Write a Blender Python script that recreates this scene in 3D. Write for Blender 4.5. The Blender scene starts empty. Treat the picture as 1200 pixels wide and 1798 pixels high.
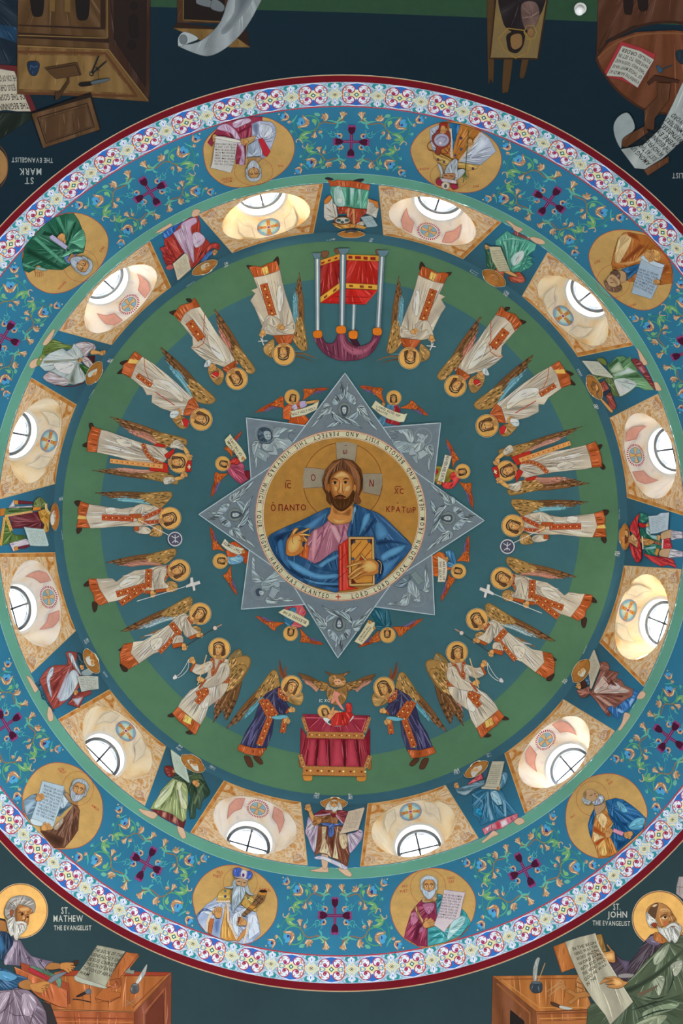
import bpy, math, random
import numpy as np
from mathutils import Vector, Matrix
from mathutils.geometry import delaunay_2d_cdt
SC = bpy.context.scene
COL = SC.collection
# ---------------------------------------------------------------- camera, sky, light, exposure
S = 5.0                      # metres per drum radius
ZC = 1.5                     # eye height
F_PX = 1782.68
TA, TB = .0813, -.0102
CX, CY = -.0347, -.3312
def _rot(a, b):
    ca, sa, cb, sb = math.cos(a), math.sin(a), math.cos(b), math.sin(b)
    return np.array([[1,0,0],[0,ca,-sa],[0,sa,ca]]) @ np.array([[cb,0,sb],[0,1,0],[-sb,0,cb]])
RM = _rot(TA, TB)
cam = bpy.data.cameras.new('camera')
cam.sensor_fit = 'VERTICAL'; cam.sensor_height = 36.0; cam.sensor_width = 24.0
cam.lens = F_PX / 1798 * 36.0
cam.clip_end = 500
camo = bpy.data.objects.new('camera', cam); COL.objects.link(camo)
m = Matrix.Identity(4)
for i in range(3):
    m[i][0] = RM[0][i]; m[i][1] = -RM[1][i]; m[i][2] = -RM[2][i]
m[0][3], m[1][3], m[2][3] = CX*S, CY*S, ZC
camo.matrix_world = m
SC.camera = camo
SC.view_settings.view_transform = 'Standard'
SC.view_settings.look = 'None'
SC.view_settings.gamma = 1.0
SC.view_settings.use_curve_mapping = False
SC.view_settings.exposure = 2.75
W = bpy.data.worlds.new('world'); SC.world = W; W.use_nodes = True
nt = W.node_tree; nt.nodes.clear()
wo = nt.nodes.new('ShaderNodeOutputWorld'); bg = nt.nodes.new('ShaderNodeBackground')
tc = nt.nodes.new('ShaderNodeTexCoord'); dt = nt.nodes.new('ShaderNodeVectorMath'); dt.operation = 'DOT_PRODUCT'
dt.inputs[1].default_value = (.62, -.55, .56)      # hazy bright side of an overcast sky
mr = nt.nodes.new('ShaderNodeMapRange')
mr.inputs[1].default_value = -1; mr.inputs[2].default_value = 1; mr.inputs[3].default_value = .75; mr.inputs[4].default_value = 1.5
nt.links.new(tc.outputs['Generated'], dt.inputs[0]); nt.links.new(dt.outputs['Value'], mr.inputs[0])
nt.links.new(mr.outputs[0], bg.inputs['Strength'])
bg.inputs['Color'].default_value = (.93, .97, 1.0, 1)
nt.links.new(bg.outputs[0], wo.inputs[0])
sun = bpy.data.lights.new('sun', 'SUN'); sun.energy = 34.0; sun.angle = math.radians(3); sun.color = (1.0, .95, .87)
suno = bpy.data.objects.new('sun', sun); COL.objects.link(suno); suno.location = (20, -18, 40)
suno.rotation_euler = Vector((-.62, .55, -.95)).to_track_quat('-Z', 'Y').to_euler()
# ---------------------------------------------------------------- the surface everything is painted on
RHO, HC = 1.46, 3.903 - 1.46
PK = np.array([[2.773,1.267],[3.147,1.101],[3.19,1.0849],[3.51,1.0],[3.5259,.9948]])
PC, PR = 2.773 - 1.267, 1.267*2**.5
def prof(h):
    h = np.asarray(h, float)
    r = np.interp(h, PK[:,0], PK[:,1])
    r = np.where(h > 3.5259, np.sqrt(np.maximum(RHO**2-(h-HC)**2, 0)), r)
    return np.where(h < 2.773, np.sqrt(np.maximum(PR**2-(h-PC)**2, 1e-9)), r)
def normal_in(X):
    h = X[:,2]; r = np.maximum(np.hypot(X[:,0], X[:,1]), 1e-9)
    e = 1e-4
    d = (prof(h+e)-prof(h-e))/(2*e)
    n = np.c_[-X[:,0]/r, -X[:,1]/r, d]
    dome = h > 3.5259
    nd = np.c_[-X[:,0], -X[:,1], HC-h]
    n = np.where(dome[:,None], nd, n)
    return n/np.linalg.norm(n, axis=1)[:,None]
DL = .00008                   # one coat of paint, in drum radii (0.4 mm)
def fin(X, layer):
    P = X + normal_in(X)*(DL*np.asarray(layer, float)).reshape(-1, 1)
    return P*S + [0,0,ZC]
def hit(pts):
    pts = np.atleast_2d(np.asarray(pts, float))
    d = np.c_[(pts[:,0]-600)/F_PX, (pts[:,1]-899)/F_PX, np.ones(len(pts))] @ RM
    d = d/d[:,2:]
    lo = np.full(len(pts), 1.55); hi = np.full(len(pts), 3.9029)
    for _ in range(34):
        mm = (lo+hi)/2; X = d*mm[:,None]+[CX,CY,0]
        Fv = np.hypot(X[:,0], X[:,1])-prof(mm)
        hi = np.where(Fv > 0, mm, hi); lo = np.where(Fv > 0, lo, mm)
    return d*lo[:,None]+[CX,CY,0]
def at_px(pts, layer=0): return fin(hit(pts), layer)
# slant coordinate down the wall: s = 0 at the drum top, grows outwards and down
_h = np.linspace(3.5259, 2.0, 800); _r = prof(_h)
_s = np.r_[0, np.cumsum(np.hypot(np.diff(_h), np.diff(_r)))]
def s_of_h(h): return float(np.interp(-h, -_h, _s))
def at_wall(pts, layer=0):    # (azimuth in radians, slant)
    pts = np.atleast_2d(np.asarray(pts, float))
    h = np.interp(pts[:,1], _s, _h); r = prof(h)
    X = np.c_[r*np.sin(pts[:,0]), -r*np.cos(pts[:,0]), h]
    return fin(X, layer)
def at_dome(r, th, layer=0):
    X = np.c_[r*np.sin(th), -r*np.cos(th), HC+np.sqrt(RHO**2-r*r)]
    return fin(X, layer)
# ---------------------------------------------------------------- colours and materials
def lin(c):
    if not isinstance(c, str): return tuple(c)
    v = [int(c[i:i+2], 16)/255 for i in (0, 2, 4)]
    return tuple(x/12.92 if x <= .04045 else ((x+.055)/1.055)**2.4 for x in v)
def dark(c, k=.45): return tuple(x*k for x in lin(c))
def light(c, k=.5): return tuple(x+(min(1, x*2.2+.12)-x)*k for x in lin(c))
MATS = {}
def paint(name, rough=.65, spec=.14, metal=0., scale=9., amt=.10, fine=70., attr=True, col=(1,1,1), bump=0.0, ramp=None):
    if name in MATS: return MATS[name]
    M = bpy.data.materials.new(name); M.use_nodes = True; n = M.node_tree.nodes; l = M.node_tree.links
    b = n['Principled BSDF']
    b.inputs['Roughness'].default_value = rough; b.inputs['Metallic'].default_value = metal
    b.inputs['Specular IOR Level'].default_value = spec
    tx = n.new('ShaderNodeTexCoord')
    n1 = n.new('ShaderNodeTexNoise'); n1.inputs['Scale'].default_value = scale; n1.inputs['Detail'].default_value = 5
    n2 = n.new('ShaderNodeTexNoise'); n2.inputs['Scale'].default_value = fine; n2.inputs['Detail'].default_value = 2
    l.new(tx.outputs['Object'], n1.inputs['Vector']); l.new(tx.outputs['Object'], n2.inputs['Vector'])
    mx = n.new('ShaderNodeMath'); mx.operation = 'MULTIPLY_ADD'; mx.inputs[1].default_value = .35
    l.new(n2.outputs['Fac'], mx.inputs[0]); l.new(n1.outputs['Fac'], mx.inputs[2])
    if ramp:
        cr = n.new('ShaderNodeValToRGB'); cr.color_ramp.elements[0].color = (*lin(ramp[0][1]), 1); cr.color_ramp.elements[0].position = ramp[0][0]
        cr.color_ramp.elements[1].color = (*lin(ramp[-1][1]), 1); cr.color_ramp.elements[1].position = ramp[-1][0]
        for p_, c_ in ramp[1:-1]:
            e = cr.color_ramp.elements.new(p_); e.color = (*lin(c_), 1)
        l.new(n1.outputs['Fac'], cr.inputs[0]); l.new(cr.outputs[0], b.inputs['Base Color'])
        n1.inputs['Distortion'].default_value = 1.6
    else:
        r_ = n.new('ShaderNodeMapRange'); r_.inputs[1].default_value = .35; r_.inputs[2].default_value = 1.0
        r_.inputs[3].default_value = 1-amt; r_.inputs[4].default_value = 1+amt
        l.new(mx.outputs[0], r_.inputs[0])
        vm = n.new('ShaderNodeVectorMath'); vm.operation = 'SCALE'
        if attr:
            a = n.new('ShaderNodeAttribute'); a.attribute_name = 'Col'; l.new(a.outputs['Color'], vm.inputs[0])
        else: vm.inputs[0].default_value = col[:3]
        l.new(r_.outputs[0], vm.inputs['Scale']); l.new(vm.outputs[0], b.inputs['Base Color'])
    if bump:
        bp = n.new('ShaderNodeBump'); bp.inputs['Strength'].default_value = bump; bp.inputs['Distance'].default_value = .01
        l.new(n2.outputs['Fac'], bp.inputs['Height']); l.new(bp.outputs[0], b.inputs['Normal'])
    MATS[name] = M
    return M
def P_(): return paint('mural_paint')
def G_(): return paint('gold_leaf_paint', rough=.45, spec=.4, metal=.12, scale=6., amt=.16, fine=30.)
# ---------------------------------------------------------------- mesh collecting
def resample(p, step, closed):
    p = np.asarray(p, float); q = np.vstack([p, p[:1]]) if closed else p
    out = []
    for a, b in zip(q[:-1], q[1:]):
        k = max(1, int(math.ceil(np.hypot(*(b-a))/step)))
        for i in range(k): out.append(a+(b-a)*i/k)
    if not closed: out.append(q[-1])
    return np.array(out)
def smooth(p, closed, n=4):
    p = np.asarray(p, float); N = len(p)
    if N < 3: return p
    out = []
    for i in range(N if closed else N-1):
        if closed: a, b, c, d = p[i-1], p[i], p[(i+1) % N], p[(i+2) % N]
        else: a, b, c, d = p[max(i-1, 0)], p[i], p[i+1], p[min(i+2, N-1)]
        for k in range(n):
            t = k/n
            out.append(.5*((2*b)+(c-a)*t+(2*a-5*b+4*c-d)*t*t+(3*b-a-3*c+d)*t**3))
    if not closed: out.append(p[-1])
    return np.array(out)
def inside(pt, poly):
    x, y = pt; px, py = poly[:,0], poly[:,1]; qx, qy = np.roll(px, -1), np.roll(py, -1)
    c = (py > y) != (qy > y)
    with np.errstate(divide='ignore', invalid='ignore'):
        xi = (qx-px)*(y-py)/(qy-py)+px
    return bool(np.count_nonzero(c & (x < xi)) & 1)
def tri(poly, step, holes=()):
    """triangulated 2-D polygon with inner points every STEP"""
    b = resample(poly, step, True)
    vs = [Vector(p) for p in b]; edges = [(i, (i+1) % len(b)) for i in range(len(b))]
    hl = [np.asarray(h, float) for h in holes]
    for h in hl:
        o = len(vs); vs += [Vector(p) for p in h]; edges += [(o+i, o+(i+1) % len(h)) for i in range(len(h))]
    mn, mxx = b.min(0), b.max(0)
    if (mxx-mn).max() > step*1.3:
        gx = np.arange(mn[0]+step*.5, mxx[0], step); gy = np.arange(mn[1]+step*.5, mxx[1], step)
        for y in gy:
            for x in gx:
                if inside((x, y), b) and not any(inside((x, y), h) for h in hl): vs.append(Vector((x, y)))
    v, e, f, *_ = delaunay_2d_cdt(vs, edges, [] if hl else [list(range(len(b)))], 0 if hl else 1, 1e-7)
    V = np.array([(p.x, p.y) for p in v]); F = [list(t) for t in f]
    if hl:
        F = [t for t in F if inside(V[t].mean(0), b) and not any(inside(V[t].mean(0), h) for h in hl)]
    return V, F
class MB:
    def __init__(s): s.v = []; s.f = []; s.c = []; s.m = []; s.n = 0
    def add(s, V, F, col, mat=0):
        V = np.asarray(V, float); s.v.append(V)
        c = np.asarray(col, float)
        s.c.append(np.tile(c, (len(V), 1)) if c.ndim == 1 else c)
        s.f += [[i+s.n for i in t] for t in F]; s.m += [mat]*len(F); s.n += len(V)
    def build(s, name, mats, parent=None, loc=(0,0,0), toward=None, shade=False):
        V = np.vstack(s.v)-np.asarray(loc)
        me = bpy.data.meshes.new(name)
        me.from_pydata(V.tolist(), [], s.f); me.update()
        a = me.color_attributes.new('Col', 'FLOAT_COLOR', 'POINT')
        c = np.c_[np.vstack(s.c), np.ones(len(V))].astype(np.float32)
        a.data.foreach_set('color', c.ravel())
        for mt in mats if isinstance(mats, (list, tuple)) else [mats]: me.materials.append(mt)
        if len(me.materials) > 1: me.polygons.foreach_set('material_index', s.m)
        if shade: me.polygons.foreach_set('use_smooth', [True]*len(me.polygons))
        o = bpy.data.objects.new(name, me); COL.objects.link(o)
        if parent is not None: o.parent = parent
        return o
def orient(V, F, inward=True):
    return F
def tag(o, label=None, cat=None, group=None, kind=None):
    for k, v in (('label', label), ('category', cat), ('group', group), ('kind', kind)):
        if v: o[k] = v
    return o
def empty(name, loc, label=None, cat=None, group=None, rz=0, kind=None):
    o = bpy.data.objects.new(name, None); COL.objects.link(o); o.location = loc; o.rotation_euler.z = rz
    o.empty_display_size = .1
    return tag(o, label, cat, group, kind)
def copy_tree(o, kids=None):
    c = o.copy(); COL.objects.link(c)
    for ch in o.children:
        k = copy_tree(ch); k.parent = c
    return c
def ribbon(pts, w, taper=0, closed=False):
    """2-D stroke: taper 0 none, 1 both ends, 2 thin tip at the end only"""
    p = np.asarray(pts, float)
    if closed: d = np.roll(p, -1, 0)-np.roll(p, 1, 0)
    else: d = np.gradient(p, axis=0)
    n = np.c_[-d[:,1], d[:,0]]/np.maximum(np.hypot(d[:,0], d[:,1]), 1e-9)[:,None]
    t = np.linspace(0, 1, len(p))
    k = np.ones(len(p)) if closed or taper == 0 else (np.sin(np.pi*np.clip(t, .04, .96)) if taper == 1 else np.sqrt(np.clip(1.02-t, .02, 1)))
    A, B = p+n*(w/2*k)[:,None], p-n*(w/2*k)[:,None]
    V = np.empty((2*len(p), 2)); V[0::2] = A; V[1::2] = B
    N = len(p); F = []
    for i in range(N if closed else N-1):
        j = (i+1) % N
        F.append([2*i, 2*j, 2*j+1, 2*i+1])
    return V, F
def ell(cx, cy, rx, ry, ang=0, n=0, a0=0, a1=360):
    full = abs(a1-a0) >= 360
    n = n or int(max(12, min(72, (rx+ry)*.9)))
    t = np.radians(a0+(a1-a0)*np.arange(n)/(n if full else n-1)); c, s_ = math.cos(math.radians(ang)), math.sin(math.radians(ang))
    x, y = rx*np.cos(t), ry*np.sin(t)
    return np.c_[cx+x*c-y*s_, cy+x*s_+y*c]
# ---------------------------------------------------------------- letters
GL = {}
def glyph(ch):
    if ch in GL: return GL[ch]
    cu = bpy.data.curves.new('glyph', 'FONT'); cu.body = ch; cu.size = 1; cu.offset = .014; cu.resolution_u = 2
    o = bpy.data.objects.new('glyph', cu); COL.objects.link(o)
    dg = bpy.context.evaluated_depsgraph_get(); dg.update()
    me = o.evaluated_get(dg).to_mesh()
    V = np.array([v.co[:2] for v in me.vertices]) if len(me.vertices) else np.zeros((0, 2))
    Fc = [list(p.vertices) for p in me.polygons]
    o.evaluated_get(dg).to_mesh_clear()
    bpy.data.objects.remove(o); bpy.data.curves.remove(cu)
    if len(V): x0 = V[:,0].min(); V = V-[x0, 0]; w = V[:,0].max()
    else: w = .3
    GL[ch] = (V, Fc, w)
    return GL[ch]
def layout(s, size, cond=.8, gap=.12):
    """text as 2-D (x right, y up) triangles; returns list of (V, F), total width"""
    x = 0; out = []
    for ch in s:
        if ch == ' ': x += size*.32*cond; continue
        V, Fc, w = glyph(ch)
        out.append((V*[size*cond, size]+[x, 0], Fc)); x += (w*cond+gap)*size
    return out, x-gap*size
# ---------------------------------------------------------------- the shell: dome, drum, ring, pendentives, nave
def grid(fn, us, vs, col, name, mat, closed_u=True, shade=True, kind='structure'):
    mb = MB(); nu, nv = len(us), len(vs)
    V = np.vstack([fn(us, v) for v in vs])
    F = []
    for j in range(nv-1):
        for i in range(nu if closed_u else nu-1):
            k = (i+1) % nu; F.append([j*nu+i, j*nu+k, (j+1)*nu+k, (j+1)*nu+i])
    mb.add(V, F, col(V) if callable(col) else lin(col)); o = mb.build(name, mat, shade=shade); return tag(o, kind=kind)
AZ = np.arange(432)/432*2*math.pi
def dome_row(us, r): return at_dome(np.full(len(us), r), us)
def wall_row(us, s_): return at_wall(np.c_[us, np.full(len(us), s_)])
TEAL, GREEN, GREENLO, WALLBLUE, BANDBLUE = '447480', '598465', '6aa992', '346a82', '337a9a'
wallp = paint('plaster_paint', rough=.7, spec=.12, scale=1.1, amt=.12, fine=6., bump=.03)
RG = .8605
grid(dome_row, AZ, np.r_[.0004, np.linspace(.04, RG, 60)], TEAL, 'ceiling_dome', wallp)
grid(dome_row, AZ, np.linspace(RG, .972, 12), GREEN, 'ceiling_dome_border', wallp)
S_TOP, S_IN, S_OUT = 0.0, s_of_h(3.51), s_of_h(3.19)
S_G, S_M, S_O0, S_O1, S_RIM = s_of_h(3.19)+.004, s_of_h(3.143), s_of_h(2.880), s_of_h(2.7975), s_of_h(2.773)
# soft cove between the cap and the drum
def cove(us, t):
    A = np.array([.972, HC+math.sqrt(RHO**2-.972**2)]); B = np.array([.9955, 3.5249])
    h0 = np.interp(.012, _s, _h); Cc = np.array([float(prof(h0)), h0])
    p = (1-t)**2*A+2*t*(1-t)*B+t*t*Cc
    return np.c_[p[0]*np.sin(us)*S, -p[0]*np.cos(us)*S, np.full(len(us), p[1]*S+ZC)]
grid(cove, AZ, np.linspace(0, 1, 5), '3c6a7c', 'trim_1', wallp)
# drum wall with its twelve round openings
PH = -.2371
S_HOLE, HR = S_IN+.1735, .1455
def wloc(p, th, layer=0):          # (x along the wall, y up the slope) about a window's centre
    p = np.atleast_2d(np.asarray(p, float)); s_ = S_HOLE-p[:,1]; h = np.interp(s_, _s, _h)
    return at_wall(np.c_[th+p[:,0]/prof(h), s_], layer)
HOLE = np.c_[np.sin(np.arange(64)/64*2*math.pi), np.cos(np.arange(64)/64*2*math.pi)]*HR
mb = MB()
half = math.pi/12
def sector(az0):
    # a 30 degree piece of wall in (azimuth*1.04, slant), centred on a window
    b = np.array([[-half*1.04, .012], [half*1.04, .012], [half*1.04, S_G], [-half*1.04, S_G]])
    h = np.interp(S_HOLE-HOLE[:,1], _s, _h)
    hole = np.c_[HOLE[:,0]/prof(h)*1.04, S_HOLE-HOLE[:,1]]
    V, F = tri(b, .026, [hole]); return V, F
SV, SF = sector(0)
for k in range(12):
    th = PH+k*math.pi/6
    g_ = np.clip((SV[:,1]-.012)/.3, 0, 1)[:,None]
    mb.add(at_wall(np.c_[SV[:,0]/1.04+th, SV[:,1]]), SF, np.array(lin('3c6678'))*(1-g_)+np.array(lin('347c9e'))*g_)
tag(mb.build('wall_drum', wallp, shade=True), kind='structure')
# green ground line is painted over the foot of the drum, then the blue ring, then the ornament band
grid(wall_row, AZ, np.linspace(S_G, S_M, 3), GREENLO, 'trim_2', wallp)
def ledge(us, t): return wall_row(us, S_M)+np.array([0, 0, -.004*0])
grid(wall_row, AZ, np.linspace(S_M, S_O0, 16), BANDBLUE, 'wall_ring', wallp)
grid(wall_row, AZ, np.linspace(S_O1, S_RIM-.0035, 3), '6e0f1c', 'trim_4', wallp)
grid(wall_row, AZ, np.array([S_RIM-.0035, S_RIM]), 'b58f68', 'trim_5', wallp)
def fine_line(name, s0, s1, col):
    grid(lambda us, v: at_wall(np.c_[us, np.full(len(us), v)], 1), AZ, np.array([s0, s1]), col, name, wallp)
fine_line('trim_6', S_M-.0012, S_M+.0008, '9fcfc8')
fine_line('trim_7', S_O0-.004, S_O0+.0008, 'b23a4a')
# pendentives
PEND = '0f2126'
def pend_row(us, h):
    r = float(prof(h)); return fin(np.c_[r*np.sin(us), -r*np.cos(us), np.full(len(us), h)], 0)
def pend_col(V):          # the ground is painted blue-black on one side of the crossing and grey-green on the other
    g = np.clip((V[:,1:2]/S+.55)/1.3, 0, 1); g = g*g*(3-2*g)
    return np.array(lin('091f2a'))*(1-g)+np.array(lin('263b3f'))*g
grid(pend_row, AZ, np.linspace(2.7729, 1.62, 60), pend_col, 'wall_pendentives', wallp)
# floor of the nave far below, open to daylight on all sides
def box(name, x0, x1, y0, y1, z0, z1, col, mat):
    V = [(x, y, z) for z in (z0, z1) for y in (y0, y1) for x in (x0, x1)]
    mb = MB(); mb.add(V, [[0,1,3,2],[4,5,7,6],[0,1,5,4],[2,3,7,6],[0,2,6,4],[1,3,7,5]], lin(col))
    return tag(mb.build(name, mat), kind='structure')
stone = paint('floor_stone', rough=.5, scale=1.2, amt=.2, fine=20.)
box('floor', -16, 16, -16, 16, -.2, 0, '6a6866', stone)
# unseen white roof, added round the drum's foot to throw daylight up into the window reveals
grid(lambda us, r: np.c_[r*np.sin(us), -r*np.cos(us), np.full(len(us), 3.02*S+ZC)], AZ, np.array([1.185*S, 6.5*S]), 'd8d6d0', 'roof', stone)
# ---------------------------------------------------------------- ornament band: one roundel and one palmette, repeated 66 times
BANDW = S_O1-S_O0; SMID = (S_O0+S_O1)/2
orn = empty('trim_3', (0,0,0), kind='structure')
def band_pt(p, layer=0, az=0.):    # local units: x,y in -1..1 over half the band's width; y up towards the drum
    p = np.atleast_2d(np.asarray(p, float)); k = BANDW/2
    return at_wall(np.c_[az+p[:,0]*k/1.237, SMID-p[:,1]*k], layer)
mb = MB()
b = [wall_row(AZ, s_) for s_ in np.linspace(S_O0, S_O1, 5)]
V = np.vstack(b); n_ = len(AZ)
mb.add(V, [[j*n_+i, j*n_+(i+1) % n_, (j+1)*n_+(i+1) % n_, (j+1)*n_+i] for j in range(4) for i in range(n_)], lin('c3cfe0'))
o = mb.build('band_ground', wallp, orn)
class Art:
    """coats of flat paint laid one over another on a surface"""
    def __init__(s, fn, step, base=1, coat=1.): s.fn = fn; s.step = step; s.L = base; s.mb = {}; s.coat = coat
    def poly(s, part, pts, col, sm=False, mat=0, holes=()):
        p = smooth(pts, True) if sm else np.asarray(pts, float)
        V, F = tri(p, s.step, holes); s.L += s.coat
        s.mb.setdefault(part, MB()).add(s.fn(V, s.L), F, lin(col), mat); return p
    def line(s, part, pts, col, w, sm=False, taper=0, closed=False, bump=1):
        p = smooth(pts, closed) if sm else np.asarray(pts, float)
        p = resample(p, s.step, closed) if not sm else p
        V, F = ribbon(p, w, taper, closed); s.L += bump*s.coat
        s.mb.setdefault(part, MB()).add(s.fn(V, s.L), F, lin(col))
    def done(s, parent, mats, names=None):
        out = {}
        for k, v in s.mb.items():
            out[k] = v.build((names or {}).get(k, k.split('#')[0]), mats, parent)
        return out
MP, MG = P_(), G_()
def mir(p, sx, sy): return np.asarray(p, float)*[sx, sy]
def roundel_unit():
    A = Art(band_pt, .35, 2, .4)
    A.poly('roundel', ell(0, 0, .93, .97, n=40), 'e6edf6')
    for sy in (1, -1):
        A.poly('roundel', [(-.42, .84*sy), (0, .93*sy), (.42, .84*sy), (.18, .62*sy), (.03, .38*sy), (-.03, .38*sy), (-.16, .62*sy)], '2f6fc0', sm=False)
    A.poly('roundel', [(-.86, .1), (-.3, .16), (0, .34), (.3, .16), (.86, .1), (.86, -.1), (.3, -.16), (0, -.34), (-.3, -.16), (-.86, -.1)], 'e9e0ae')
    for sx in (1, -1):
        for sy in (1, -1):
            sc = [(.84, .12), (.82, .42), (.62, .72), (.36, .78), (.14, .62), (.12, .36), (.26, .18), (.46, .2), (.5, .4), (.36, .44)]
            A.line('roundel', mir(sc, sx, sy), 'a5346a' if sy > 0 else 'a83a4c', .068, sm=True)
            A.poly('roundel', ell(.38*sx, .3*sy, .1, .1, n=8), 'a5305a')
            A.line('roundel', mir([(.86, .02), (.83, .3)], sx, sy), 'd06a38', .075)
            A.line('roundel', mir([(.72, .3), (.62, .42), (.66, .58), (.56, .6)], sx, sy), 'd98a6a', .08, sm=True)
            A.line('roundel', mir([(.4, .0), (.56, .16), (.72, .14), (.74, .04), (.66, .03)], sx, sy), '6f9cc4', .07, sm=True)
            A.line('roundel', mir([(.2, .62), (.3, .58)], sx, sy), 'c5859f', .08)
    A.poly('roundel', [(-.17, 0), (0, .2), (.17, 0), (0, -.2)], '1f6d5c')
    A.poly('roundel', [(-.08, 0), (0, .1), (.08, 0), (0, -.1)], 'e6edf6')
    return A.done(None, MP)['roundel']
def palm_unit():
    A = Art(band_pt, .35, 2, .4)
    P = 'palmette'
    for sx in (1, -1):
        for sy in (1, -1):
            A.line(P, mir([(.46, .98), (.3, .88), (.42, .7), (.58, .86), (.46, .98)], sx, sy), '6fa8bc', .05, sm=True)
            A.line(P, mir([(.5, .1), (.34, .3), (.44, .46), (.56, .34)], sx, sy), '5fa6b4', .05, sm=True)
            A.poly(P, mir([(.05, .94), (.28, .98), (.42, .82), (.36, .62), (.2, .56), (.26, .72), (.2, .82)], sx, sy), '2b8f95', sm=True)
            A.poly(P, mir([(.1, .86), (.2, .82), (.22, .68), (.14, .6)], sx, sy), 'dfe9f0')
            A.line(P, mir([(.5, .06), (.2, .22), (.12, .44)], sx, sy), 'e5e3b6', .09, sm=True)
            A.line(P, mir([(.62, .3), (.7, .5), (.84, .62)], sx, sy), '7fb4c4', .045, sm=True)
            A.line(P, mir([(.86, .96), (.7, .92), (.6, .8), (.72, .7)], sx, sy), '7fb4c4', .045, sm=True)
            A.line(P, mir([(.24, .98), (.12, .96)], sx, sy), '8fbccb', .04)
            A.line(P, mir([(.3, .5), (.2, .42), (.34, .36)], sx, sy), '6fb0b4', .04, sm=True)
    for sy in (1, -1):
        A.poly(P, [(0, .42*sy), (.1, .66*sy), (0, .94*sy), (-.1, .66*sy)], 'f0f3f8', sm=True)
        A.poly(P, [(0, .5*sy), (.045, .66*sy), (0, .82*sy), (-.045, .66*sy)], '4a7fd0')
    A.poly(P, [(-.3, 0), (0, .3), (.3, 0), (0, -.3)], 'e9e0ae')
    A.line(P, [(-.16, .0), (0, .16), (.16, 0), (0, -.16)], '55707a', .03, closed=True)
    A.line(P, [(-.08, -.08), (.08, .08)], '3c4a55', .045); A.line(P, [(-.08, .08), (.08, -.08)], '3c4a55', .045)
    return A.done(None, MP)['palmette']
r0, p0 = roundel_unit(), palm_unit()
for k in range(66):
    a = math.radians(1.63+k*360/66)
    for src, da in ((r0, 0), (p0, math.pi/66)):
        c = src if k == 0 else src.copy()
        if k: COL.objects.link(c)
        c.parent = orn; c.rotation_euler.z = a+da
# ---------------------------------------------------------------- windows
frame_m = paint('window_metal', rough=.35, spec=.5, attr=False, col=(.035,.045,.06), amt=.05)
white_m = paint('white_plaster', rough=.5, attr=False, col=(.80,.78,.74), amt=.04, scale=2.)
marb = paint('painted_marble', rough=.5, scale=2.6, ramp=[(.30,'cf8038'),(.40,'e8b06c'),(.46,'f2dab6'),(.52,'e2a860'),(.57,'f4e2c6'),(.64,'e6b074'),(.74,'c0702e')])
marbo = paint('painted_marble_border', rough=.5, scale=2.2, ramp=[(.32,'b8651f'),(.5,'d99448'),(.7,'ecb878')])
reveal_m = {'A': paint('reveal_marble_pink', rough=.5, scale=1.3, ramp=[(.34,'dccdc4'),(.46,'f3e9df'),(.56,'f0e0cb'),(.66,'e2bf98')]),
            'B': paint('reveal_marble_cream', rough=.5, scale=1.3, ramp=[(.34,'dccbb4'),(.45,'f2e4ca'),(.56,'efd5a9'),(.66,'deac6c')])}
gm = bpy.data.materials.new('window_glass'); gm.use_nodes = True; n = gm.node_tree.nodes; n.clear()
o_ = n.new('ShaderNodeOutputMaterial'); t_ = n.new('ShaderNodeBsdfTransparent'); g_ = n.new('ShaderNodeBsdfGlossy'); x_ = n.new('ShaderNodeMixShader'); fz = n.new('ShaderNodeValue'); fz.outputs[0].default_value = .06
t_.inputs[0].default_value = (.93, .96, .98, 1); g_.inputs['Roughness'].default_value = .03
gm.node_tree.links.new(fz.outputs[0], x_.inputs[0]); gm.node_tree.links.new(t_.outputs[0], x_.inputs[1]); gm.node_tree.links.new(g_.outputs[0], x_.inputs[2]); gm.node_tree.links.new(x_.outputs[0], o_.inputs[0])
LEAN = math.radians(31)
GC = np.array([1.1344, 3.365]); GN = np.array([-math.cos(LEAN), -math.sin(LEAN)])   # towards the room
GU = np.array([-math.sin(LEAN), math.cos(LEAN)])
def wplane(p, depth):              # (x, y) in the glass plane, depth towards the room
    p = np.atleast_2d(np.asarray(p, float)); q = GC+np.outer(p[:,1], GU)+np.asarray(depth, float).reshape(-1, 1)*GN
    return np.c_[p[:,0], -q[:,0], q[:,1]]*S+[0,0,ZC]
T64 = np.arange(64)/64*2*math.pi
def circ(r, t=T64): return np.c_[np.sin(t), np.cos(t)]*r
HOLE3 = wloc(HOLE, 0.)
def rev_pt(q):                     # (angle, t): t = 0 at the wall, 1 at the jamb; a soft trumpet
    q = np.atleast_2d(np.asarray(q, float)); a, t = q[:,0], q[:,1]
    H = wloc(np.c_[np.sin(a), np.cos(a)]*HR, 0.); J = wplane(np.c_[np.sin(a), np.cos(a)]*.089, .029)
    Mid = H*.45+J*.55; nrm = np.array([0, -.02, .03])
    return ((1-t)[:,None]**2*H+2*(t*(1-t))[:,None]*(Mid+nrm)+(t**2)[:,None]*J)
def loft(mb, A, B, col=(1,1,1)):
    N = len(A); mb.add(np.vstack([A, B]), [[i, (i+1) % N, N+(i+1) % N, N+i] for i in range(N)], col)
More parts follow.
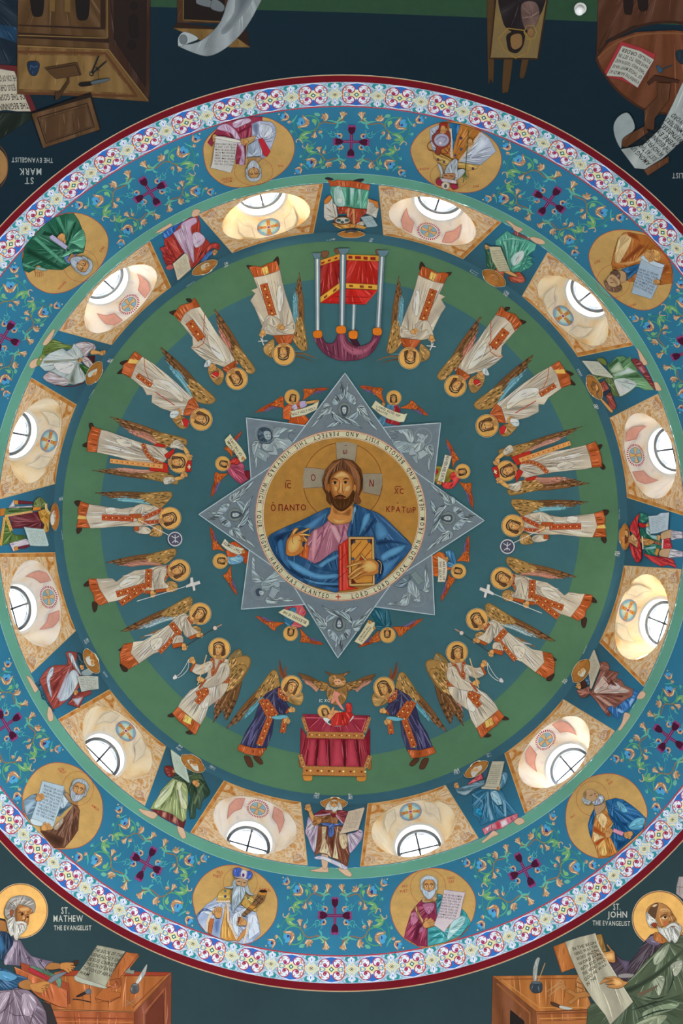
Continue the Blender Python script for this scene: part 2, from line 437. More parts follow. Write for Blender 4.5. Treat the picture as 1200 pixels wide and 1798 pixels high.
def make_window(typ):
    w = empty('window_1', wplane([[0, 0]], [0])[0], kind='structure')
    L0 = np.array(w.location)
    def bld(mb, name, mat, par=w, shade=False): return mb.build(name, mat, par, loc=L0, shade=shade)
    mb = MB(); prev = rev_pt(np.c_[T64, np.zeros(64)])
    for t in np.linspace(0, 1, 9)[1:]:
        cur = rev_pt(np.c_[T64, np.full(64, t)]); loft(mb, prev, cur); prev = cur
    rv = bld(mb, 'reveal', reveal_m[typ], shade=True)
    mb = MB(); loft(mb, wplane(circ(.089), [.029]), wplane(circ(.078), [.031])); loft(mb, wplane(circ(.078), [.031]), wplane(circ(.0765), [-.004]))
    bld(mb, 'jamb', white_m)
    mb = MB(); r1, r2 = .0768, .0665
    loft(mb, wplane(circ(r1), [.006]), wplane(circ(r2), [.006])); loft(mb, wplane(circ(r2), [.006]), wplane(circ(r2), [-.004])); loft(mb, wplane(circ(r2-.002), [-.001]), wplane(circ(r2-.005), [-.001]))
    bld(mb, 'frame', frame_m)
    for nm, pts in (('mullion', [(-.0034, -.071), (.0034, -.071), (.0034, .071), (-.0034, .071)]), ('mullion', [(-.071, -.003), (.071, -.003), (.071, .003), (-.071, .003)])):
        mb = MB(); A_, B_ = wplane(pts, [.003]), wplane(pts, [-.003])
        mb.add(np.vstack([A_, B_]), [[0,1,2,3],[4,5,6,7],[0,1,5,4],[1,2,6,5],[2,3,7,6],[3,0,4,7]], (1,1,1)); bld(mb, nm, frame_m)
    mb = MB(); V, F = tri(circ(.0705), .03); mb.add(wplane(V, [-.0005]), F, (1,1,1)); bld(mb, 'glass', gm)
    # marble slab painted round the opening
    s0, s1 = S_HOLE-S_IN, S_HOLE-S_OUT
    quad = np.array([(-.1417*1.0, s0), (.1417*1.0, s0), (.1823*1.0849, s1), (-.1823*1.0849, s1)])
    V, F = tri(quad, .024, [HOLE*1.001]); mb = MB(); mb.add(wloc(V, 0., 8), F, (1,1,1)); sl = bld(mb, 'marble_surround', marb)
    A = Art(lambda p, l: wloc(p, 0., l)-L0, .02, 10)
    tl, tr, br, bl = quad
    k = .014
    A.poly('marble_border', [tl, tr, tr+[-k*.9, -k], tl+[k*.9, -k]], 'ffffff')
    A.poly('marble_border', [tr, br, br+[-k*.8, k*.2], tr+[-k*.9, -k]], 'ffffff')
    bo = A.mb['marble_border'].build('marble_border', marbo, w)
    A.mb = {}
    A.line('edge_line', [tl, tr, br, bl], 'e3bd86', .003, closed=True)
    for sx in (1, -1):
        c = (sx*(.1823*1.0849-.034), s1+.03)
        A.line('edge_line', ell(*c, .016, .018, n=20), '8d7486', .0014, closed=True)
        A.line('edge_line', ell(*c, .011, .0125, n=16), '9a8590', .0012, closed=True)
        A.line('edge_line', [(c[0]-.004, c[1]-.006), (c[0]+.004, c[1]-.002), (c[0]-.004, c[1]+.003), (c[0]+.005, c[1]+.007)], '8d7486', .0014, sm=True)
    e = A.mb['edge_line'].build('edge_line', MP, w)
    # painting on the vault of the reveal: local x (along) and y (towards the wall), in drum radii about the roundel
    def rp(p, l):
        p = np.atleast_2d(np.asarray(p, float)); rad = np.interp(p[:,1], [-.05, .05], [.108, .128])
        q = np.c_[p[:,0]/rad, .44-p[:,1]/.098]
        P = rev_pt(q); e1 = rev_pt(q+[1e-3, 0])-P; e2 = rev_pt(q+[0, 1e-3])-P
        nn = np.cross(e1, e2); nn /= np.linalg.norm(nn, axis=1)[:,None]
        nn *= np.where(nn[:,2:] > 0, -1, 1)
        return P+nn*(.001*l)-L0
    A = Art(rp, .02, 1)
    R = .0395
    if typ == 'A':
        for i in range(34):
            a = i/34*2*math.pi; A.line('cross_roundel', [(math.sin(a)*R*.8, math.cos(a)*R*.8), (math.sin(a)*R, math.cos(a)*R)], 'b5405f', .0034, bump=.05)
        A.poly('cross_roundel', ell(0, 0, R*.69, R*.69, n=40), '8fb7c9'); A.line('cross_roundel', ell(0, 0, R*.69, R*.69, n=40), '5a6a80', .0014, closed=True)
        for i in range(4):
            c, s_ = math.cos(i*math.pi/2+.12), math.sin(i*math.pi/2+.12)
            q = np.array([(-.0022, 0), (.0022, 0), (.0085, R*.66), (-.0085, R*.66)]); q = q @ np.array([[c, s_], [-s_, c]])
            A.poly('cross_roundel', q, 'dfb279'); A.line('cross_roundel', q, '6d5a50', .001, closed=True)
        A.poly('cross_roundel', ell(0, 0, .004, .004, n=10), 'c98a4c')
    else:
        for rr, cc in ((1, 'a98aa6'), (.94, '7fb3c9'), (.8, '9fc6cf'), (.68, 'c6d8c6'), (.5, 'e6dfae'), (.36, 'eadfc4')):
            A.poly('cross_roundel', ell(0, 0, R*rr, R*rr, n=40), cc)
        for i in range(4):
            c, s_ = math.cos(i*math.pi/2+.1), math.sin(i*math.pi/2+.1)
            M2 = np.array([[c, s_], [-s_, c]])
            q = np.array([(-.004, 0), (.004, 0), (.0052, R*.6), (.0085, R*.92), (0, R*.84), (-.0085, R*.92), (-.0052, R*.6)]) @ M2
            A.poly('cross_roundel', q, 'd9964a'); A.line('cross_roundel', q, 'a05a3a', .0009, closed=True)
            A.poly('cross_roundel', ell(*(np.array([(0, R*.6)]) @ M2)[0], .0022, .0022, n=8), 'a33a4a')
        A.poly('cross_roundel', ell(0, 0, .0075, .0075, n=16), 'e9dccb'); A.poly('cross_roundel', ell(0, 0, .005, .005, n=12), '8a4a7a')
    lc, le = ('dba18f', 'c98783') if typ == 'A' else ('e7d9c0', 'c9c3ae')
    for sx in (1, -1):
        q = np.array([(.050*sx, .034), (.082*sx, .033), (.108*sx, .016), (.128*sx, -.026), (.090*sx, -.013), (.060*sx, -.008)])
        A.poly('lunette#%d' % sx, q, lc); A.line('lunette#%d' % sx, q, le, .003, closed=True)
    A.done(w, MP)
    return w
wt = {'A': make_window('A'), 'B': make_window('B')}
base = {k: np.array(v.location) for k, v in wt.items()}
for k in range(12):
    typ = 'B' if k % 2 == 0 else 'A'
    w = wt[typ] if k < 2 else copy_tree(wt[typ])
    a = PH+k*math.pi/6; p = base[typ]
    w.location = (p[0]*math.cos(a)-p[1]*math.sin(a), p[0]*math.sin(a)+p[1]*math.cos(a), p[2]); w.rotation_euler.z = a
    w.name = 'window_%d' % (k+1)
# ---------------------------------------------------------------- painted figures: flat coats of paint on the vault
SKIN = 'd0985c'
SOFT = set('fold drape light highlight skin shade shading cheek curl_shade'.split())
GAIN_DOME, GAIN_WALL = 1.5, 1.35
class Fig:
    def __init__(s, name, label, cat, crop, foot, base=1, group=None, mirror=None, step=7.5, seed=1, sim=None, gain=None):
        s.o, s.s = np.array(crop[:2], float), float(crop[2]); s.L = base+2; s.step = step
        s.mb = {}; s.cur = None; s.rng = random.Random(seed); s.mirror = None
        if mirror: s.mirror = [complex(*p) for p in mirror]
        s.sim = [complex(*p) for p in sim] if sim else None     # source head, source foot, head, foot in picture pixels
        s.name, s.label, s.cat, s.group = name, label, cat, group
        s.anchor = at_px(s.T([foot]), 0)[0]
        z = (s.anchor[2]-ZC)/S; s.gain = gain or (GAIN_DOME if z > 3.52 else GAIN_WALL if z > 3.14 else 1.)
    def T(s, p):
        q = np.atleast_2d(np.asarray(p, float))/s.s+s.o
        if s.mirror:
            h1, f1, h2, f2 = s.mirror
            z = h2+(f2-h2)/np.conj(f1-h1)*np.conj(q[:,0]+1j*q[:,1]-h1)
            q = np.c_[z.real, z.imag]
        if s.sim:
            h1, f1, h2, f2 = s.sim; z = h2+(f2-h2)/(f1-h1)*(q[:,0]+1j*q[:,1]-h1); q = np.c_[z.real, z.imag]
        return q
    def put(s, part, V, F, col, mat=0, lift=1.):
        s.L += lift
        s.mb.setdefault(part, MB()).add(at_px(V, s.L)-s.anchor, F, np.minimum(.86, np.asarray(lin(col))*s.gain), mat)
    def poly(s, part, p, col, sm=0, mat=0, out=1, fold=None):
        p = smooth(p, True) if sm else np.asarray(p, float)
        root = part.split('/')[0]; s.base = getattr(s, 'base', {})
        if '/' not in part: s.base.setdefault(root, col)
        soft = part.rsplit('/', 1)[-1].split('#')[0] in SOFT and root in s.base and not fold
        if soft:      # blended brushwork: the stroke melts into the colour it lies on
            q = s.T(p); V, F = tri(q, float(np.clip(np.ptp(q, axis=0).max()/8, .9, 3.5)))
            a, b = q, np.roll(q, -1, 0); ab = b-a; t = np.clip(((V[:,None]-a)*ab).sum(2)/np.maximum((ab**2).sum(1), 1e-9), 0, 1)
            d = np.hypot(*np.moveaxis(V[:,None]-(a+t[...,None]*ab), 2, 0)).min(1); d = np.clip(d/max(d.max()*.75, 1e-6), 0, 1)[:,None]
            e_ = np.array(lin(s.base[root]))*.62+np.array(lin(col))*.38
            s.put(part, V, F, e_*(1-d)+np.array(lin(col))*d, mat, .5); return
        q = s.T(p); st_ = min(s.step, 3.4 if np.ptp(q, axis=0).max() > 18 else 2.4) if fold else s.step
        V, F = tri(q, st_); cc = col
        if fold:      # broad soft pleats modelled in the paint, fanning from the gathering point
            a = s.T([fold[1:3]])[0]; d = V-a; ang = np.arctan2(d[:,1], d[:,0]); rad = np.hypot(d[:,0], d[:,1])
            u = ang*max(rad.mean(), 1)/7.5+np.sin(rad/23.)*.5; r_ = s.rng; w_ = sum(math.sin(0)+np.sin(u*k+r_.uniform(0, 6.3))*g for k, g in ((1., .5), (1.7, .32), (2.9, .2)))
            hsh = np.clip(w_*.55, -1, 1)[:,None]; b_ = np.array(lin(col)); hi = np.array(light(col, .42)); lo = np.array(dark(col, .5))
            cc = np.where(hsh > 0, b_+(hi-b_)*hsh, b_+(lo-b_)*-hsh)
        s.put(part, V, F, cc, mat)
        if out: s.stroke(part, q, dark(col, .35), .75, closed=True, img=1, lift=.5)
        if fold: s.folds(part, p, col, *fold)
    def stroke(s, part, p, col, w, sm=0, taper=0, closed=False, img=0, lift=1., mat=0):
        q = np.asarray(p, float) if img else s.T(p)
        w = w if img else w/s.s
        if sm: q = smooth(q, closed)
        q = resample(q, s.step, closed) if not sm else q
        if len(q) < 2: return
        if len(q) < 5 and taper and not closed: q = resample(q, max(.3, np.hypot(*(q[-1]-q[0]))/6), False)
        V, F = ribbon(q, w, taper, closed); s.put(part, V, F, col, mat, lift)
    def folds(s, part, p, col, n, ax, ay, kd=.5, kl=.7):
        P = resample(np.asarray(p, float), 12, True); mn, mx = P.min(0), P.max(0); size = np.hypot(*(mx-mn)); a = np.array([ax, ay])
        rg = s.rng; k = tries = 0; kd = getattr(s, 'kd', kd)
        while k < n and tries < n*12:
            tries += 1
            c = np.array([rg.uniform(mn[0], mx[0]), rg.uniform(mn[1], mx[1])])
            if not inside(c, P): continue
            d = c-a; d /= max(np.hypot(*d), 1e-6); nrm = np.array([-d[1], d[0]])
            Ln = size*rg.uniform(.10, .30); bend = rg.uniform(-.12, .12)*Ln
            t = np.linspace(-1, 1, 11); q = c+np.outer(t*Ln, d)+np.outer((1-t*t)*bend, nrm)
            ok = [inside(x, P) for x in q]
            i0 = i1 = 5
            while i0 > 0 and ok[i0-1]: i0 -= 1
            while i1 < 10 and ok[i1+1]: i1 += 1
            if i1-i0 < 3: continue
            dk = k % 2 == 0
            s.stroke(part, q[i0:i1+1], dark(col, rg.uniform(kd-.1, kd+.15)) if dk else light(col, rg.uniform(kl-.35, kl)), s.s*rg.uniform(.8, 2.1), taper=1, lift=.06)
            k += 1
    def dots(s, part, pts, col, r):
        for c in pts: 
            V, F = ngon(s.T([c])[0], r/s.s); s.put(part, V, F, col, 0, .03)
    def band(s, part, p, w, col, gem='e9c88a'):
        """an embroidered strip: dark edges, pearls, small stones"""
        p = np.asarray(p, float)
        s.stroke(part, p, dark(col, .5), w*1.12); s.stroke(part, p, col, w); 
        q = resample(p, max(w*.42, s.s*1.1), False); d = np.gradient(q, axis=0); n = np.c_[-d[:,1], d[:,0]]/np.hypot(d[:,0], d[:,1])[:,None]
        s.L += .5
        s.dots(part, q+n*w*.36, 'efdcb4', s.s*.38); s.dots(part, q-n*w*.36, 'efdcb4', s.s*.38); s.dots(part, q[1::3], '6a1f1f', w*.13); s.dots(part, q[2::3], gem, w*.12)
    def text(s, part, line, col, size, x, y, ang=0, cond=.8, fit=0):
        out, wd = layout(line, size, cond)
        if fit: cond *= fit/wd; out, wd = layout(line, size, cond, .12*min(1, fit/wd))
        c, sn = math.cos(math.radians(ang)), math.sin(math.radians(ang))
        s.L += 1
        for V, F in out:
            if not len(V): continue
            X, Y = V[:,0], -V[:,1]
            s.put(part, s.T(np.c_[x+X*c-Y*sn, y+X*sn+Y*c]), F, col, 0, 0)
        return wd
    def lines(s, part, q, col, rows, fill=.74):
        """writing on a sheet: Q is top left, top right, bottom right, bottom left as one reads it"""
        q = np.asarray(q, float); s.L += 1; N = len(rows)
        W_ = (np.hypot(*(q[1]-q[0]))+np.hypot(*(q[2]-q[3])))/2; H_ = (np.hypot(*(q[3]-q[0]))+np.hypot(*(q[2]-q[1])))/2
        rh = H_/N
        for i, row in enumerate(rows):
            if not row.strip(): continue
            size = rh*fill*1.25; out, wd = layout(row.strip(), size, .8, .1)
            k = W_/wd if wd > W_ or wd > W_*.72 else 1.
            for V, F in out:
                if not len(V): continue
                u = V[:,0]*k/W_; v = ((i+.88)*rh-V[:,1])/H_
                X = (q[0]*(1-u)[:,None]+q[1]*u[:,None])*(1-v)[:,None]+(q[3]*(1-u)[:,None]+q[2]*u[:,None])*v[:,None]
                s.put(part, s.T(X), F, col, 0, 0)
    def ticks(s, part, q, col, n):
        """rows of pen marks too small to read"""
        q = np.asarray(q, float); rg = s.rng; s.L += 1
        for i in range(n):
            u = .05
            while u < .95:
                wd = rg.uniform(.012, .03); v0, v1 = (i+.25)/n, (i+.8)/n
                pts = np.array([(u, v0), (u+wd*.7, v0), (u+wd*.7, v1), (u, v1)])
                X = [(q[0]*(1-a)+q[1]*a)*(1-b)+(q[3]*(1-a)+q[2]*a)*b for a, b in pts]
                s.put(part, s.T(X), [[0, 1, 2, 3]], col, 0, 0); u += wd*1.7+(rg.random() < .16)*.05
    def head(s, x, y, h, ang, t=0, hair='5b3a22', beard=None, style='curl', skin=SKIN, id=''):
        c, sn = math.cos(math.radians(ang)), math.sin(math.radians(ang))
        def L(p): p = np.asarray(p, float)*h; return np.c_[x+p[:,0]*c-p[:,1]*sn, y+p[:,0]*sn+p[:,1]*c]
        H, A, B = 'head'+id, 'head'+id+'/hair', 'head'+id+'/beard'
        s.mb.setdefault(H, MB())
        if style in ('curl', 'long'):
            s.poly(A, L([(-.40-.04*t, -.12), (-.34, -.42), (0-.08*t, -.56), (.34, -.42), (.40-.04*t, -.12), (.38-.1*t, .22), (.24-.2*t, .46), (-.24-.2*t, .46), (-.38-.1*t, .22)]), hair, 1)
        elif style == 'veil':
            s.poly(A, L([(-.46, .1), (-.38, -.42), (0, -.62), (.38, -.42), (.46, .1), (.5, .6), (.2, .7), (-.2, .7), (-.5, .6)]), hair, 1)
        else:
            s.poly(A, L([(-.42, -.05), (-.38, -.38), (0, -.56), (.38, -.38), (.42, -.05), (.34, .2), (-.34, .2)]), hair, 1)
        s.poly(H, L([(-.18, .35), (.18, .35), (.22, .72), (-.22, .72)]), dark(skin, .62), 0, out=0)
        f = [(-.29+.05*t, -.22), (-.2+.06*t, -.38), (.0+.08*t, -.42), (.2+.06*t, -.38), (.29+.05*t, -.22), (.29+.05*t, .08), (.2+.1*t, .33), (.0+.14*t, .47), (-.2+.1*t, .33), (-.29+.05*t, .08)]
        s.poly(H, L(f), dark(skin, .66), 1)
        s.poly(H, L([(px*.72+.05*t, py*.8-.02) for px, py in f]), skin, 1, out=0)
        e = .12*t
        for sx in (-1, 1):
            s.stroke(H, L([(e+sx*.21, -.10), (e+sx*.12, -.15), (e+sx*.05, -.11)]), '4a2a18', .045*h, 1)
            s.poly(H, L([(e+sx*.2, -.02), (e+sx*.13, -.06), (e+sx*.06, -.02), (e+sx*.13, .02)]), 'ead9bd', 0, out=0)
            s.poly(H, L(ell(e+sx*.13+.02*t, -.025, .03, .035, n=8)), '2a1810', 0, out=0)
        s.stroke(H, L([(e*1.1-.03, -.1), (e*1.5+.0, .12), (e*1.3-.04, .15)]), dark(skin, .5), .04*h)
        s.stroke(H, L([(e*1.3+.03, -.08), (e*1.6+.03, .1)]), light(skin, .6), .035*h, taper=1)
        if beard:
            ln = .86 if style == 'oldlong' else .62
            s.poly(B, L([(-.33+.05*t, -.0), (-.24+.08*t, .14), (e*1.2-.12, .19), (e*1.2+.12, .19), (.24+.08*t, .14), (.33+.05*t, -.0), (.3+.08*t, .34), (.12+.14*t, ln-.05), (.0+.14*t, ln), (-.12+.14*t, ln-.05), (-.3+.08*t, .34)]), beard, 1)
            for k in (-.18, -.07, .05, .17): s.stroke(B, L([(e*1.2+k, .2), (e*1.2+k*.9, .36), (.12*t+k*.6, ln-.1)]), light(beard, .6) if k > 0 else dark(beard, .6), .03*h, 1, 1)
        s.stroke(H, L([(e*1.25-.09, .25), (e*1.25, .235), (e*1.25+.09, .25)]), '8c3a28', .05*h, 1, 1)
        if style in ('curl', 'long'):
            s.poly(A, L([(-.36, .05), (-.37, -.3), (-.15, -.53), (.15, -.53), (.37, -.3), (.36, .05), (.29+.05*t, -.18), (.1+.1*t, -.36), (.02+.1*t, -.39), (-.06+.1*t, -.36), (-.29+.05*t, -.18)]), hair, 0)
            for k in (-.3, -.18, .18, .3): s.stroke(A, L([(k*.3, -.5), (k*1.05, -.36), (k*1.2, -.1)]), light(hair, .35), .03*h, 1, 1)
            if style == 'curl':
                for sx in (-1, 1):
                    for q in (.05, .2, .34): s.poly(A, L(ell(sx*.36-.06*t, q, .09, .09, n=9)), light(hair, .14), 0)
                s.stroke(A, L([(-.33, -.28), (-.0+.06*t, -.44), (.33, -.28)]), 'd8b98c', .035*h, 1)
        elif style in ('old', 'oldlong'):
            s.poly(A, L([(-.42, -.05), (-.38, -.38), (0, -.56), (.38, -.38), (.42, -.05), (.34, -.12), (.2+.06*t, -.32), (0+.1*t, -.34), (-.2+.06*t, -.32), (-.34, -.12)]), hair, 1)
            for k in (-.25, -.1, .1, .25): s.stroke(A, L([(k*.5, -.5), (k*1.1, -.34)]), light(hair, .5), .03*h, 0, 1)
        elif style == 'bald':
            for sx in (-1, 1): s.poly(A, L([(sx*.28, -.3), (sx*.42, -.2), (sx*.42, .12), (sx*.32, .16)]), hair, 1)
    def hand(s, x, y, h, ang, flip=1, skin=SKIN, id=''):
        c, sn = math.cos(math.radians(ang)), math.sin(math.radians(ang)); N = 'hand'+id
        def L(p): p = np.asarray(p, float)*[flip, 1]*h; return np.c_[x+p[:,0]*c-p[:,1]*sn, y+p[:,0]*sn+p[:,1]*c]
        ds = dark(skin, .45)
        for k, ln in ((-.2, .34), (-.07, .42), (.07, .4), (.2, .3)):
            q = L([(k, .05), (k*1.25, -.2), (k*1.3+.03, -ln-.02)]); s.stroke(N, q, ds, .17*h, 1); s.stroke(N, q, skin, .115*h, 1)
        q = L([(-.2, .25), (-.4, .1), (-.42, -.08)]); s.stroke(N, q, ds, .18*h, 1); s.stroke(N, q, skin, .125*h, 1)
        s.poly(N, L([(-.26, .0), (.26, .0), (.27, .3), (.14, .52), (-.14, .52), (-.28, .28)]), skin, 1)
        for k in (-.1, .02, .14): s.stroke(N, L([(k, .02), (k, .14)]), ds, .035*h)
    def wing(s, root, bend, tip, w, c2, id='', c1='7d5630', gold='a07c46'):
        r, b, t = (np.array(p, float) for p in (root, bend, tip)); N = 'wing'+id; rg = s.rng
        ax = t-b; Ln = np.hypot(*ax); ax /= Ln; nr = np.array([-ax[1], ax[0]])
        if np.dot(r-b, nr) < 0: nr = -nr            # towards the body
        n = 9
        for i in range(n-1, -1, -1):
            f = i/(n-1)
            st = b+ax*Ln*(.12+.06*f)+nr*w*(.12+.7*f)
            en = b+ax*Ln*(1-.34*f+rg.uniform(-.03, .03))+nr*w*(.02+.62*f)*(1 if f < .6 else .9)
            mid = (st+en)/2-nr*w*.10
            col = c2 if f > .55 else c1
            col = light(col, rg.uniform(0, .25)) if i % 2 else dark(col, rg.uniform(.6, .9))
            s.stroke(N, [st, mid, en], dark(col, .4), w*.23, 1, 2, lift=.2); s.stroke(N, [st, mid, en-ax*w*.08], col, w*.17, 1, 2, lift=.2)
        for i in range(26):
            f = rg.random(); g = rg.uniform(.2, .62)
            p0 = b+ax*Ln*g+nr*w*(.08+.5*f*(1-g*.6)); s.stroke(N, [p0, p0+ax*Ln*rg.uniform(.08, .16)], dark(c1, .42) if f < .5 else dark(c2, .6), w*.05, taper=1, lift=.05)
        cov = [r, r*.5+(b+nr*w*.5-ax*w*.1)*.5, b+nr*w*.36-ax*w*.18, b-ax*w*.3+nr*w*.05, b-nr*w*.14, b+ax*Ln*.2-nr*w*.06, b+ax*Ln*.4+nr*w*.12, b+ax*Ln*.32+nr*w*.5, r*.6+(b+ax*Ln*.2+nr*w*.8)*.4]
        s.poly(N, cov, gold, 1)
        P = smooth(np.array(cov), True)
        for i in range(54):
            g, f = rg.uniform(-.06, .36), rg.uniform(-.05, .8); p0 = b+ax*Ln*g+nr*w*f
            if not inside(p0, P): continue
            s.stroke(N, [p0, p0+ax*w*rg.uniform(.16, .3)+nr*w*.05], dark(gold, rg.uniform(.25, .5)) if i % 3 else light(gold, .5), w*rg.uniform(.05, .1), taper=1, lift=.05)
        s.stroke(N, [b+nr*w*.3-ax*w*.2, b-ax*w*.26, b-nr*w*.12, b+ax*Ln*.25-nr*w*.05, b+ax*Ln*.5-nr*w*.0], dark(gold, .55), w*.05, 1, 1)
    def halo(s, x, y, r, ry=None, ang=0, col=None, rim='e6d3ac'):
        col = col or ('cf9a4e' if s.gain >= GAIN_DOME else 'a8702e')
        e = ell(x, y, r, ry or r, ang, n=36)
        s.poly('halo', e, col, mat=1, out=0); s.stroke('halo', e, dark('8a3a20', .8), .055*r, closed=True); s.stroke('halo', ell(x, y, r*1.035, (ry or r)*1.035, ang, n=36), rim, .03*r, closed=True, lift=.4)
    def draw(s, src, col=None):
        for ln in src.strip().split('\n'):
            ln = ln.strip()
            if not ln or ln[0] == ';': continue
            hd, _, pt = ln.partition(':'); w = hd.split(); pts = [tuple(float(v) for v in q.split(',')) for q in pt.partition('|')[0].split()]
            k = w[0]
            mac = len(w) == 1 or '=' in w[1]
            if k == 'halo': s.halo(*pts[0], *(pts[1] if len(pts) > 1 else ()), **({'ang': pts[2][0]} if len(pts) > 2 else {}))
            elif mac and k[:4] == 'head':
                kw = dict(x.split('=') for x in w[1:]); s.head(*pts[0], pts[1][0], pts[1][1], pts[2][0] if len(pts) > 2 else 0, id=k[4:], **kw)
            elif mac and k[:4] == 'hand': s.hand(*pts[0], *pts[1], *(pts[2] if len(pts) > 2 else ()), id=k[4:])
            elif k[:4] == 'wing' and len(w) > 1 and w[1][0] == '>': s.wing(pts[0], pts[1], pts[2], pts[3][0], w[1][1:], k[4:], *w[2:])
            elif w[1] == 'text': s.text(k, pt.partition('|')[2].strip(), w[2], pts[1][0], *pts[0], pts[1][1], fit=pts[2][0] if len(pts) > 2 else 0)
            elif w[1] == 'ticks': s.ticks(k, pts, w[2], int(w[3]))
            elif w[1] == 'lines': s.lines(k, pts, w[2], pt.partition('|')[2].split('/'))
            else:
                c = w[1]; o = {x[0]: x[1:] for x in w[2:]}; sm = '~' in o
                if 'w' in o: s.stroke(k, pts, c, float(o['w']), sm, int(o.get('t') or 0), 'c' in o)
                elif 'b' in o: s.band(k, smooth(pts, False) if sm else pts, float(o['b']), c)
                elif 'e' in o: s.poly(k, ell(*pts[0], *pts[1], pts[2][0] if len(pts) > 2 else 0), c, 0, 1 if 'g' in o else 0, 'n' not in o)
                else:
                    fo = None
                    if 'f' in o:
                        a, _, b = o['f'].partition('@'); fo = (int(a), *[float(v) for v in b.split(',')])
                    s.poly(k, pts, c, sm, 1 if 'g' in o else 0, 'n' not in o, fo)
        return s
    def done(s, kind=None):
        e = empty(s.name, s.anchor, s.label, s.cat, s.group, kind=kind); made = {}
        for k in sorted(s.mb, key=lambda q: '/' in q):
            v = s.mb[k]; par = e
            if not v.v: continue
            if '/' in k: par = made.get(k.split('/')[0], e)
            nm = k.split('/')[-1].split('#')[0]
            made[k] = v.build(nm, [MP, MG], par)
            if nm == 'lettering': made[k]['kind'] = 'stuff'
        return e
def ngon(c, r, n=6):
    t = np.arange(n)/n*2*math.pi; return np.c_[c[0]+r*np.cos(t), c[1]+r*np.sin(t)], [list(range(n))]
# ---------------------------------------------------------------- crown of the dome: star, text ring, gold disc with the bust
st = Fig('eight_pointed_star', 'grey eight-pointed star with pale outline around the gold disc at the crown of the dome', 'star', (0,0,1), (598,905), base=60)
_c1 = lambda p: [(340+x/2.3077, 640+y/2.3077) for x, y in p]
sqB = _c1([(213,215),(600,266),(1003,235),(960,610),(978,1015),(590,962),(193,992),(244,610)])
sqA = _c1([(614,33),(889,426),(1180,632),(817,868),(585,1190),(383,862),(20,607),(345,391)])
for sq, nm in ((sqB, 'lower_star'), (sqA, 'upper_star')):
    st.poly(nm, sq, '6d7c89', out=0); st.stroke(nm, sq, 'a9bcc4', 1.7, closed=True)
st.done()
rg = Fig('lettered_ring', 'cream ring with black lettering around the gold disc', 'inscription', (0,0,1), (598,1048), base=76)
CXR, CYR = 598.8, 904.8
def annulus(F, part, r0, r1, col, n=144):
    a = np.arange(n)/n*2*math.pi
    V = np.vstack([np.c_[CXR+r*np.cos(a), CYR+r*np.sin(a)] for r in (r0, (r0+r1)/2, r1)])
    F.put(part, V, [[j*n+i, j*n+(i+1) % n, (j+1)*n+(i+1) % n, (j+1)*n+i] for j in range(2) for i in range(n)], col)
annulus(rg, 'ring_ground', 136, 151, 'd8c6ab'); annulus(rg, 'red_line', 149.8, 150.8, 'b0524a'); annulus(rg, 'red_line', 147.6, 148.4, 'c07868'); annulus(rg, 'red_line', 138.0, 138.7, 'b0524a')
WORDS = 'LORD LORD LOOK DOWN FROM HEAVEN AND BEHOLD VISIT AND PERFECT THIS VINEYARD WHICH YOUR RIGHT HAND HAS PLANTED'
size, R_t = 12.4, 139.6
out, wd = layout(WORDS.replace(' ', '   '), size, .62, .13)
a0, a1 = math.radians(82.5), math.radians(98.2-360); rg.L += 1
for V, Fc in out:
    if not len(V): continue
    xm = (V[:,0].min()+V[:,0].max())/2; a = a0+(a1-a0)*xm/wd
    X = V[:,0]-xm; Y = R_t+(8.4-V[:,1])-0.6
    Y = R_t+8.2-V[:,1]*.9
    d = np.array([math.cos(a), math.sin(a)]); e = np.array([math.sin(a), -math.cos(a)])
    rg.put('lettering', np.array([CXR, CYR])+np.outer(Y, d)+np.outer(X, e), Fc, '2b2622', 0, 0)
rg.stroke('red_cross', [(594,1044),(594,1052.5)], 'b8402a', 2); rg.stroke('red_cross', [(589.5,1048),(598.5,1048)], 'b8402a', 2)
rg.done()
pc = Fig('gold_disc', 'round gold ground with halo ring, grey cross arms and red Greek letters', 'painted disc', (450,750,4), (598,618), base=82, step=7)
pc.poly('gold_ground', ell(597,618,546,546,n=96), 'a87a34', mat=1, out=0)
pc.draw('''
halo_ring 7c4a22 w5 c : '''+' '.join('%.0f,%.0f' % tuple(p) for p in ell(609,384,279,279,n=72))+'''
cross_arm#1 938b7b n : 562,106 640,101 710,120 697,240 565,222
cross_arm#2 938b7b n : 340,278 480,292 470,424 330,430 328,360
cross_arm#3 8d8576 n : 752,322 886,322 888,400 868,480 752,456
cross_arm#1 7c4a22 w3 : 565,222 560,108
cross_arm#1 7c4a22 w3 : 697,240 712,121
cross_arm#2 7c4a22 w3 : 480,292 340,278
cross_arm#2 7c4a22 w3 : 470,420 332,428
cross_arm#3 7c4a22 w3 : 752,322 888,322
cross_arm#3 7c4a22 w3 : 752,456 868,480
lettering text 7d2a1c : 385,375 60,-2 | Ο
lettering text 7d2a1c : 610,186 52,0 | ω
lettering 7d2a1c w4 : 622,128 640,122
lettering text 7d2a1c : 795,415 66,3 | Ν
lettering text 7d2a1c : 203,428 56,0 | ΙC
lettering 7d2a1c w5 : 206,376 226,370 246,377
lettering text 7d2a1c : 972,467 56,0 | ΧC
lettering 7d2a1c w5 : 976,420 996,412 1022,418
lettering text 7d2a1c : 102,587 62,-1 | Ο
lettering 7d2a1c w5 : 112,532 122,524
lettering text 7d2a1c : 156,586 62,-1 | ΠANTO
lettering text 7d2a1c : 915,594 60,2 | KPATωP
lettering 7d2a1c w5 : 990,536 1002,526
''')
pc.done()
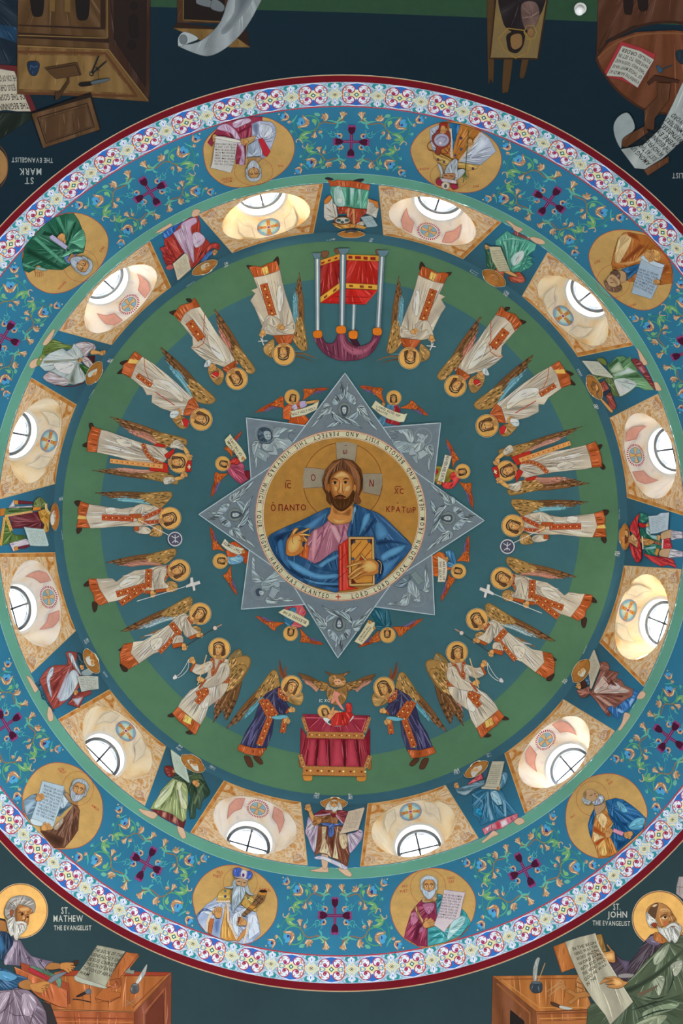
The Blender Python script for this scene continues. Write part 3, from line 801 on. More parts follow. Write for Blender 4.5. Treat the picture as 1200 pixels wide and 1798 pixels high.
ch = Fig('painted_bearded_man', 'large painted bust of a bearded man in blue mantle holding a red book', 'person', (450,750,4), (580,1100), base=114, step=6, seed=5)
ch.draw('''
mantle 24507c ~ f26@250,1300 : 520,566 430,598 330,648 200,703 90,764 96,830 130,902 182,972 240,1034 330,1090 420,1124 500,1144 580,1153 640,1000 660,800 560,640
mantle/fold 4f86b4 ~ n : 140,780 250,715 340,690 420,640 470,610 500,600 440,670 380,720 300,690 220,740 160,800
mantle/fold 12243f ~ n : 95,820 150,900 210,960 330,1040 450,1085 575,1100 575,1130 440,1110 320,1065 200,990 130,900
mantle/fold 5b97c2 ~ n : 215,930 300,965 400,1020 480,1035 570,1030 570,1055 460,1070 360,1045 270,1000
mantle/fold 5b97c2 ~ n : 330,1060 420,1085 520,1095 575,1098 575,1110 470,1108 380,1090
mantle/fold 14284a ~ n : 120,770 200,735 260,725 210,760 180,830 190,900 160,870 140,820
mantle/fold 3d74a8 ~ n : 150,810 180,790 195,860 200,930 240,1000 190,950 160,880
tunic a56a80 f22@560,600 : 505,652 540,682 600,682 662,670 655,765 640,790 580,828 576,868 520,892 450,942 410,958 360,930 300,902 330,850 365,768 400,722 470,690
tunic/under_sleeve c4602c f8@340,780 : 300,902 330,850 350,800 372,850 362,930
tunic/fold d9a9b6 ~ n : 520,690 560,700 600,790 610,830 570,800 540,740
tunic/fold 6e3a55 ~ n : 610,690 625,700 600,800 585,815 600,750
tunic/fold 6e3a55 ~ n : 470,700 480,710 440,900 428,930 450,800
tunic/fold d3a0b0 ~ n : 400,740 430,730 410,900 395,940 390,850
mantle#2 24507c ~ f10@600,1200 : 575,870 500,905 420,965 360,945 420,985 480,1005 580,1000
mantle#2/fold 5b97c2 ~ n : 440,965 500,925 570,895 572,915 510,950 460,985
neck c08548 ~ : 535,545 600,590 672,545 680,610 672,655 605,680 545,676 500,640 520,600
neck/shading 8a5228 ~ n : 540,560 600,605 668,560 660,620 610,615 550,605
neck/shading dcae70 ~ n : 540,640 590,655 640,645 600,670 560,668
mantle#3 24507c ~ f24@720,480 : 690,533 742,560 850,600 920,650 1000,730 1092,826 1062,890 1000,962 930,1034 880,1076 830,1092 780,900 800,790 650,775 655,690 676,640 688,590
mantle#3/fold 4f86b4 ~ n : 850,660 900,690 930,760 860,790 840,740
mantle#3/fold 5b97c2 ~ n : 760,620 800,605 790,660 740,740 725,755 740,690
mantle#3/fold 14284a ~ n : 700,560 720,560 690,640 680,750 660,760 668,690 680,640
mantle#3/fold 14284a ~ n : 830,640 845,645 800,720 760,760 745,760 790,690
mantle#3/fold 5b97c2 ~ n : 880,900 960,850 1050,830 1010,880 930,920 890,940
mantle#3/fold 14284a ~ n : 850,800 950,790 1080,825 960,815 860,830
mantle#3/fold 4a80b0 ~ n : 870,960 960,930 1020,900 960,980 900,1050 880,1020
mantle#3/fold 14284a ~ n : 835,920 880,940 900,1000 870,1070 845,1085 868,1020 855,960
mantle#3/fold 7fb2d2 ~ n : 688,560 705,570 690,620 678,680 672,650
hair 633c22 f44@606,80 : 608,217 545,236 488,298 462,370 470,432 492,468 494,512 520,546 560,470 660,470 694,532 730,536 738,516 722,484 748,430 751,360 736,292 682,233
hair/lock 8a5a38 ~ n : 596,228 530,262 486,340 482,420 500,440 505,360 540,290
hair/lock 8a5a38 ~ n : 622,228 690,262 728,340 730,420 712,470 706,380 672,290
hair/lock 6f452a ~ n : 700,440 722,480 716,520 700,525 690,470
hair/lock a3724a w4 ~ t1 : 600,224 520,290 492,380 490,430
hair/lock a3724a w4 ~ t1 : 605,222 540,280 508,350
hair/lock a3724a w4 ~ t1 : 615,222 690,285 722,380 716,440
hair/lock a3724a w4 ~ t1 : 615,224 680,300 700,360
hair/lock 2c180d w5 ~ t1 : 590,226 505,300 474,380 484,440 500,500
hair/lock 2c180d w5 ~ t1 : 625,224 715,300 742,380 728,450
hair/lock 2c180d w5 ~ t1 : 606,219 607,260 604,300
face 8e5527 ~ : 600,296 550,318 520,360 515,430 528,480 560,540 600,560 650,530 684,480 692,430 684,355 655,318
face/skin c78b4c ~ n : 598,306 556,326 534,364 530,420 545,470 575,500 600,505 640,490 668,460 676,410 668,360 645,326
face/skin dcb177 ~ n : 575,318 610,308 640,325 652,350 610,350 590,350 552,356 550,340
face/skin dcb177 ~ n : 640,405 665,410 655,445 630,450 618,430
face/skin d6a566 ~ n : 545,410 570,415 570,445 550,445
ear 9a6030 ~ : 512,395 498,400 494,430 508,455 520,440
ear b87c42 ~ : 688,400 704,408 702,440 690,460 682,440
beard 46290f ~ : 518,440 534,484 556,502 574,490 590,482 606,490 624,504 650,490 688,440 684,510 650,560 605,586 560,570 528,520
beard/whisker 6e4529 w4 ~ t1 : 540,490 560,540 592,570
beard/whisker 6e4529 w4 ~ t1 : 660,485 650,530 615,570
beard/whisker 6e4529 w4 ~ t1 : 590,520 592,550 600,572
beard/whisker 6e4529 w4 ~ t1 : 620,515 620,545 610,570
face/eye 5a2f18 w9 ~ t1 : 526,368 550,358 582,372
face/eye 5a2f18 w9 ~ t1 : 606,370 630,356 656,366
face/eye c2a274 ~ n : 533,390 552,380 574,390 554,398
face/eye c2a274 ~ n : 608,388 628,378 648,386 628,396
face/eye 2a150b e n : 554,387 10,10
face/eye 2a150b e n : 628,385 10,10
face/eye 3a1c0e w4 ~ t1 : 530,388 552,377 576,388
face/eye 3a1c0e w4 ~ t1 : 606,386 628,375 650,385
face/nose 7a431f w5 ~ : 586,372 584,420 572,450 580,464 600,466
face/nose e3bd85 w8 ~ t1 : 596,372 596,420 594,452
face/nose 7a431f w5 ~ t1 : 604,376 606,440 614,456 602,466
face/mouth 8a4a30 ~ n : 562,492 588,484 614,490 590,500
face/mouth 3a1c0e w4 ~ t1 : 558,492 588,492 618,490
beard/moustache 46290f ~ : 590,472 570,476 548,492 560,490 590,482 616,490 632,490 610,476
book c02a1e f10@600,300 : 580,832 646,782 652,1122 724,1134 582,1152
book/page_edge e0604a w5 : 592,832 592,1148
book/page_edge 8a120e w4 : 604,822 606,1146
book/page_edge e0604a w4 : 620,810 624,1142
book/page_edge 8a120e w4 : 582,940 640,880
book/page_edge 8a120e w4 : 582,1060 640,1010
book/cover 8d4f22 : 648,768 830,768 836,1110 654,1118
book/cover#2 c98a34 g : 668,790 814,790 818,1092 674,1098
book/cover#2 8f4a1e w6 : 672,880 740,800
book/cover#2 8f4a1e w6 : 674,960 800,800
book/cover#2 8f4a1e w6 : 690,1010 810,860
book/cover#2 8f4a1e w6 : 730,1040 814,940
book/cover#2 5c1f12 : 668,790 700,790 668,830
book/cover#2 5c1f12 : 814,790 782,790 814,824
book/cover#2 5c1f12 : 674,1098 704,1096 674,1062
book/cover d9a24e b12 : 656,776 823,776 828,1104 660,1110 656,776
book/gem 3a5a78 e : 795,798 10,10
book/gem 3a5a78 e : 680,925 10,10
book/gem a03a28 e : 740,925 12,12
book/gem 3a5a78 e : 690,805 8,8
hand b27438 ~ : 206,872 212,800 236,762 262,714 284,706 294,714 266,750 300,734 366,706 376,712 330,744 380,752 376,764 336,764 362,788 354,808 330,800 322,830 334,852 302,890 252,906 214,896
hand/highlight dfae6c ~ n : 222,860 228,800 256,770 300,760 310,800 290,860 250,880
hand/highlight dfae6c w9 ~ t1 : 256,752 270,724 286,712
hand/highlight dfae6c w8 ~ t1 : 300,745 340,728 370,710
hand/highlight dfae6c w8 ~ t1 : 300,752 340,752 374,758
hand/highlight dfae6c w7 ~ t1 : 318,770 345,785 352,800
hand/crease 6b3a18 w4 ~ t1 : 262,752 250,790 262,820
hand/crease 6b3a18 w4 ~ t1 : 300,760 325,772 340,800
hand/crease 6b3a18 w4 ~ t1 : 290,790 318,800 322,826
hand/crease 6b3a18 w4 ~ t1 : 300,740 330,745 350,748
hand#2 b27438 ~ : 868,1000 862,960 836,934 800,924 768,924 746,890 730,884 734,906 758,930 720,938 668,958 634,978 636,988 674,978 730,964 690,1000 644,1046 650,1058 690,1030 676,1048 654,1064 662,1074 700,1054 740,1026 712,1052 700,1066 716,1068 760,1044 820,1040 866,1020
hand#2/highlight dfae6c ~ n : 760,950 800,938 840,960 846,1000 800,1020 760,1010 745,980
hand#2/highlight dfae6c w8 ~ t1 : 648,980 690,966 740,950
hand#2/highlight dfae6c w9 ~ t1 : 652,1050 700,1006 750,980
hand#2/highlight dfae6c w8 ~ t1 : 666,1068 710,1040 752,1010
hand#2/highlight dfae6c w7 ~ t1 : 738,892 756,918 780,940
hand#2/crease 6b3a18 w4 ~ t1 : 700,1000 740,966 770,960
hand#2/crease 6b3a18 w4 ~ t1 : 690,1034 740,1000 776,985
hand#2/crease 6b3a18 w4 ~ t1 : 716,1050 760,1024 790,1014
cuff 1b3c63 ~ : 850,930 884,950 886,1010 870,1040 862,1000 866,965
cuff d0a050 w4 ~ : 856,934 882,960 876,1030
''')
ch.done()
# four winged heads on the star's axis points, four winged creatures on the corner points
SER = '''
wing#1 8fa2b0 ~ f32@600,640 : 560,180 530,230 550,330 620,440 690,520 780,560 800,500 770,420 690,360 600,290
wing#2 8b9eac ~ f32@600,640 : 660,180 680,230 660,300 560,360 450,400 400,500 410,560 480,560 560,480 640,370 640,250
wing#1 8fa2b0 ~ f32@600,640 : 560,180 530,230 550,330 620,440 690,520 780,560 800,500 770,420 690,360 600,290
wing#3 93a6b3 ~ f40@420,560 : 400,600 350,520 270,530 230,620 180,720 120,830 30,945 130,880 200,790 300,720 390,690
wing#4 93a6b3 ~ f40@800,580 : 800,600 850,535 920,560 960,640 1000,740 1060,850 1150,980 1040,900 960,820 900,760 820,700
wing#5 8b9eac ~ f28@820,660 : 810,660 830,720 780,790 680,830 560,870 420,910 300,925 360,870 440,820 560,760 680,720
wing#6 8fa2b0 ~ f32@390,660 : 390,640 395,720 450,800 560,850 700,870 820,900 895,945 850,880 740,800 640,760 560,740 470,700
halo_disc 7f8e8f e : 600,625 105,112
head#a 46586a ~ : 545,640 550,580 600,560 650,580 656,640 630,720 570,720
head#a/face c3cdd0 ~ n : 565,620 580,590 620,590 632,620 625,670 600,700 575,670
head#a/face 33475a w8 : 570,628 592,630
head#a/face 33475a w8 : 608,630 630,628
head#a/face 33475a w7 : 600,630 596,662
head#a/face 33475a w7 : 588,680 610,680
'''
SD = {'top': ((605,720),(606,654)), 'left': ((414,903.5),(348,906)), 'right': ((786,909.5),(852,912)), 'bottom': ((596,1095),(594,1160))}
for k, lab in (('top', 'grey six-winged head on the star point nearest the red-curtained canopy'), ('left', 'grey six-winged head on the left point of the star'),
               ('right', 'grey six-winged head on the right point of the star'), ('bottom', 'grey six-winged head on the star point above the red altar')):
    f = Fig('painted_seraph', lab, 'painted angel', (540,650,9.23), (600,900), base=72, group='six-winged heads on the star', sim=((605,720),(606,654))+SD[k], seed=3, gain=1.25)
    f.kd = .26; f.draw(SER).done()
G = dict(cat='painted animal', base=66, gain=1.3)
f = Fig('painted_lion', 'grey winged lion with a book on the upper left corner of the star', crop=(420,725,12), foot=(600,900), **G)
f.draw('''
wing 8ea0ac ~ f28@720,500 : 700,500 710,380 760,300 900,280 1060,320 1190,350 1060,380 960,400 880,440 840,500 760,530
wing#2 8ea0ac ~ f28@400,600 : 470,720 460,620 380,580 300,590 262,680 270,800 310,920 340,1180 380,1080 370,960 400,860
body 9db0ba ~ f14@700,520 : 690,600 760,520 900,530 1020,530 1110,580 1130,640 1020,740 930,800 900,740 800,760 690,800 560,790 490,730 500,640
body/leg a3b5bf ~ : 700,680 760,700 800,800 810,880 720,880 620,860 600,820 720,800
body/leg a3b5bf ~ : 560,860 620,850 640,900 600,960 560,1030 540,960
tail 4e6274 w12 ~ : 1110,600 1040,500 1040,440 1110,410 1180,430
mane 3d5264 ~ f24@580,460 : 400,380 440,320 540,300 640,340 690,440 690,560 640,640 520,640 430,610 390,500
head 9fb1bb ~ : 510,400 560,370 640,380 670,460 660,540 600,560 540,520
head/face 33475a w12 : 560,450 600,452
head/face 33475a w12 : 620,450 650,452
head/face 33475a w10 ~ : 580,500 620,520 655,500
head/face d3dde2 w14 : 612,440 622,490
book 8fa3ae : 320,890 390,720 620,850 570,1040
book/page aab9bf : 390,840 420,810 540,880 500,960
halo_ring a9b7ba w5 c : '''+' '.join('%.0f,%.0f' % tuple(p) for p in ell(540,430,200,190,n=40))+'\n').done()
f = Fig('painted_ox', 'grey winged ox with an open book on the upper right corner of the star', crop=(680,730,10.91), foot=(420,700), **G)
f.draw('''
wing 8ea0ac ~ f28@480,520 : 520,520 500,300 430,245 260,250 20,280 120,320 330,350 370,440 440,530
wing#2 8ea0ac ~ f28@780,600 : 720,620 760,560 840,535 900,580 915,680 880,800 820,960 800,1080 780,900 790,780
body 9bb0bc ~ f18@700,420 : 110,520 200,465 340,480 480,520 580,520 700,460 730,500 700,620 560,700 430,700 270,700 160,600
body/leg a3b5bf ~ : 450,620 520,600 530,680 580,720 640,820 600,830 560,740 430,750
tail 4e6274 w10 ~ : 110,500 80,430 170,420 200,380 150,355 70,380 40,360
head a5b7c0 ~ : 600,420 620,360 680,340 740,380 780,420 740,440 700,520 620,510 570,490
head/horn b8c7ce ~ : 600,380 570,350 620,330 640,370
head/horn b8c7ce ~ : 730,390 770,360 775,320 790,370 760,410
head/face 33475a w12 : 620,410 640,440
head/face 33475a w12 : 700,430 680,450
head/face 33475a w9 ~ : 590,490 620,495 640,485
book 96a9b3 : 480,780 580,740 600,890 560,910
book/page a9b9bf : 590,700 700,640 800,720 640,830
halo_ring a9b7ba w5 c : '''+' '.join('%.0f,%.0f' % tuple(p) for p in ell(695,390,165,160,n=40))+'\n').done()
f = Fig('painted_winged_youth', 'grey winged youth bending over a book on the lower left corner of the star', crop=(420,970,12), foot=(560,900), cat='painted angel', base=66, gain=1.3)
f.draw('''
wing 8ea0ac ~ f32@520,600 : 500,620 510,540 420,490 350,420 330,280 320,130 270,90 260,300 250,480 280,620 400,640
wing#2 8ea0ac ~ f28@560,1000 : 560,960 600,930 700,1000 840,960 1000,960 1150,1015 1050,1030 880,1040 740,1090 600,1080 545,1020
robe 8fa3b0 ~ f26@480,620 : 460,640 560,560 700,420 770,390 890,510 1000,640 860,620 850,700 880,780 800,820 700,710 620,800 480,770
arm 9fb2bd ~ : 480,700 620,700 700,640 780,600 850,640 850,720 780,740 720,700 600,760 500,760
book 97a9b4 : 690,720 860,800 740,1000 610,920
book/cover 33475a w10 : 830,830 720,980
head 3d5264 ~ : 350,800 420,760 470,800 440,900 400,920 360,880
head/face b3c0c6 ~ n : 420,820 480,810 520,840 500,890 440,890
head/face 33475a w9 : 440,850 470,850
halo_ring 93a5ad w5 c : '''+' '.join('%.0f,%.0f' % tuple(p) for p in ell(420,835,155,158,n=40))+'\n').done()
f = Fig('painted_eagle', 'grey eagle with a book on the lower right corner of the star', crop=(680,970,12), foot=(560,760), **G)
f.draw('''
tail 6f8494 ~ f10@460,620 : 330,540 420,480 520,470 500,560 420,700 300,740 160,710 240,620
wing 8ea0ac ~ f36@480,850 : 500,860 420,840 330,900 280,1020 0,1080 0,1110 250,1130 400,1140 470,1080 480,960
wing#2 8ea0ac ~ f36@820,840 : 660,800 760,780 790,660 800,460 790,420 830,240 860,420 900,600 910,800 820,850 700,780
body 93a7b3 ~ f22@620,980 : 430,820 450,620 520,590 620,700 700,850 710,960 700,1050 640,1030 560,1020 540,1000 620,980 520,880
head/face b3c1c8 ~ n : 570,1000 640,980 690,1030 620,1030
head/face 26384a w10 : 610,1010 630,1015
book 7f9499 : 500,470 600,380 800,600 660,700
book/page 5f757c w8 : 560,470 720,640
book/page 5f757c w8 : 600,430 760,610
halo_ring 8f9fa5 w5 c : '''+' '.join('%.0f,%.0f' % tuple(p) for p in ell(645,980,165,165,n=40))+'\n').done()
# eight small half-length angels between the star's points, each with a lettered scroll
OR, PU = 'b04a1a', '6d5f8e'
def small(name_lab, crop, foot, src, seed):
    Fig('painted_small_angel', name_lab, 'painted angel', crop, foot, base=3, group='small angels around the star', seed=seed).draw(src).done()
small('small orange-winged angel in orange robe with scroll reading holy holy holy', (440,660,7.5), (620,630), '''
wing#1 >6d5f8e b04a1a b85a20 : 440,420 400,290 60,480 110
wing#2 >6d5f8e b04a1a b85a20 : 690,320 720,180 1040,155 95
robe c4561e f22@560,380 : 500,370 430,420 430,560 520,580 500,615 710,648 770,570 700,500 650,330 580,330
robe/tunic a9a0c4 ~ f6@580,380 : 540,400 600,370 620,440 560,440
arm a9a0c4 ~ : 650,340 730,330 740,390 660,420
arm cf9d5c ~ : 735,338 880,315 900,340 750,365
halo : 548,275 97,97
head hair=4d2e1b : 560,292 100,8 .5
scroll d9ccb0 : 520,460 700,420 830,370 890,320 905,322 870,440 720,510 540,545
scroll/lettering lines 3a2a20 : 545,480 850,392 862,440 552,530 | HOLY HOLY HOLY
hand#1 : 528,490 46,90
hand#2 : 880,325 40,60
''', 11)
small('small orange-winged angel in blue and crimson with scroll reading Lord God of Sabaoth', (610,660,7.5), (540,650), '''
wing#1 >6d5f8e b04a1a b85a20 : 500,360 440,170 150,125 110
wing#2 >6d5f8e b04a1a b85a20 : 690,420 860,340 1080,525 100
robe 4a7898 ~ f14@600,360 : 530,370 600,380 700,400 690,560 690,645 460,655 390,580 480,500
robe#2 96222e ~ f12@640,380 : 640,370 690,430 700,500 690,640 540,620 510,580 600,470
halo : 616,285 96,96
head hair=4d2e1b : 612,300 105,0 .1
scroll d8ccae : 375,320 500,410 640,470 750,500 795,490 750,600 690,605 540,560 430,500 320,405
scroll/lettering lines 3a2a20 : 395,370 715,505 650,580 375,450 | LORD GOD OF/SABAOTH
hand : 480,370 50,150
''', 12)
small('small orange-winged angel in rose robe with scroll reading in the name of the Lord', (355,740,12), (960,1200), '''
wing#1 >6d5f8e b04a1a b85a20 : 640,760 500,560 850,180 130
wing#2 >6d5f8e b04a1a b85a20 : 540,1090 290,1110 180,1610 170
robe#2 b02a20 ~ f8@560,880 : 560,880 620,800 740,750 800,830 740,900 620,910
robe a04460 ~ f24@560,940 : 520,960 620,910 740,920 820,850 890,940 880,1040 1010,1050 1020,1170 880,1280 800,1310 640,1180 540,1060
robe#3 6e1a24 ~ : 890,1050 1005,1050 1020,1165 960,1200
halo : 432,885 153,153
head hair=4d2e1b : 455,890 165,-78 .3
scroll cfc5a6 : 590,255 640,340 740,450 830,560 900,680 935,770 860,840 800,850 700,680 600,580 500,480 470,380
scroll/lettering lines 3a2a20 : 720,800 505,430 610,330 850,690 | IN THE NAME/OF THE LORD
hand : 860,770 90,-30
''', 13)
small('small orange-winged angel in red and olive with scroll reading heaven and earth', (750,750,11.24), (160,1000), '''
wing#1 >6d5f8e b04a1a b85a20 : 520,800 610,620 385,215 130
wing#2 >6d5f8e b04a1a b85a20 : 640,1080 860,1130 920,1620 150
robe 8a7a2c ~ f16@560,900 : 560,860 430,810 170,780 140,1030 240,1120 420,1100 500,980
robe#3 b8262a ~ : 150,860 210,840 220,900 150,940
robe#2 c83230 ~ f12@620,940 : 560,880 470,930 470,1010 520,1060 420,1090 310,1090 320,1180 420,1220 520,1190 630,1050 640,980
halo : 710,870 145,145
head hair=4d2e1b : 700,880 160,84 -.4
scroll d3ccb8 : 362,540 495,570 450,740 390,900 345,1090 215,1050 260,900 320,720
scroll/lettering lines 3a2a20 : 475,570 345,1070 240,1050 380,560 | HEAVEN AND EARTH
hand : 250,1100 95,100
''', 14)
small('small orange-winged angel in light blue sleeve with scroll reading that cometh', (355,910,12), (980,850), '''
wing#1 >6d5f8e b04a1a b85a20 : 480,700 240,640 165,165 140
wing#2 >6d5f8e b04a1a b85a20 : 600,980 470,1220 740,1640 150
robe c2501c f26@560,820 : 500,700 620,500 700,490 1000,730 950,980 860,910 760,960 560,920
robe#2 6fa3cc ~ f10@560,860 : 530,820 660,820 780,770 860,820 860,900 760,960 600,970 540,920
halo : 382,903 157,157
head hair=4d2e1b : 410,895 165,-84 .2
scroll cdc6b4 : 475,430 570,530 700,590 880,640 830,740 760,770 620,720 500,650 400,560
scroll/lettering lines 3a2a20 : 770,750 420,560 480,480 830,670 | THAT COMETH
hand : 860,700 90,-50
''', 15)
small('small orange-winged angel in blue with scroll reading are full of thy glory', (740,920,12), (240,900), '''
wing#1 >6d5f8e b04a1a b85a20 : 750,780 1000,760 1005,225 160
wing#2 >6d5f8e b04a1a b85a20 : 590,1060 690,1180 410,1660 150
robe c8601f f24@620,900 : 640,940 560,980 540,1060 320,1110 250,1080 215,700 380,580 480,620 540,720
robe#2 3f78a6 ~ f14@700,860 : 520,580 600,550 690,600 750,840 720,910 620,920 550,880 560,800 640,800 540,700
halo : 792,997 155,155
head hair=4d2e1b : 780,990 165,100 .3
scroll c9c3b2 : 350,680 440,720 540,790 555,950 545,1080 510,1220 350,1220 370,1050 360,850
scroll/lettering lines 3a2a20 : 530,780 525,1190 380,1190 370,790 | ARE FULL OF/THY GLORY
hand : 540,740 90,200
''', 16)
small('small orange-winged angel in pink and blue with scroll reading blessed is he', (440,1050,7.5), (620,110), '''
wing#1 >6d5f8e b04a1a b85a20 : 450,330 300,410 60,235 100
wing#2 >6d5f8e b04a1a b85a20 : 650,400 680,570 975,620 95
robe c0505a f16@560,360 : 455,120 680,90 740,190 700,260 680,380 600,400 520,370 440,260
robe#2 2f6f96 ~ f10@520,360 : 440,250 520,140 600,140 590,260 520,380 470,360
halo : 528,468 95,95
head hair=4d2e1b : 532,450 100,188 -.2
scroll d3c6aa : 365,190 440,145 560,180 680,240 770,300 770,350 730,385 600,320 480,260
scroll/lettering lines 3a2a20 : 715,360 415,205 440,165 745,305 | BLESSED IS HE
hand : 590,400 44,200
''', 17)
small('small orange-winged angel in dark teal robe with scroll reading Hosanna in the highest', (600,1050,7.5), (500,130), '''
wing#1 >6d5f8e b04a1a b85a20 : 500,420 490,560 215,655 95
wing#2 >6d5f8e b04a1a b85a20 : 670,380 780,490 1085,270 100
robe 17566a ~ f26@580,380 : 400,220 455,125 600,150 640,260 655,350 610,400 520,430 440,400 440,300
halo : 610,490 100,100
head hair=4d2e1b : 604,472 100,182 .3
scroll cdc2a4 : 340,320 440,320 430,420 350,530 265,620 170,575 260,450
scroll/lettering lines 3a2a20 : 405,400 275,590 215,545 350,365 | HOSANNA IN/THE HIGHEST
hand#1 : 370,315 60,-80
hand#2 : 430,400 46,190
''', 18)
# ---------------------------------------------------------------- the procession of winged figures round the dome
RO, OG = 'b3a999', 'a04d1e'
A = {}
A[1] = ((290,430,4.444), '''
wing#1 >6fa9bd 7d5630 9a7844 : 990,725 1095,790 1050,215 120
wing#2 9a7844 ~ f16@860,760 : 850,740 800,765 768,800 775,840 810,870 850,868
wing#3 7d5630 w14 ~ t2 : 1000,850 1090,850 1190,890
wing#3 6a4526 w12 ~ t2 : 1000,866 1080,880 1150,910
wing#3 4f7f92 w10 ~ t2 : 990,830 1040,828 1080,832
shoe#1 35241c ~ : 636,158 690,168 700,200 660,190
shoe#2 35241c ~ : 845,130 880,88 890,150 860,160
robe/hem a04d1e f14@800,600 : 655,172 700,160 745,172 790,148 870,122 896,195 850,216 764,242 695,258
robe b3a999 f34@930,780 : 690,252 764,240 850,214 896,193 915,290 945,400 985,520 1012,610 1005,700 845,706 780,690 745,600 700,490 665,432 704,376 672,352 722,332
robe/hem d9a85a f4@800,600 : 752,180 796,160 812,216 772,236
robe/drape cdc6b8 ~ f6@900,700 : 880,330 910,325 920,420 900,520 870,470
robe/jewelled_strip a04d1e b56 : 768,300 840,552
sleeve b3a999 ~ f8@830,540 : 790,560 840,552 900,590 860,640 800,620 770,690 742,686
shoulder a04d1e f8@930,790 : 842,704 1008,698 985,765 950,786 890,782
sleeve#2 b3a999 ~ f6@1000,640 : 1010,600 1005,690 900,680 870,650 930,640
hand#1 : 900,635 60,-60
hand#2 : 757,690 60,200
staff#1 c9d3d6 w5 : 757,700 762,745
staff#1 c9d3d6 w7 : 725,748 798,744
staff#1 c9d3d6 w7 : 745,720 770,780
halo : 927,850 84,84
head : 922,838 104,180 .35
''', (798,848), (498.6,621.3,463.3,461.5), (719.8,627.9,763.7,472), 'm',
 ('angel with white robe and small cross left of the red-curtained canopy', 'angel with white robe and small cross right of the red-curtained canopy'))
A[2] = ((290,430,4.444), '''
wing#1 >c07a68 7d5630 9a7844 : 570,900 680,960 385,490 130
wing#2 9a7844 ~ f18@450,1010 : 420,960 340,950 345,1020 400,1090 440,1080 460,1010
shoe#1 35241c ~ : 35,522 90,510 80,545 50,540
shoe#2 35241c ~ : 165,418 200,420 205,445 175,440
robe/hem a04d1e f16@400,950 : 65,540 120,470 200,450 232,410 272,480 200,500 120,605
robe b3a999 f36@520,950 : 118,602 150,540 200,500 272,482 310,540 400,680 490,800 545,900 480,960 400,930 330,910 262,860 200,800 216,780 212,720
robe/edge a04d1e w6 : 308,530 300,680 316,700 296,770 250,800 204,796
robe/jewelled_strip a04d1e b62 : 185,595 285,735
robe/drape cdc6b8 ~ f10@540,900 : 330,700 400,760 470,900 430,900 360,820
shoulder a04d1e f10@540,1000 : 445,962 545,900 570,985 555,1000 490,1010
hand#1 : 370,950 62,130
hand#2 : 430,1010 60,100
censer b9c7cf ~ f6@330,900 : 300,940 330,890 355,905 350,935 320,950
vessel b8262a ~ : 360,1010 390,985 420,1000 400,1030 370,1030
vessel/rim d9c3a0 w6 : 360,1008 400,1032
halo : 558,1042 83,83
head : 552,1040 106,150 .45
''', (90,500), (415.6,664.5,323.8,533.5), (800.5,676.9,899,549), 'm',
 ('white-robed angel holding a blue dish and red vessel, second to the left of the canopy', 'white-robed angel holding a blue dish and red vessel, second to the right of the canopy'))
A[3] = ((120,600,4.286), '''
wing#1 >6fa9bd 7d5630 9a7844 : 970,450 1080,420 690,30 130
wing#2 9a7844 ~ f18@880,570 : 780,570 860,560 910,600 890,650 840,650 800,610
shoe#1 35241c ~ : 390,155 445,138 440,170 400,172
shoe#2 35241c ~ : 368,235 410,200 420,235 380,242
robe/hem a04d1e f16@900,450 : 500,70 560,115 520,150 470,272 400,235 415,170 440,150
robe/hem d9a85a n : 460,128 545,140 520,165 445,160
robe b3a999 f40@960,480 : 556,112 640,165 760,260 880,370 945,420 980,490 940,540 860,555 790,530 700,500 625,455 630,400 590,400 560,345 470,272 510,170
robe/edge a04d1e w5 : 570,118 575,200 600,270 630,300 600,340
robe/jewelled_strip a04d1e b36 : 515,250 625,330
robe/trim a5482a w7 : 650,375 800,478
robe/drape cdc6b8 ~ f10@940,460 : 640,280 760,300 860,400 850,450 760,380 660,340
shoulder a04d1e f12@985,500 : 870,525 905,440 945,415 985,490 975,520 920,555 865,555
hand#1 : 828,530 60,110
hand#2 : 820,560 56,70
dish b9c7cf ~ f6@790,540 : 760,550 775,520 820,515 830,540 800,570 770,570
vessel b8262a : 850,590 880,570 905,600 890,640 860,625
vessel/rim d9c3a0 w7 : 850,590 862,626
halo : 998,582 82,82
head : 1000,578 106,110 .45
''', (400,200), (352.9,735.8,220.3,644.3), (856.2,747,997.3,663), 'm',
 ('white-robed angel holding a silver bowl, third to the left of the canopy', 'white-robed angel holding a silver bowl, third to the right of the canopy'))
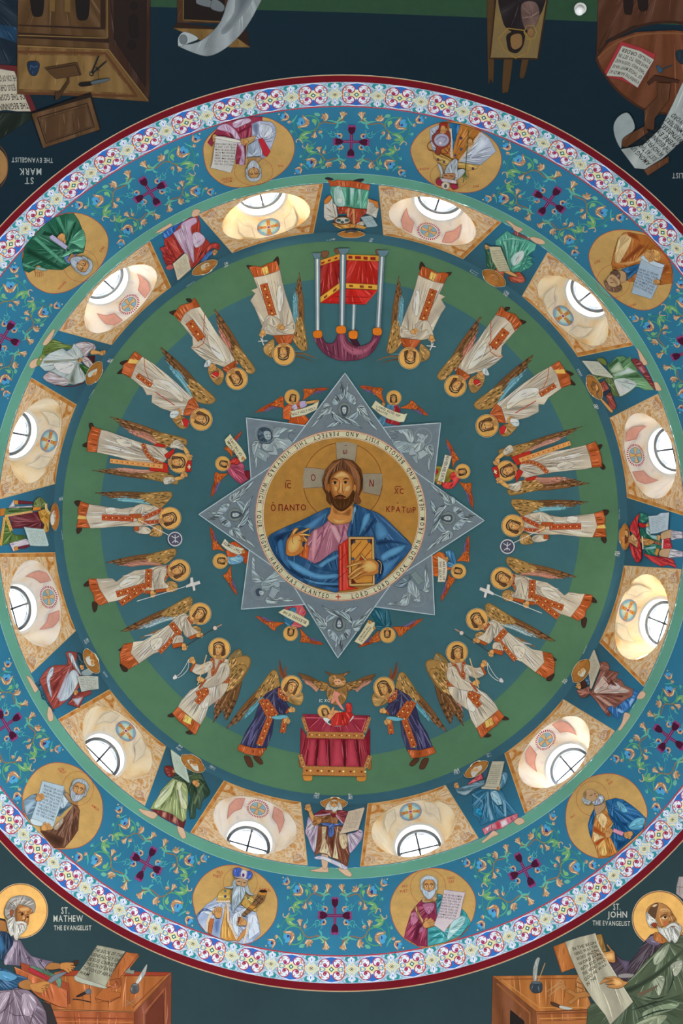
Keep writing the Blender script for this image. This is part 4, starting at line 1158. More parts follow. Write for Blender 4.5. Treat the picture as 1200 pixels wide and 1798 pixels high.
A[4] = ((120,600,4.286), '''
wing#1 >c48a78 7d5630 9a7844 : 730,790 860,740 305,560 130
wing#2 >c48a78 7d5630 9a7844 : 730,980 800,1060 190,970 90
shoe#1 35241c ~ : 155,620 180,612 190,650 165,660
shoe#2 35241c ~ : 108,775 150,755 150,790 115,790
robe/hem a04d1e f16@600,820 : 175,635 245,660 225,740 215,830 140,825 140,770 150,700
robe b3a999 f44@760,900 : 245,662 290,670 400,710 550,760 720,800 760,830 740,880 700,930 600,935 500,905 350,860 215,832 225,740
robe/drape cdc6b8 ~ f8@560,780 : 360,730 460,740 470,790 390,780
collar b02a1c : 720,850 800,800 790,860 740,880
collar b02a1c : 700,905 745,915 755,985 610,970 612,945 690,950
collar#2 b02a1c : 640,780 670,760 730,775 720,795
sash a04d1e b30 ~ : 560,765 590,840 640,890 700,920
sash#2 c98a4a b32 : 312,895 710,938
sleeve b3a999 ~ f10@780,780 : 760,790 790,745 830,740 885,800 860,815 820,800 790,800
sleeve#2 b3a999 ~ f10@760,1040 : 720,1020 800,1020 805,1040 770,1065 720,1070
arm cf9d5c ~ : 860,800 885,795 920,860 900,875
arm#2 cf9d5c ~ : 800,1020 860,1010 870,1025 805,1045
hand#1 : 905,870 60,160
hand#2 : 870,1000 56,70
halo : 832,910 74,74
head : 820,905 104,92 0
box a8241c : 895,890 925,895 918,975 875,975 880,930
box/emblem e0c9a4 w9 : 905,920 905,955
box/emblem e0c9a4 w9 : 893,938 917,938
''', (150,740), (314.1,812.3,155,777.3), (890,826.3,1051,790), 's',
 ('frontal angel lifting a red box over the halo, left side of the dome', 'frontal angel lifting a red box over the halo, right side of the dome'))
A[5] = ((120,850,4.286), '''
wing#1 >6fa9bd 7d5630 9a7844 : 690,190 750,70 215,65 110
wing#2 9a7844 ~ f18@690,330 : 610,380 640,320 690,310 715,350 700,390 650,395
shoe#1 35241c ~ : 45,130 90,125 100,160 65,165
shoe#2 35241c ~ : 60,340 90,310 100,345 70,375
robe/hem a04d1e f14@500,240 : 90,130 155,150 160,180 130,250 165,330 60,325 75,250 70,190
robe/hem d9a85a n : 75,235 140,245 135,265 65,262
robe b3a999 f30@690,240 : 155,152 280,170 400,185 500,170 560,150 640,160 700,190 690,290 640,310 540,320 400,315 270,328 165,332 130,250
robe/drape cdc6b8 ~ f8@460,190 : 280,180 350,180 360,220 290,225
sleeve b3a999 ~ f12@560,160 : 470,190 540,150 620,160 640,180 560,220 545,260 460,240
sleeve/cuff a04d1e : 460,225 550,225 545,260 455,250
sleeve#2 b3a999 ~ f8@560,320 : 500,330 580,320 620,345 600,375 530,370 495,350
sleeve#2/cuff a04d1e : 495,320 530,318 530,350 492,350
sash a5441e b40 : 250,250 490,260
sash#2 a5441e b30 : 545,265 710,190
sash#3 a5441e b26 : 560,290 690,280
hand#1 : 545,275 56,120
hand#2 : 655,345 54,150
staff c3c8cc w5 : 530,270 755,385
staff/disc_plate b9bec6 e : 800,413 56,56
staff/disc_plate 4a4a62 e : 800,413 45,45
staff/disc_plate c3c8d4 w6 ~ : 775,390 800,405 830,390
staff/disc_plate c3c8d4 w6 ~ : 800,380 803,440
staff/disc_plate c3c8d4 w6 ~ : 780,440 800,425 825,440
halo : 762,255 82,82
head : 755,258 104,72 -.5
''', (60,240), (298.5,909.5,136.3,908.3), (901.2,922.8,1063.8,924.7), 'm',
 ('white-robed angel holding a staff with round silver plate, left side of the dome', 'white-robed angel holding a staff with round silver plate, right side of the dome'))
A[6] = ((120,850,4.286), '''
wing#1 >c48a78 7d5630 9a7844 : 735,600 780,500 275,590 110
wing#2 9a7844 ~ f18@760,740 : 710,770 760,730 815,745 820,790 780,815 730,800
shoe#1 35241c ~ : 118,755 150,728 155,765 120,770
shoe#2 35241c ~ : 180,890 215,890 215,940 195,965 182,940
robe/hem a04d1e f14@420,760 : 150,715 210,712 230,770 300,890 240,915 195,880 190,830 160,790
robe b3a999 f40@600,680 : 210,712 330,710 360,735 420,690 500,650 590,640 660,620 740,610 770,650 740,720 700,770 640,800 520,830 400,870 300,892 235,790
robe/drape cdc6b8 ~ f10@560,700 : 380,760 460,690 540,690 520,740 440,790
robe/jewelled_strip a04d1e b44 : 360,830 580,765
robe/jewelled_strip a04d1e b44 : 390,900 560,790
belt a04d1e b46 : 605,640 600,780
collar a04d1e b34 ~ : 740,615 760,650 735,690 705,725
sleeve b3a999 ~ f12@700,640 : 640,650 720,620 740,660 720,730 760,780 660,800 640,740
sleeve/cuff a04d1e : 650,795 735,785 740,805 660,820
sleeve#2/cuff a04d1e : 575,800 640,800 650,820 575,828
hand#1 : 632,830 56,170
hand#2 : 765,795 58,80
staff c3c8cc w5 : 512,882 900,765
staff#1 d3d9dc : 880,765 915,745 915,705 935,702 940,740 985,728 992,750 950,765 955,800 938,805 930,768 885,780
halo : 832,648 81,81
head : 822,650 108,62 -.5
''', (160,830), (314.1,1001.2,159.7,1043.7), (882.5,1015.2,1034.7,1071.7), 'm',
 ('striding white-robed angel with a long cross staff, left side of the dome', 'striding white-robed angel with a long cross staff, right side of the dome'))
A[7] = ((190,1030,4.444), '''
wing#2 7d5630 w22 ~ t2 : 400,340 330,370 250,405
wing#2 9fb6c4 w14 ~ t2 : 400,360 340,375 280,385
wing#1 >9db8c6 7d5630 9a7844 : 610,210 620,100 85,352 120
wing#3 9a7844 ~ f16@660,330 : 630,330 680,305 725,330 710,360 650,360
shoe#1 35241c ~ : 80,495 118,470 120,500 85,500
shoe#2 35241c ~ : 90,605 140,630 150,660 115,660
robe/hem a04d1e f16@400,420 : 120,450 195,435 180,500 240,600 160,645 95,600 90,520
robe b3a999 f40@560,230 : 195,432 290,420 380,350 470,300 540,230 590,205 640,230 650,300 560,360 520,400 430,500 350,525 240,600 175,520
robe/drape cdc6b8 ~ f10@480,320 : 330,420 420,400 410,470 350,500
robe/jewelled_strip a04d1e b34 : 400,515 530,380
belt a04d1e b44 : 490,285 560,380
sleeve b3a999 ~ f12@600,230 : 560,240 630,230 650,310 720,370 640,400 590,370
sleeve/cuff a04d1e : 625,395 705,360 712,385 640,415
sleeve#2 b3a999 ~ f8@540,390 : 500,440 520,390 575,385 580,440 510,470
sleeve#2/cuff a04d1e : 498,450 575,435 580,465 505,485
collar a04d1e b34 : 625,235 665,290
hand#1 : 715,380 58,90
hand#2 : 590,475 58,170
staff 3a2c26 w5 : 605,465 830,325
staff#1 b98a70 w8 : 830,325 885,297
staff#1 c9b8b0 e : 832,325 16,16
halo : 715,212 84,84
head : 712,218 110,32 -.5
''', (110,560), (350.9,1077.7,215.9,1156), (839,1087.7,969.5,1172.8), 'm',
 ('leaning white-robed angel with a thin spear, lower left of the dome', 'leaning white-robed angel with a thin spear, lower right of the dome'))
A[8] = ((190,1030,4.444), '''
wing#2 7f6a42 ~ f14@960,570 : 930,570 990,500 1030,490 1050,540 1030,600 960,620
wing#1 >cf8676 7d5630 9a7844 : 930,580 1085,600 925,1055 190
wing#3 >cf8676 7d5630 9a7844 : 950,660 1060,660 825,1055 150
shoe#1 35241c ~ : 465,1005 510,985 515,1015 475,1018
shoe#2 35241c ~ : 605,1135 650,1120 655,1150 620,1150
robe/hem a04d1e f20@780,760 : 545,935 600,980 720,1075 680,1160 640,1125 600,1085 560,1060 500,990
robe/hem d9a85a f5@700,800 : 600,995 655,1030 640,1080 580,1050
robe b3a999 f50@850,650 : 800,560 880,555 940,570 945,720 930,800 880,870 780,940 760,1010 720,1080 660,1035 545,938 570,890 640,810 700,780 770,700
robe/drape cdc6b8 ~ f10@800,760 : 720,850 790,840 780,930 730,950
robe/jewelled_strip a04d1e b46 : 690,845 780,800
robe/jewelled_strip a04d1e b46 : 690,910 770,815
belt a04d1e b46 : 885,730 945,730
collar a04d1e b30 : 812,560 820,700
collar#2 a04d1e b30 : 900,555 830,700
sleeve b3a999 ~ f10@790,600 : 800,580 810,640 720,690 650,660 660,600 720,610
sleeve/cuff a04d1e : 645,670 690,585 665,600 635,650
sleeve#2 b3a999 ~ f14@920,600 : 880,600 940,610 940,700 860,770 750,790 740,740 830,690
sleeve#2/cuff a04d1e : 710,800 770,725 740,735 705,790
hand#1 : 655,575 60,-30
hand#2 : 715,725 60,-70
candle c9a878 w8 : 765,535 695,770
censer#1 d3dadd w4 ~ : 625,570 600,620 560,680 520,710
censer#1 d3dadd w4 ~ : 625,570 620,640 580,690 540,715
censer d3dadd ~ : 500,715 520,690 535,715 510,728
halo : 865,487 83,83
head : 860,492 108,0 -.55
''', (580,1090), (384.6,1139.6,322.8,1277.5), (803.5,1145.8,866,1283), 'm',
 ('white-robed angel swinging a censer and holding a candle, lower left', 'white-robed angel swinging a censer and holding a candle, lower right'))
A[9] = ((380,1130,2.857), '''
wing#3 6a3a22 w16 ~ t2 : 345,180 325,130 318,80
wing#3 7d4a2a w14 ~ t2 : 355,180 345,140 352,112
wing#3 7d4a2a w12 ~ t2 : 340,185 322,150 308,110
wing#1 >5fa0b4 7d5630 9a7844 : 320,215 280,150 45,430 80
wing#2 9a7844 ~ f16@370,270 : 350,270 420,240 438,270 420,310 375,300
shoe#1 4a2c1c ~ : 140,565 170,570 185,615 165,620 150,600
shoe#2 4a2c1c ~ : 185,570 215,570 235,600 215,605
robe 2e2d50 f40@290,240 : 320,215 340,230 355,290 320,350 290,370 280,450 250,530 225,550 115,520 150,440 190,380 215,300 250,250
robe/hem a04d1e f12@210,400 : 115,505 180,525 250,525 225,568 150,555 105,535
robe/highlight 5c5a88 ~ n : 230,420 260,400 240,500 225,510
robe/highlight 5c5a88 ~ n : 180,420 200,400 170,500 155,505
sash a04d1e b30 : 225,280 270,370 215,510
sash#2 a04d1e b30 : 245,285 300,360
collar a04d1e b24 ~ : 322,225 325,265 355,280
sleeve 2e2d50 ~ f8@310,270 : 300,270 340,290 365,325 340,355 305,340
sleeve/cuff a04d1e : 345,350 362,322 368,330 355,352
sleeve#2 5fa0b4 ~ : 275,370 330,360 360,365 345,378 300,382
sash#3 a04d1e b26 : 345,378 332,448
hand#1 : 380,335 36,80
hand#2 : 355,390 36,110
halo : 377,215 52,52
head : 378,220 72,25 .5
''', (180,590), (512,1205.3,444.8,1338.3), (675,1207.7,737,1341.8), 'm',
 ('angel in dark purple robe bowing towards the red altar from its left', 'angel in dark purple robe bowing towards the red altar from its right'))
for k in sorted(A):
    crop, src, foot, L, Rr, mode, labs = A[k]
    for i in (0, 1):
        kw = {}
        if i: kw['mirror' if mode == 'm' else 'sim'] = ((L[0],L[1]),(L[2],L[3]),(Rr[0],Rr[1]),(Rr[2],Rr[3]))
        Fig('painted_angel', labs[i], 'painted angel', crop, foot, base=2, group='angels in procession round the dome', seed=k*7, **kw).draw(src).done()
# ---------------------------------------------------------------- canopy with red curtains, altar, six-winged figure, child
f = Fig('painted_canopy', 'red-curtained canopy on grey columns with a purple domed top, upside down in the picture', 'painted canopy', (520,420,4.286), (380,80), base=2, seed=3)
f.draw('''
column#4 5d7686 : 420,485 458,485 445,700 415,700
column#4 b9c6cc w12 : 437,487 430,700
capital#6 6d4a30 ~ : 190,95 245,90 235,130 200,140
capital#6 6d4a30 ~ : 288,75 330,70 330,110 300,105
capital#6 6d4a30 ~ : 600,80 635,78 632,115 605,110
curtain 8c1812 f18@260,60 : 178,165 330,110 330,340 178,440
curtain#2 a01c12 f24@500,60 : 380,115 632,120 616,350 376,335
curtain/valance b8862e : 178,160 330,108 330,150 178,200
curtain/valance 7d1c14 n : 190,172 215,165 215,178 190,187
curtain/valance 7d1c14 n : 240,155 262,148 262,160 240,168
curtain/valance 7d1c14 n : 290,138 312,132 312,146 290,152
curtain#2/valance b8862e : 380,112 632,122 630,165 380,155
curtain#2/valance 7d1c14 n : 395,122 425,124 425,146 395,143
curtain#2/valance 7d1c14 n : 445,124 490,126 490,150 445,147
curtain#2/valance 7d1c14 n : 508,128 540,130 540,154 508,151
curtain#2/valance 7d1c14 n : 560,131 600,133 600,156 560,154
ceiling_board b01a12 f12@400,300 : 180,478 330,372 615,380 522,490
ceiling_board 7d0f0c w5 : 240,470 500,475
ceiling_board 7d0f0c w5 : 290,430 540,435
ceiling_board d0402a w6 : 522,486 612,382
ceiling_board/valance c79a3a : 178,435 330,325 330,372 180,478
ceiling_board/valance c79a3a : 376,328 616,340 615,378 376,366
ceiling_board/valance 7a3a1c n : 400,340 430,342 430,358 400,356
ceiling_board/valance 7a3a1c n : 480,344 510,346 510,364 480,362
ceiling_board/valance 7a3a1c n : 545,348 575,350 575,366 545,364
ceiling_board/valance 7a3a1c n : 210,430 235,412 235,430 210,448
ceiling_board/valance 7a3a1c n : 280,380 305,362 305,380 280,398
dome_top 6a2f48 ~ f30@380,1400 : 135,715 190,720 215,765 245,785 290,770 318,705 362,702 390,760 440,795 500,800 560,770 590,710 640,700 632,745 590,830 520,890 420,912 320,908 230,870 165,800
dome_top/highlight a9647c ~ n : 330,720 355,720 380,780 440,815 520,820 600,740 600,770 530,850 440,870 380,840 340,790
dome_top/vein 5c2438 w4 ~ t1 : 350,740 380,800 460,850
dome_top/vein 5c2438 w4 ~ t1 : 420,800 430,860
dome_top/vein 5c2438 w4 ~ t1 : 500,815 510,860
dome_top/vein 3c1628 w5 ~ t1 : 170,740 230,830 330,890
dome_top#2 3c1a2c ~ : 400,735 440,735 480,795 440,795
column#1 5d7686 : 138,120 182,120 182,690 145,690
column#1 c3ced2 w13 : 160,122 164,688
column#2 5d7686 : 332,90 378,90 366,660 326,660
column#2 c3ced2 w13 : 354,92 346,658
column#3 5d7686 : 628,110 672,112 640,670 598,668
column#3 c3ced2 w13 : 650,112 620,668
capital#1 54707f : 118,100 190,98 182,130 170,142 142,142 132,128
capital#2 54707f : 316,64 405,62 392,95 375,108 338,108 328,95
capital#3 54707f : 610,78 704,76 690,108 672,124 632,124 622,108
capital#8 d0701c ~ : 132,690 190,685 192,735 135,735
capital#9 d0701c ~ : 308,655 370,652 372,702 310,702
capital#10 d0701c ~ : 583,668 640,665 642,716 585,714
capital#11 d0701c ~ : 402,690 460,688 458,742 404,740
''').done()
AL = (380,1130,2.857)
f = Fig('painted_altar', 'red-draped altar with jewelled borders at the foot of the dome', 'painted altar', AL, (595,680), base=2, seed=4)
f.draw('''
foot#1 b47a34 ~ : 435,640 475,640 480,685 440,685
foot#2 b47a34 ~ : 710,650 750,650 748,688 708,688
foot#3 8d5c2c ~ : 415,585 430,585 435,620 420,620
foot#4 8d5c2c ~ : 765,590 778,592 776,630 760,630
top_cloth 8a2238 f14@600,300 : 432,354 771,362 740,448 462,442
top_cloth/stripe c86a72 w4 : 450,372 752,378 730,440
front_cloth 7a1024 f50@590,-400 : 425,420 458,470 742,478 772,420 772,560 735,640 440,640 420,550
front_cloth/fold a83a4c : 470,480 500,482 490,615 455,612
front_cloth/fold a83a4c : 520,482 545,482 560,618 505,618
front_cloth/fold a83a4c : 590,482 625,482 640,620 575,620
front_cloth/fold a83a4c : 660,482 690,482 715,620 650,620
front_cloth/fold 4a0814 w9 : 510,482 500,618
front_cloth/fold 4a0814 w9 : 565,482 570,620
front_cloth/fold 4a0814 w9 : 640,482 645,620
front_cloth/fold 4a0814 w9 : 705,482 722,620
border#1 a06a34 b30 : 455,458 742,464
border#1 7a3a24 w10 : 436,360 460,446
border#5 a06a34 b16 : 434,372 456,440
border#6 a06a34 b16 : 770,372 744,446
border#2 a06a34 b44 : 436,638 748,645
border#3 a06a34 b20 : 420,560 438,618
border#4 a06a34 b20 : 772,565 750,622
''').done()
f = Fig('painted_seraph', 'brown six-winged figure with pink feather tips above the red altar', 'painted angel', AL, (605,330), base=12, seed=9)
f.draw('''
wing#1 >c48a78 7d5630 8f6a3a : 560,235 550,205 408,145 60
wing#2 >c48a78 7d5630 8f6a3a : 655,235 660,205 806,150 60
wing#3 7d5630 ~ f12@605,200 : 600,170 570,160 545,140 570,148 600,155 640,150 670,140 645,162 615,172
wing#4 8f6a3a ~ f30@605,200 : 560,215 600,230 650,215 658,260 640,300 610,310 575,300 555,260
wing#4/tip c9837a ~ n : 590,240 615,250 605,270 640,330 625,325 595,280
wing#4/tip c9837a ~ n : 625,250 610,270 585,300 575,295 600,260
head 8f6a3a ~ f16@605,190 : 565,170 600,155 640,165 652,195 635,215 600,220 572,210
head/face d59a78 ~ n : 590,185 610,178 628,188 622,205 600,208
head/face 5a2c1c w3 : 596,192 604,190
head/face 5a2c1c w3 : 612,190 620,192
''').done()
f = Fig('painted_child', 'small haloed child lying in a white dish on the red altar', 'person', AL, (600,415), base=26, seed=2)
f.draw('''
dish c3ccce ~ : 535,375 570,370 600,340 640,345 690,365 660,400 620,415 570,410
dish/inside 3c4a56 ~ n : 560,395 600,370 660,370 650,400 600,410
body cf9060 ~ : 560,345 600,335 620,350 590,380 560,375
cloth a82018 f14@620,300 : 575,380 600,350 660,340 690,355 655,410 575,415
cloth#2 b83028 ~ f6@665,300 : 650,305 675,300 680,340 655,345
arm cf9060 ~ : 570,350 585,320 592,322 585,355
halo : 540,340 31,31
head : 546,345 38,-20 .3
lettering text d8dcd8 : 517,295 22,0 | IC XC
''').done()
# ---------------------------------------------------------------- twelve standing figures between the windows
LT = 'd5dcda'
def prophet(label, crop, foot, src, seed):
    Fig('painted_prophet', label, 'person', crop, foot, base=3, group='standing figures between the windows', seed=seed).draw(src).done()
FT = 'c9a88c'
prophet('standing figure in green and white priestly robe with jewelled breastplate above the canopy', (555,305,10), (600,100), '''
shoe#1 2c2a33 ~ : 165,75 220,62 310,95 250,110 180,98
shoe#2 2c2a33 ~ : 650,125 740,92 830,88 840,105 790,140 690,140
robe/hem b9542a f16@600,900 : 200,100 300,130 380,105 540,125 600,115 680,130 760,140 840,170 955,190 940,290 830,270 720,255 620,235 540,230 430,225 320,215 250,225 235,160
robe 5aa088 f40@600,1200 : 250,225 320,215 440,228 540,232 620,236 720,258 830,272 940,292 915,450 890,610 800,620 640,600 540,575 420,580 310,500 270,350
robe/drape a9cfc8 ~ f6@480,900 : 310,300 340,230 440,230 520,520 420,580 330,500
robe/drape b9d8d4 n : 600,236 680,250 620,560 610,560
robe/drape b9d8d4 n : 740,260 790,268 800,610 780,612
robe/drape 1e6a58 n : 540,232 600,236 605,565 525,560
robe/drape 1e6a58 n : 680,255 715,258 650,520
robe/drape cfe0da ~ : 365,425 460,410 475,450 450,520 380,510
mantle#1 c7c0b4 f16@360,760 : 150,470 240,370 290,420 300,500 350,540 385,740 360,790 200,820 140,760 140,600
mantle#1/hem c67a34 ~ : 145,460 240,370 275,410 260,450 215,500 160,520
mantle#2 c7c0b4 f12@900,760 : 920,430 1090,480 1110,570 1060,770 960,720 880,690
mantle#2/hem c67a34 : 925,430 1090,480 1105,600 1060,580 1010,500 940,480
under_tunic a8432a f12@600,300 : 370,570 560,570 560,690 400,700
under_tunic#2 a8432a f12@760,400 : 560,570 680,600 900,610 880,690 780,760 780,860 640,870 560,760
under_tunic#2/trim d59a4e b30 : 660,610 670,870
under_tunic#2/trim d59a4e b30 : 580,590 560,740
sleeve c7c0b4 ~ f6@700,900 : 690,890 800,820 860,860 800,920 720,930
yoke c98a44 f12@600,1000 : 280,850 380,860 620,860 760,880 900,920 850,960 700,930 420,950 340,910
breastplate 8d5c34 e : 470,805 150,72
breastplate#2 c9c6bc e : 470,805 125,55
breastplate/gem 44645c e : 400,800 35,22
breastplate/gem 44645c e : 545,800 35,22
breastplate/gem 44645c e : 465,830 28,20
book 9db4bc : 785,740 980,710 1090,890 1050,910 900,925
book/page b9ccd2 w6 : 850,770 960,890
book/page 6d8890 w6 : 900,760 1020,880
book/page 6d8890 w6 : 880,830 1030,780
halo : 620,1052 232,74
head#a 8d6a48 ~ : 500,1040 540,970 620,950 700,970 740,1030 690,1075 600,1085 530,1070
head#a/beard 4a5560 ~ : 520,1030 550,975 615,955 690,975 725,1030 680,1005 610,990 550,1010
head#a/face b88a58 ~ n : 540,1030 580,1000 650,1000 680,1030 650,1050 570,1050
head#a/face 4a2c1c w7 : 555,1025 595,1020
head#a/face 4a2c1c w7 : 625,1020 670,1025
lettering ticks d5dcda 1 : 350,1130 165,1145 165,1165 350,1155
lettering text d5dcda : 1005,1140 28,183 | PRO
lettering text d5dcda : 990,1165 28,183 | PHET
''', 31)
prophet('standing figure in red and lilac mantle reading a short scroll, left of the canopy', (260,355,7.5), (400,240), '''
foot#1 c9a88c ~ : 575,180 590,110 640,88 690,105 680,140 650,190 610,195
foot#2 c9a88c ~ : 90,405 180,340 250,300 300,275 310,310 220,365 130,400
under_robe 2f62a8 f16@400,700 : 190,410 270,340 440,265 400,330 260,470 210,480
robe b03a30 f40@600,860 : 440,270 530,210 660,180 690,300 680,380 750,470 810,530 820,580 700,660 600,850 560,860 480,650 360,760 330,800 240,720 210,490 300,440
robe/drape c4a4c0 ~ f8@600,860 : 430,300 520,230 620,200 640,260 560,330 590,480 600,800 480,480
robe/drape c4a4c0 f8@600,860 : 330,400 440,330 480,480 560,780 480,660 420,560
robe/drape cdb4cc ~ f6@640,560 : 590,410 660,390 750,470 700,560 620,590 580,480
robe/drape 7c1a1a n : 310,440 330,420 470,660 440,680
robe/drape 7c1a1a n : 220,500 250,490 380,740 350,760
mantle#2 a02a28 f16@380,800 : 150,600 260,560 280,680 340,800 330,840 240,820 200,740 190,660
mantle#2 b85a58 ~ : 230,850 290,815 340,840 320,875 260,885
hood b03a30 ~ f14@700,900 : 580,850 700,680 800,560 900,530 940,560 930,620 840,600 720,720 620,830
inner 3c6aa8 ~ f6@760,760 : 690,770 800,640 860,640 820,700 760,760
hand : 880,650 80,30
scroll cfc5ac : 480,660 520,690 560,870 400,1010 380,1020 350,900 320,800
scroll/lettering ticks 7d7264 9 : 540,860 380,990 345,800 490,680
halo : 745,855 180,78 -27
head#a c9bda4 ~ : 690,830 740,790 800,790 800,850 740,880 700,880
head#a/face c09a6a ~ n : 720,870 780,830 800,870 740,900 680,905
head#a/face 5a3a28 w6 : 720,880 740,872
lettering ticks d5dcda 1 : 615,1025 495,1095 505,1110 620,1040
lettering text d5dcda : 1042,785 26,152 | PRO
lettering text d5dcda : 1045,812 26,152 | PHET
''', 32)
prophet('standing figure in fur-lined white mantle with raised hand, upper left of the drum', (40,570,7.06), (200,300), '''
foot#1 c9a88c ~ : 245,240 300,150 370,65 395,55 380,120 320,230 280,255
foot#2 c9a88c ~ : 80,490 120,440 190,415 235,420 215,480 130,540 90,530
under_robe 5f7234 f22@620,260 : 375,175 520,240 610,260 600,300 500,300 340,380 235,360 260,280 340,210
under_robe#2 7a8a4a ~ : 170,470 230,370 280,390 240,500 190,510
fur b9a6ac ~ f30@880,260 : 630,260 690,220 800,215 880,240 900,300 830,330 780,400 720,360 680,310
fur#2 b9a6ac ~ f30@700,700 : 250,640 350,570 450,600 570,690 560,740 430,750 340,720 280,690
robe aebcbc f44@690,430 : 630,230 700,300 750,380 700,440 780,560 790,660 740,710 640,740 570,730 560,680 470,640 340,570 270,570 205,510 250,420 330,350 490,290 540,330 600,290
robe/drape d4e0e4 ~ f8@680,450 : 380,480 520,460 640,480 590,600 500,600 420,560
robe/drape 6d6a48 n : 240,440 680,420 690,440 260,480
robe/drape 5a5c40 ~ n : 570,700 620,560 670,470 680,480 640,620 640,735
robe/edge 5a2424 w12 ~ : 400,745 560,765 680,745 760,710
inner 4a1c20 : 770,390 890,380 880,500 830,450
fur#3 c4b4b8 ~ f8@800,440 : 730,410 790,400 860,480 860,540 800,520 740,460
sleeve 35602c f8@700,480 : 695,475 830,540 790,640 700,520
arm cf9d62 ~ : 830,340 860,305 960,330 1010,310 1020,340 980,380 930,360 850,365
hand : 985,345 70,60
halo : 880,597 158,86 -60
head#a b9c0bc ~ : 795,600 850,560 930,530 935,560 870,600 830,640 800,640
head#a/face c39a66 ~ n : 850,620 870,580 920,570 910,620 870,645
hand#2 : 705,430 60,60
lettering ticks d5dcda 1 : 875,790 800,910 812,915 885,800
lettering text d5dcda : 1065,465 28,-52 | PRO
lettering text d5dcda : 1085,470 28,-52 | PHET
''', 33)
prophet('crowned figure in dark red and green robe with tall scroll at the left edge', (0,860,10), (20,650), '''
mantle#1 b9b0bc f10@500,250 : 150,310 240,170 260,300 570,280 570,310 160,320
mantle#1/panel 6a2634 : 250,180 320,185 570,210 570,250 260,250
mantle#1/hem c98a3c : 245,185 315,185 315,260 255,255
under_robe 42602c f20@560,330 : 0,330 100,330 560,310 560,390 80,450 0,460
under_robe/hem b4702c n : 0,330 95,325 70,450 0,460
robe 64242e f30@720,560 : 150,460 560,400 680,390 720,560 760,660 700,690 430,670 210,680 190,560
robe/trim d0a25c b34 : 80,460 560,380
robe#2 4f6a30 f18@240,720 : 70,480 180,700 240,790 430,800 440,860 20,980 30,700
robe#2/hem c9963c b50 : 100,470 190,720
robe#2/hem c9963c b40 : 0,980 70,480
mantle#2 bfb4c4 f10@480,900 : 150,940 440,860 500,900 500,960 250,1080 220,1080
mantle#2/panel 6a2634 : 290,1040 310,1000 500,960 500,1000 420,1030
mantle#2/hem c98a3c : 235,1000 300,1000 300,1060 240,1075
sleeve 647240 ~ f14@700,300 : 570,290 590,200 680,125 760,180 800,240 770,300 690,330 580,300
cuff c97f34 : 565,300 700,300 700,350 560,370
collar b98434 f12@760,440 : 650,380 720,350 790,330 860,400 850,580 840,720 780,760 740,680 770,620 690,520
collar/trim d9b06c b40 ~ : 790,240 800,340 860,420
scroll b4c8c6 : 400,650 530,670 640,680 760,690 840,970 820,990 640,990 510,980
scroll/lettering ticks 8a8d86 10 : 750,710 800,960 540,970 450,690
halo : 955,468 88,240
head#a b9b8ae ~ : 870,450 920,360 950,380 960,500 920,600 880,610
head#a/beard d3d4cc ~ n : 870,480 900,430 930,470 930,590 890,620 865,560
head#a/face b88a54 ~ n : 920,400 970,380 980,500 950,580 935,500
head#a/crown c0652c ~ : 960,330 1000,320 1025,420 1010,500 975,470
lettering ticks d5dcda 1 : 1080,880 1065,710 1080,710 1095,880
lettering text d5dcda : 1065,185 30,-90 | PRO
lettering text d5dcda : 1092,180 30,-90 | PHET
''', 34)
prophet('standing figure in rust and pale blue mantle with scroll, lower left of the drum', (40,1110,7.5), (250,900), '''
foot#1 c9a88c ~ : 45,575 100,600 160,680 205,740 160,795 120,730 70,630
foot#2 c9a88c ~ : 335,990 370,1000 400,1100 395,1160 350,1175 320,1100
under_robe 1f5064 f14@600,400 : 160,680 230,640 280,780 420,1040 400,1050 300,900 250,880 230,780
robe 96443c f50@640,440 : 560,280 600,250 720,270 700,400 760,570 760,700 700,780 580,900 480,980 400,1020 330,900 270,760 215,630 270,540 350,460 420,435 580,430 590,360
robe/drape b4c4d4 ~ f10@640,440 : 500,840 600,560 680,500 740,600 680,760 590,880 480,910
robe/drape a9bccc ~ f6@450,440 : 310,620 350,500 400,460 390,560 350,640 380,860 340,780
robe/drape b4c4d4 n : 440,860 540,620 620,440 560,700 480,900
robe/drape 5e2020 n : 370,740 480,600 560,460 470,700 400,820
mantle a9b4c0 ~ f8@640,300 : 600,280 650,300 700,420 760,540 760,570 690,480 620,360
sleeve 24424e ~ f8@780,400 : 710,280 780,300 820,400 800,460 740,430
sleeve#2 8a3a34 f10@700,850 : 690,800 900,770 890,820 800,860 740,1000 580,950 640,860
sleeve#2/drape b9c0cc n : 640,880 720,870 790,850 720,980
hand#1 : 770,470 70,150
hand#2 : 690,800 70,30
scroll b9bdb4 : 700,590 830,580 980,590 990,755 870,770 760,795
scroll#2 8fa0a4 ~ : 760,530 890,470 900,560 790,580
scroll/lettering ticks 6d7270 8 : 720,600 950,590 970,750 760,780
halo : 897,385 172,92 63
head#a c3c2b4 ~ : 810,350 870,320 940,360 950,430 900,460 840,430
head#a/face c39a66 ~ n : 880,370 920,370 935,420 900,440 870,410
head#a/beard d3d4cc ~ n : 825,365 870,350 880,400 880,440 840,420
lettering text d5dcda : 830,90 30,62 | PRO
lettering text d5dcda : 805,105 30,62 | PHET
lettering ticks d5dcda 2 : 1075,500 1130,580 1110,600 1055,520
''', 35)
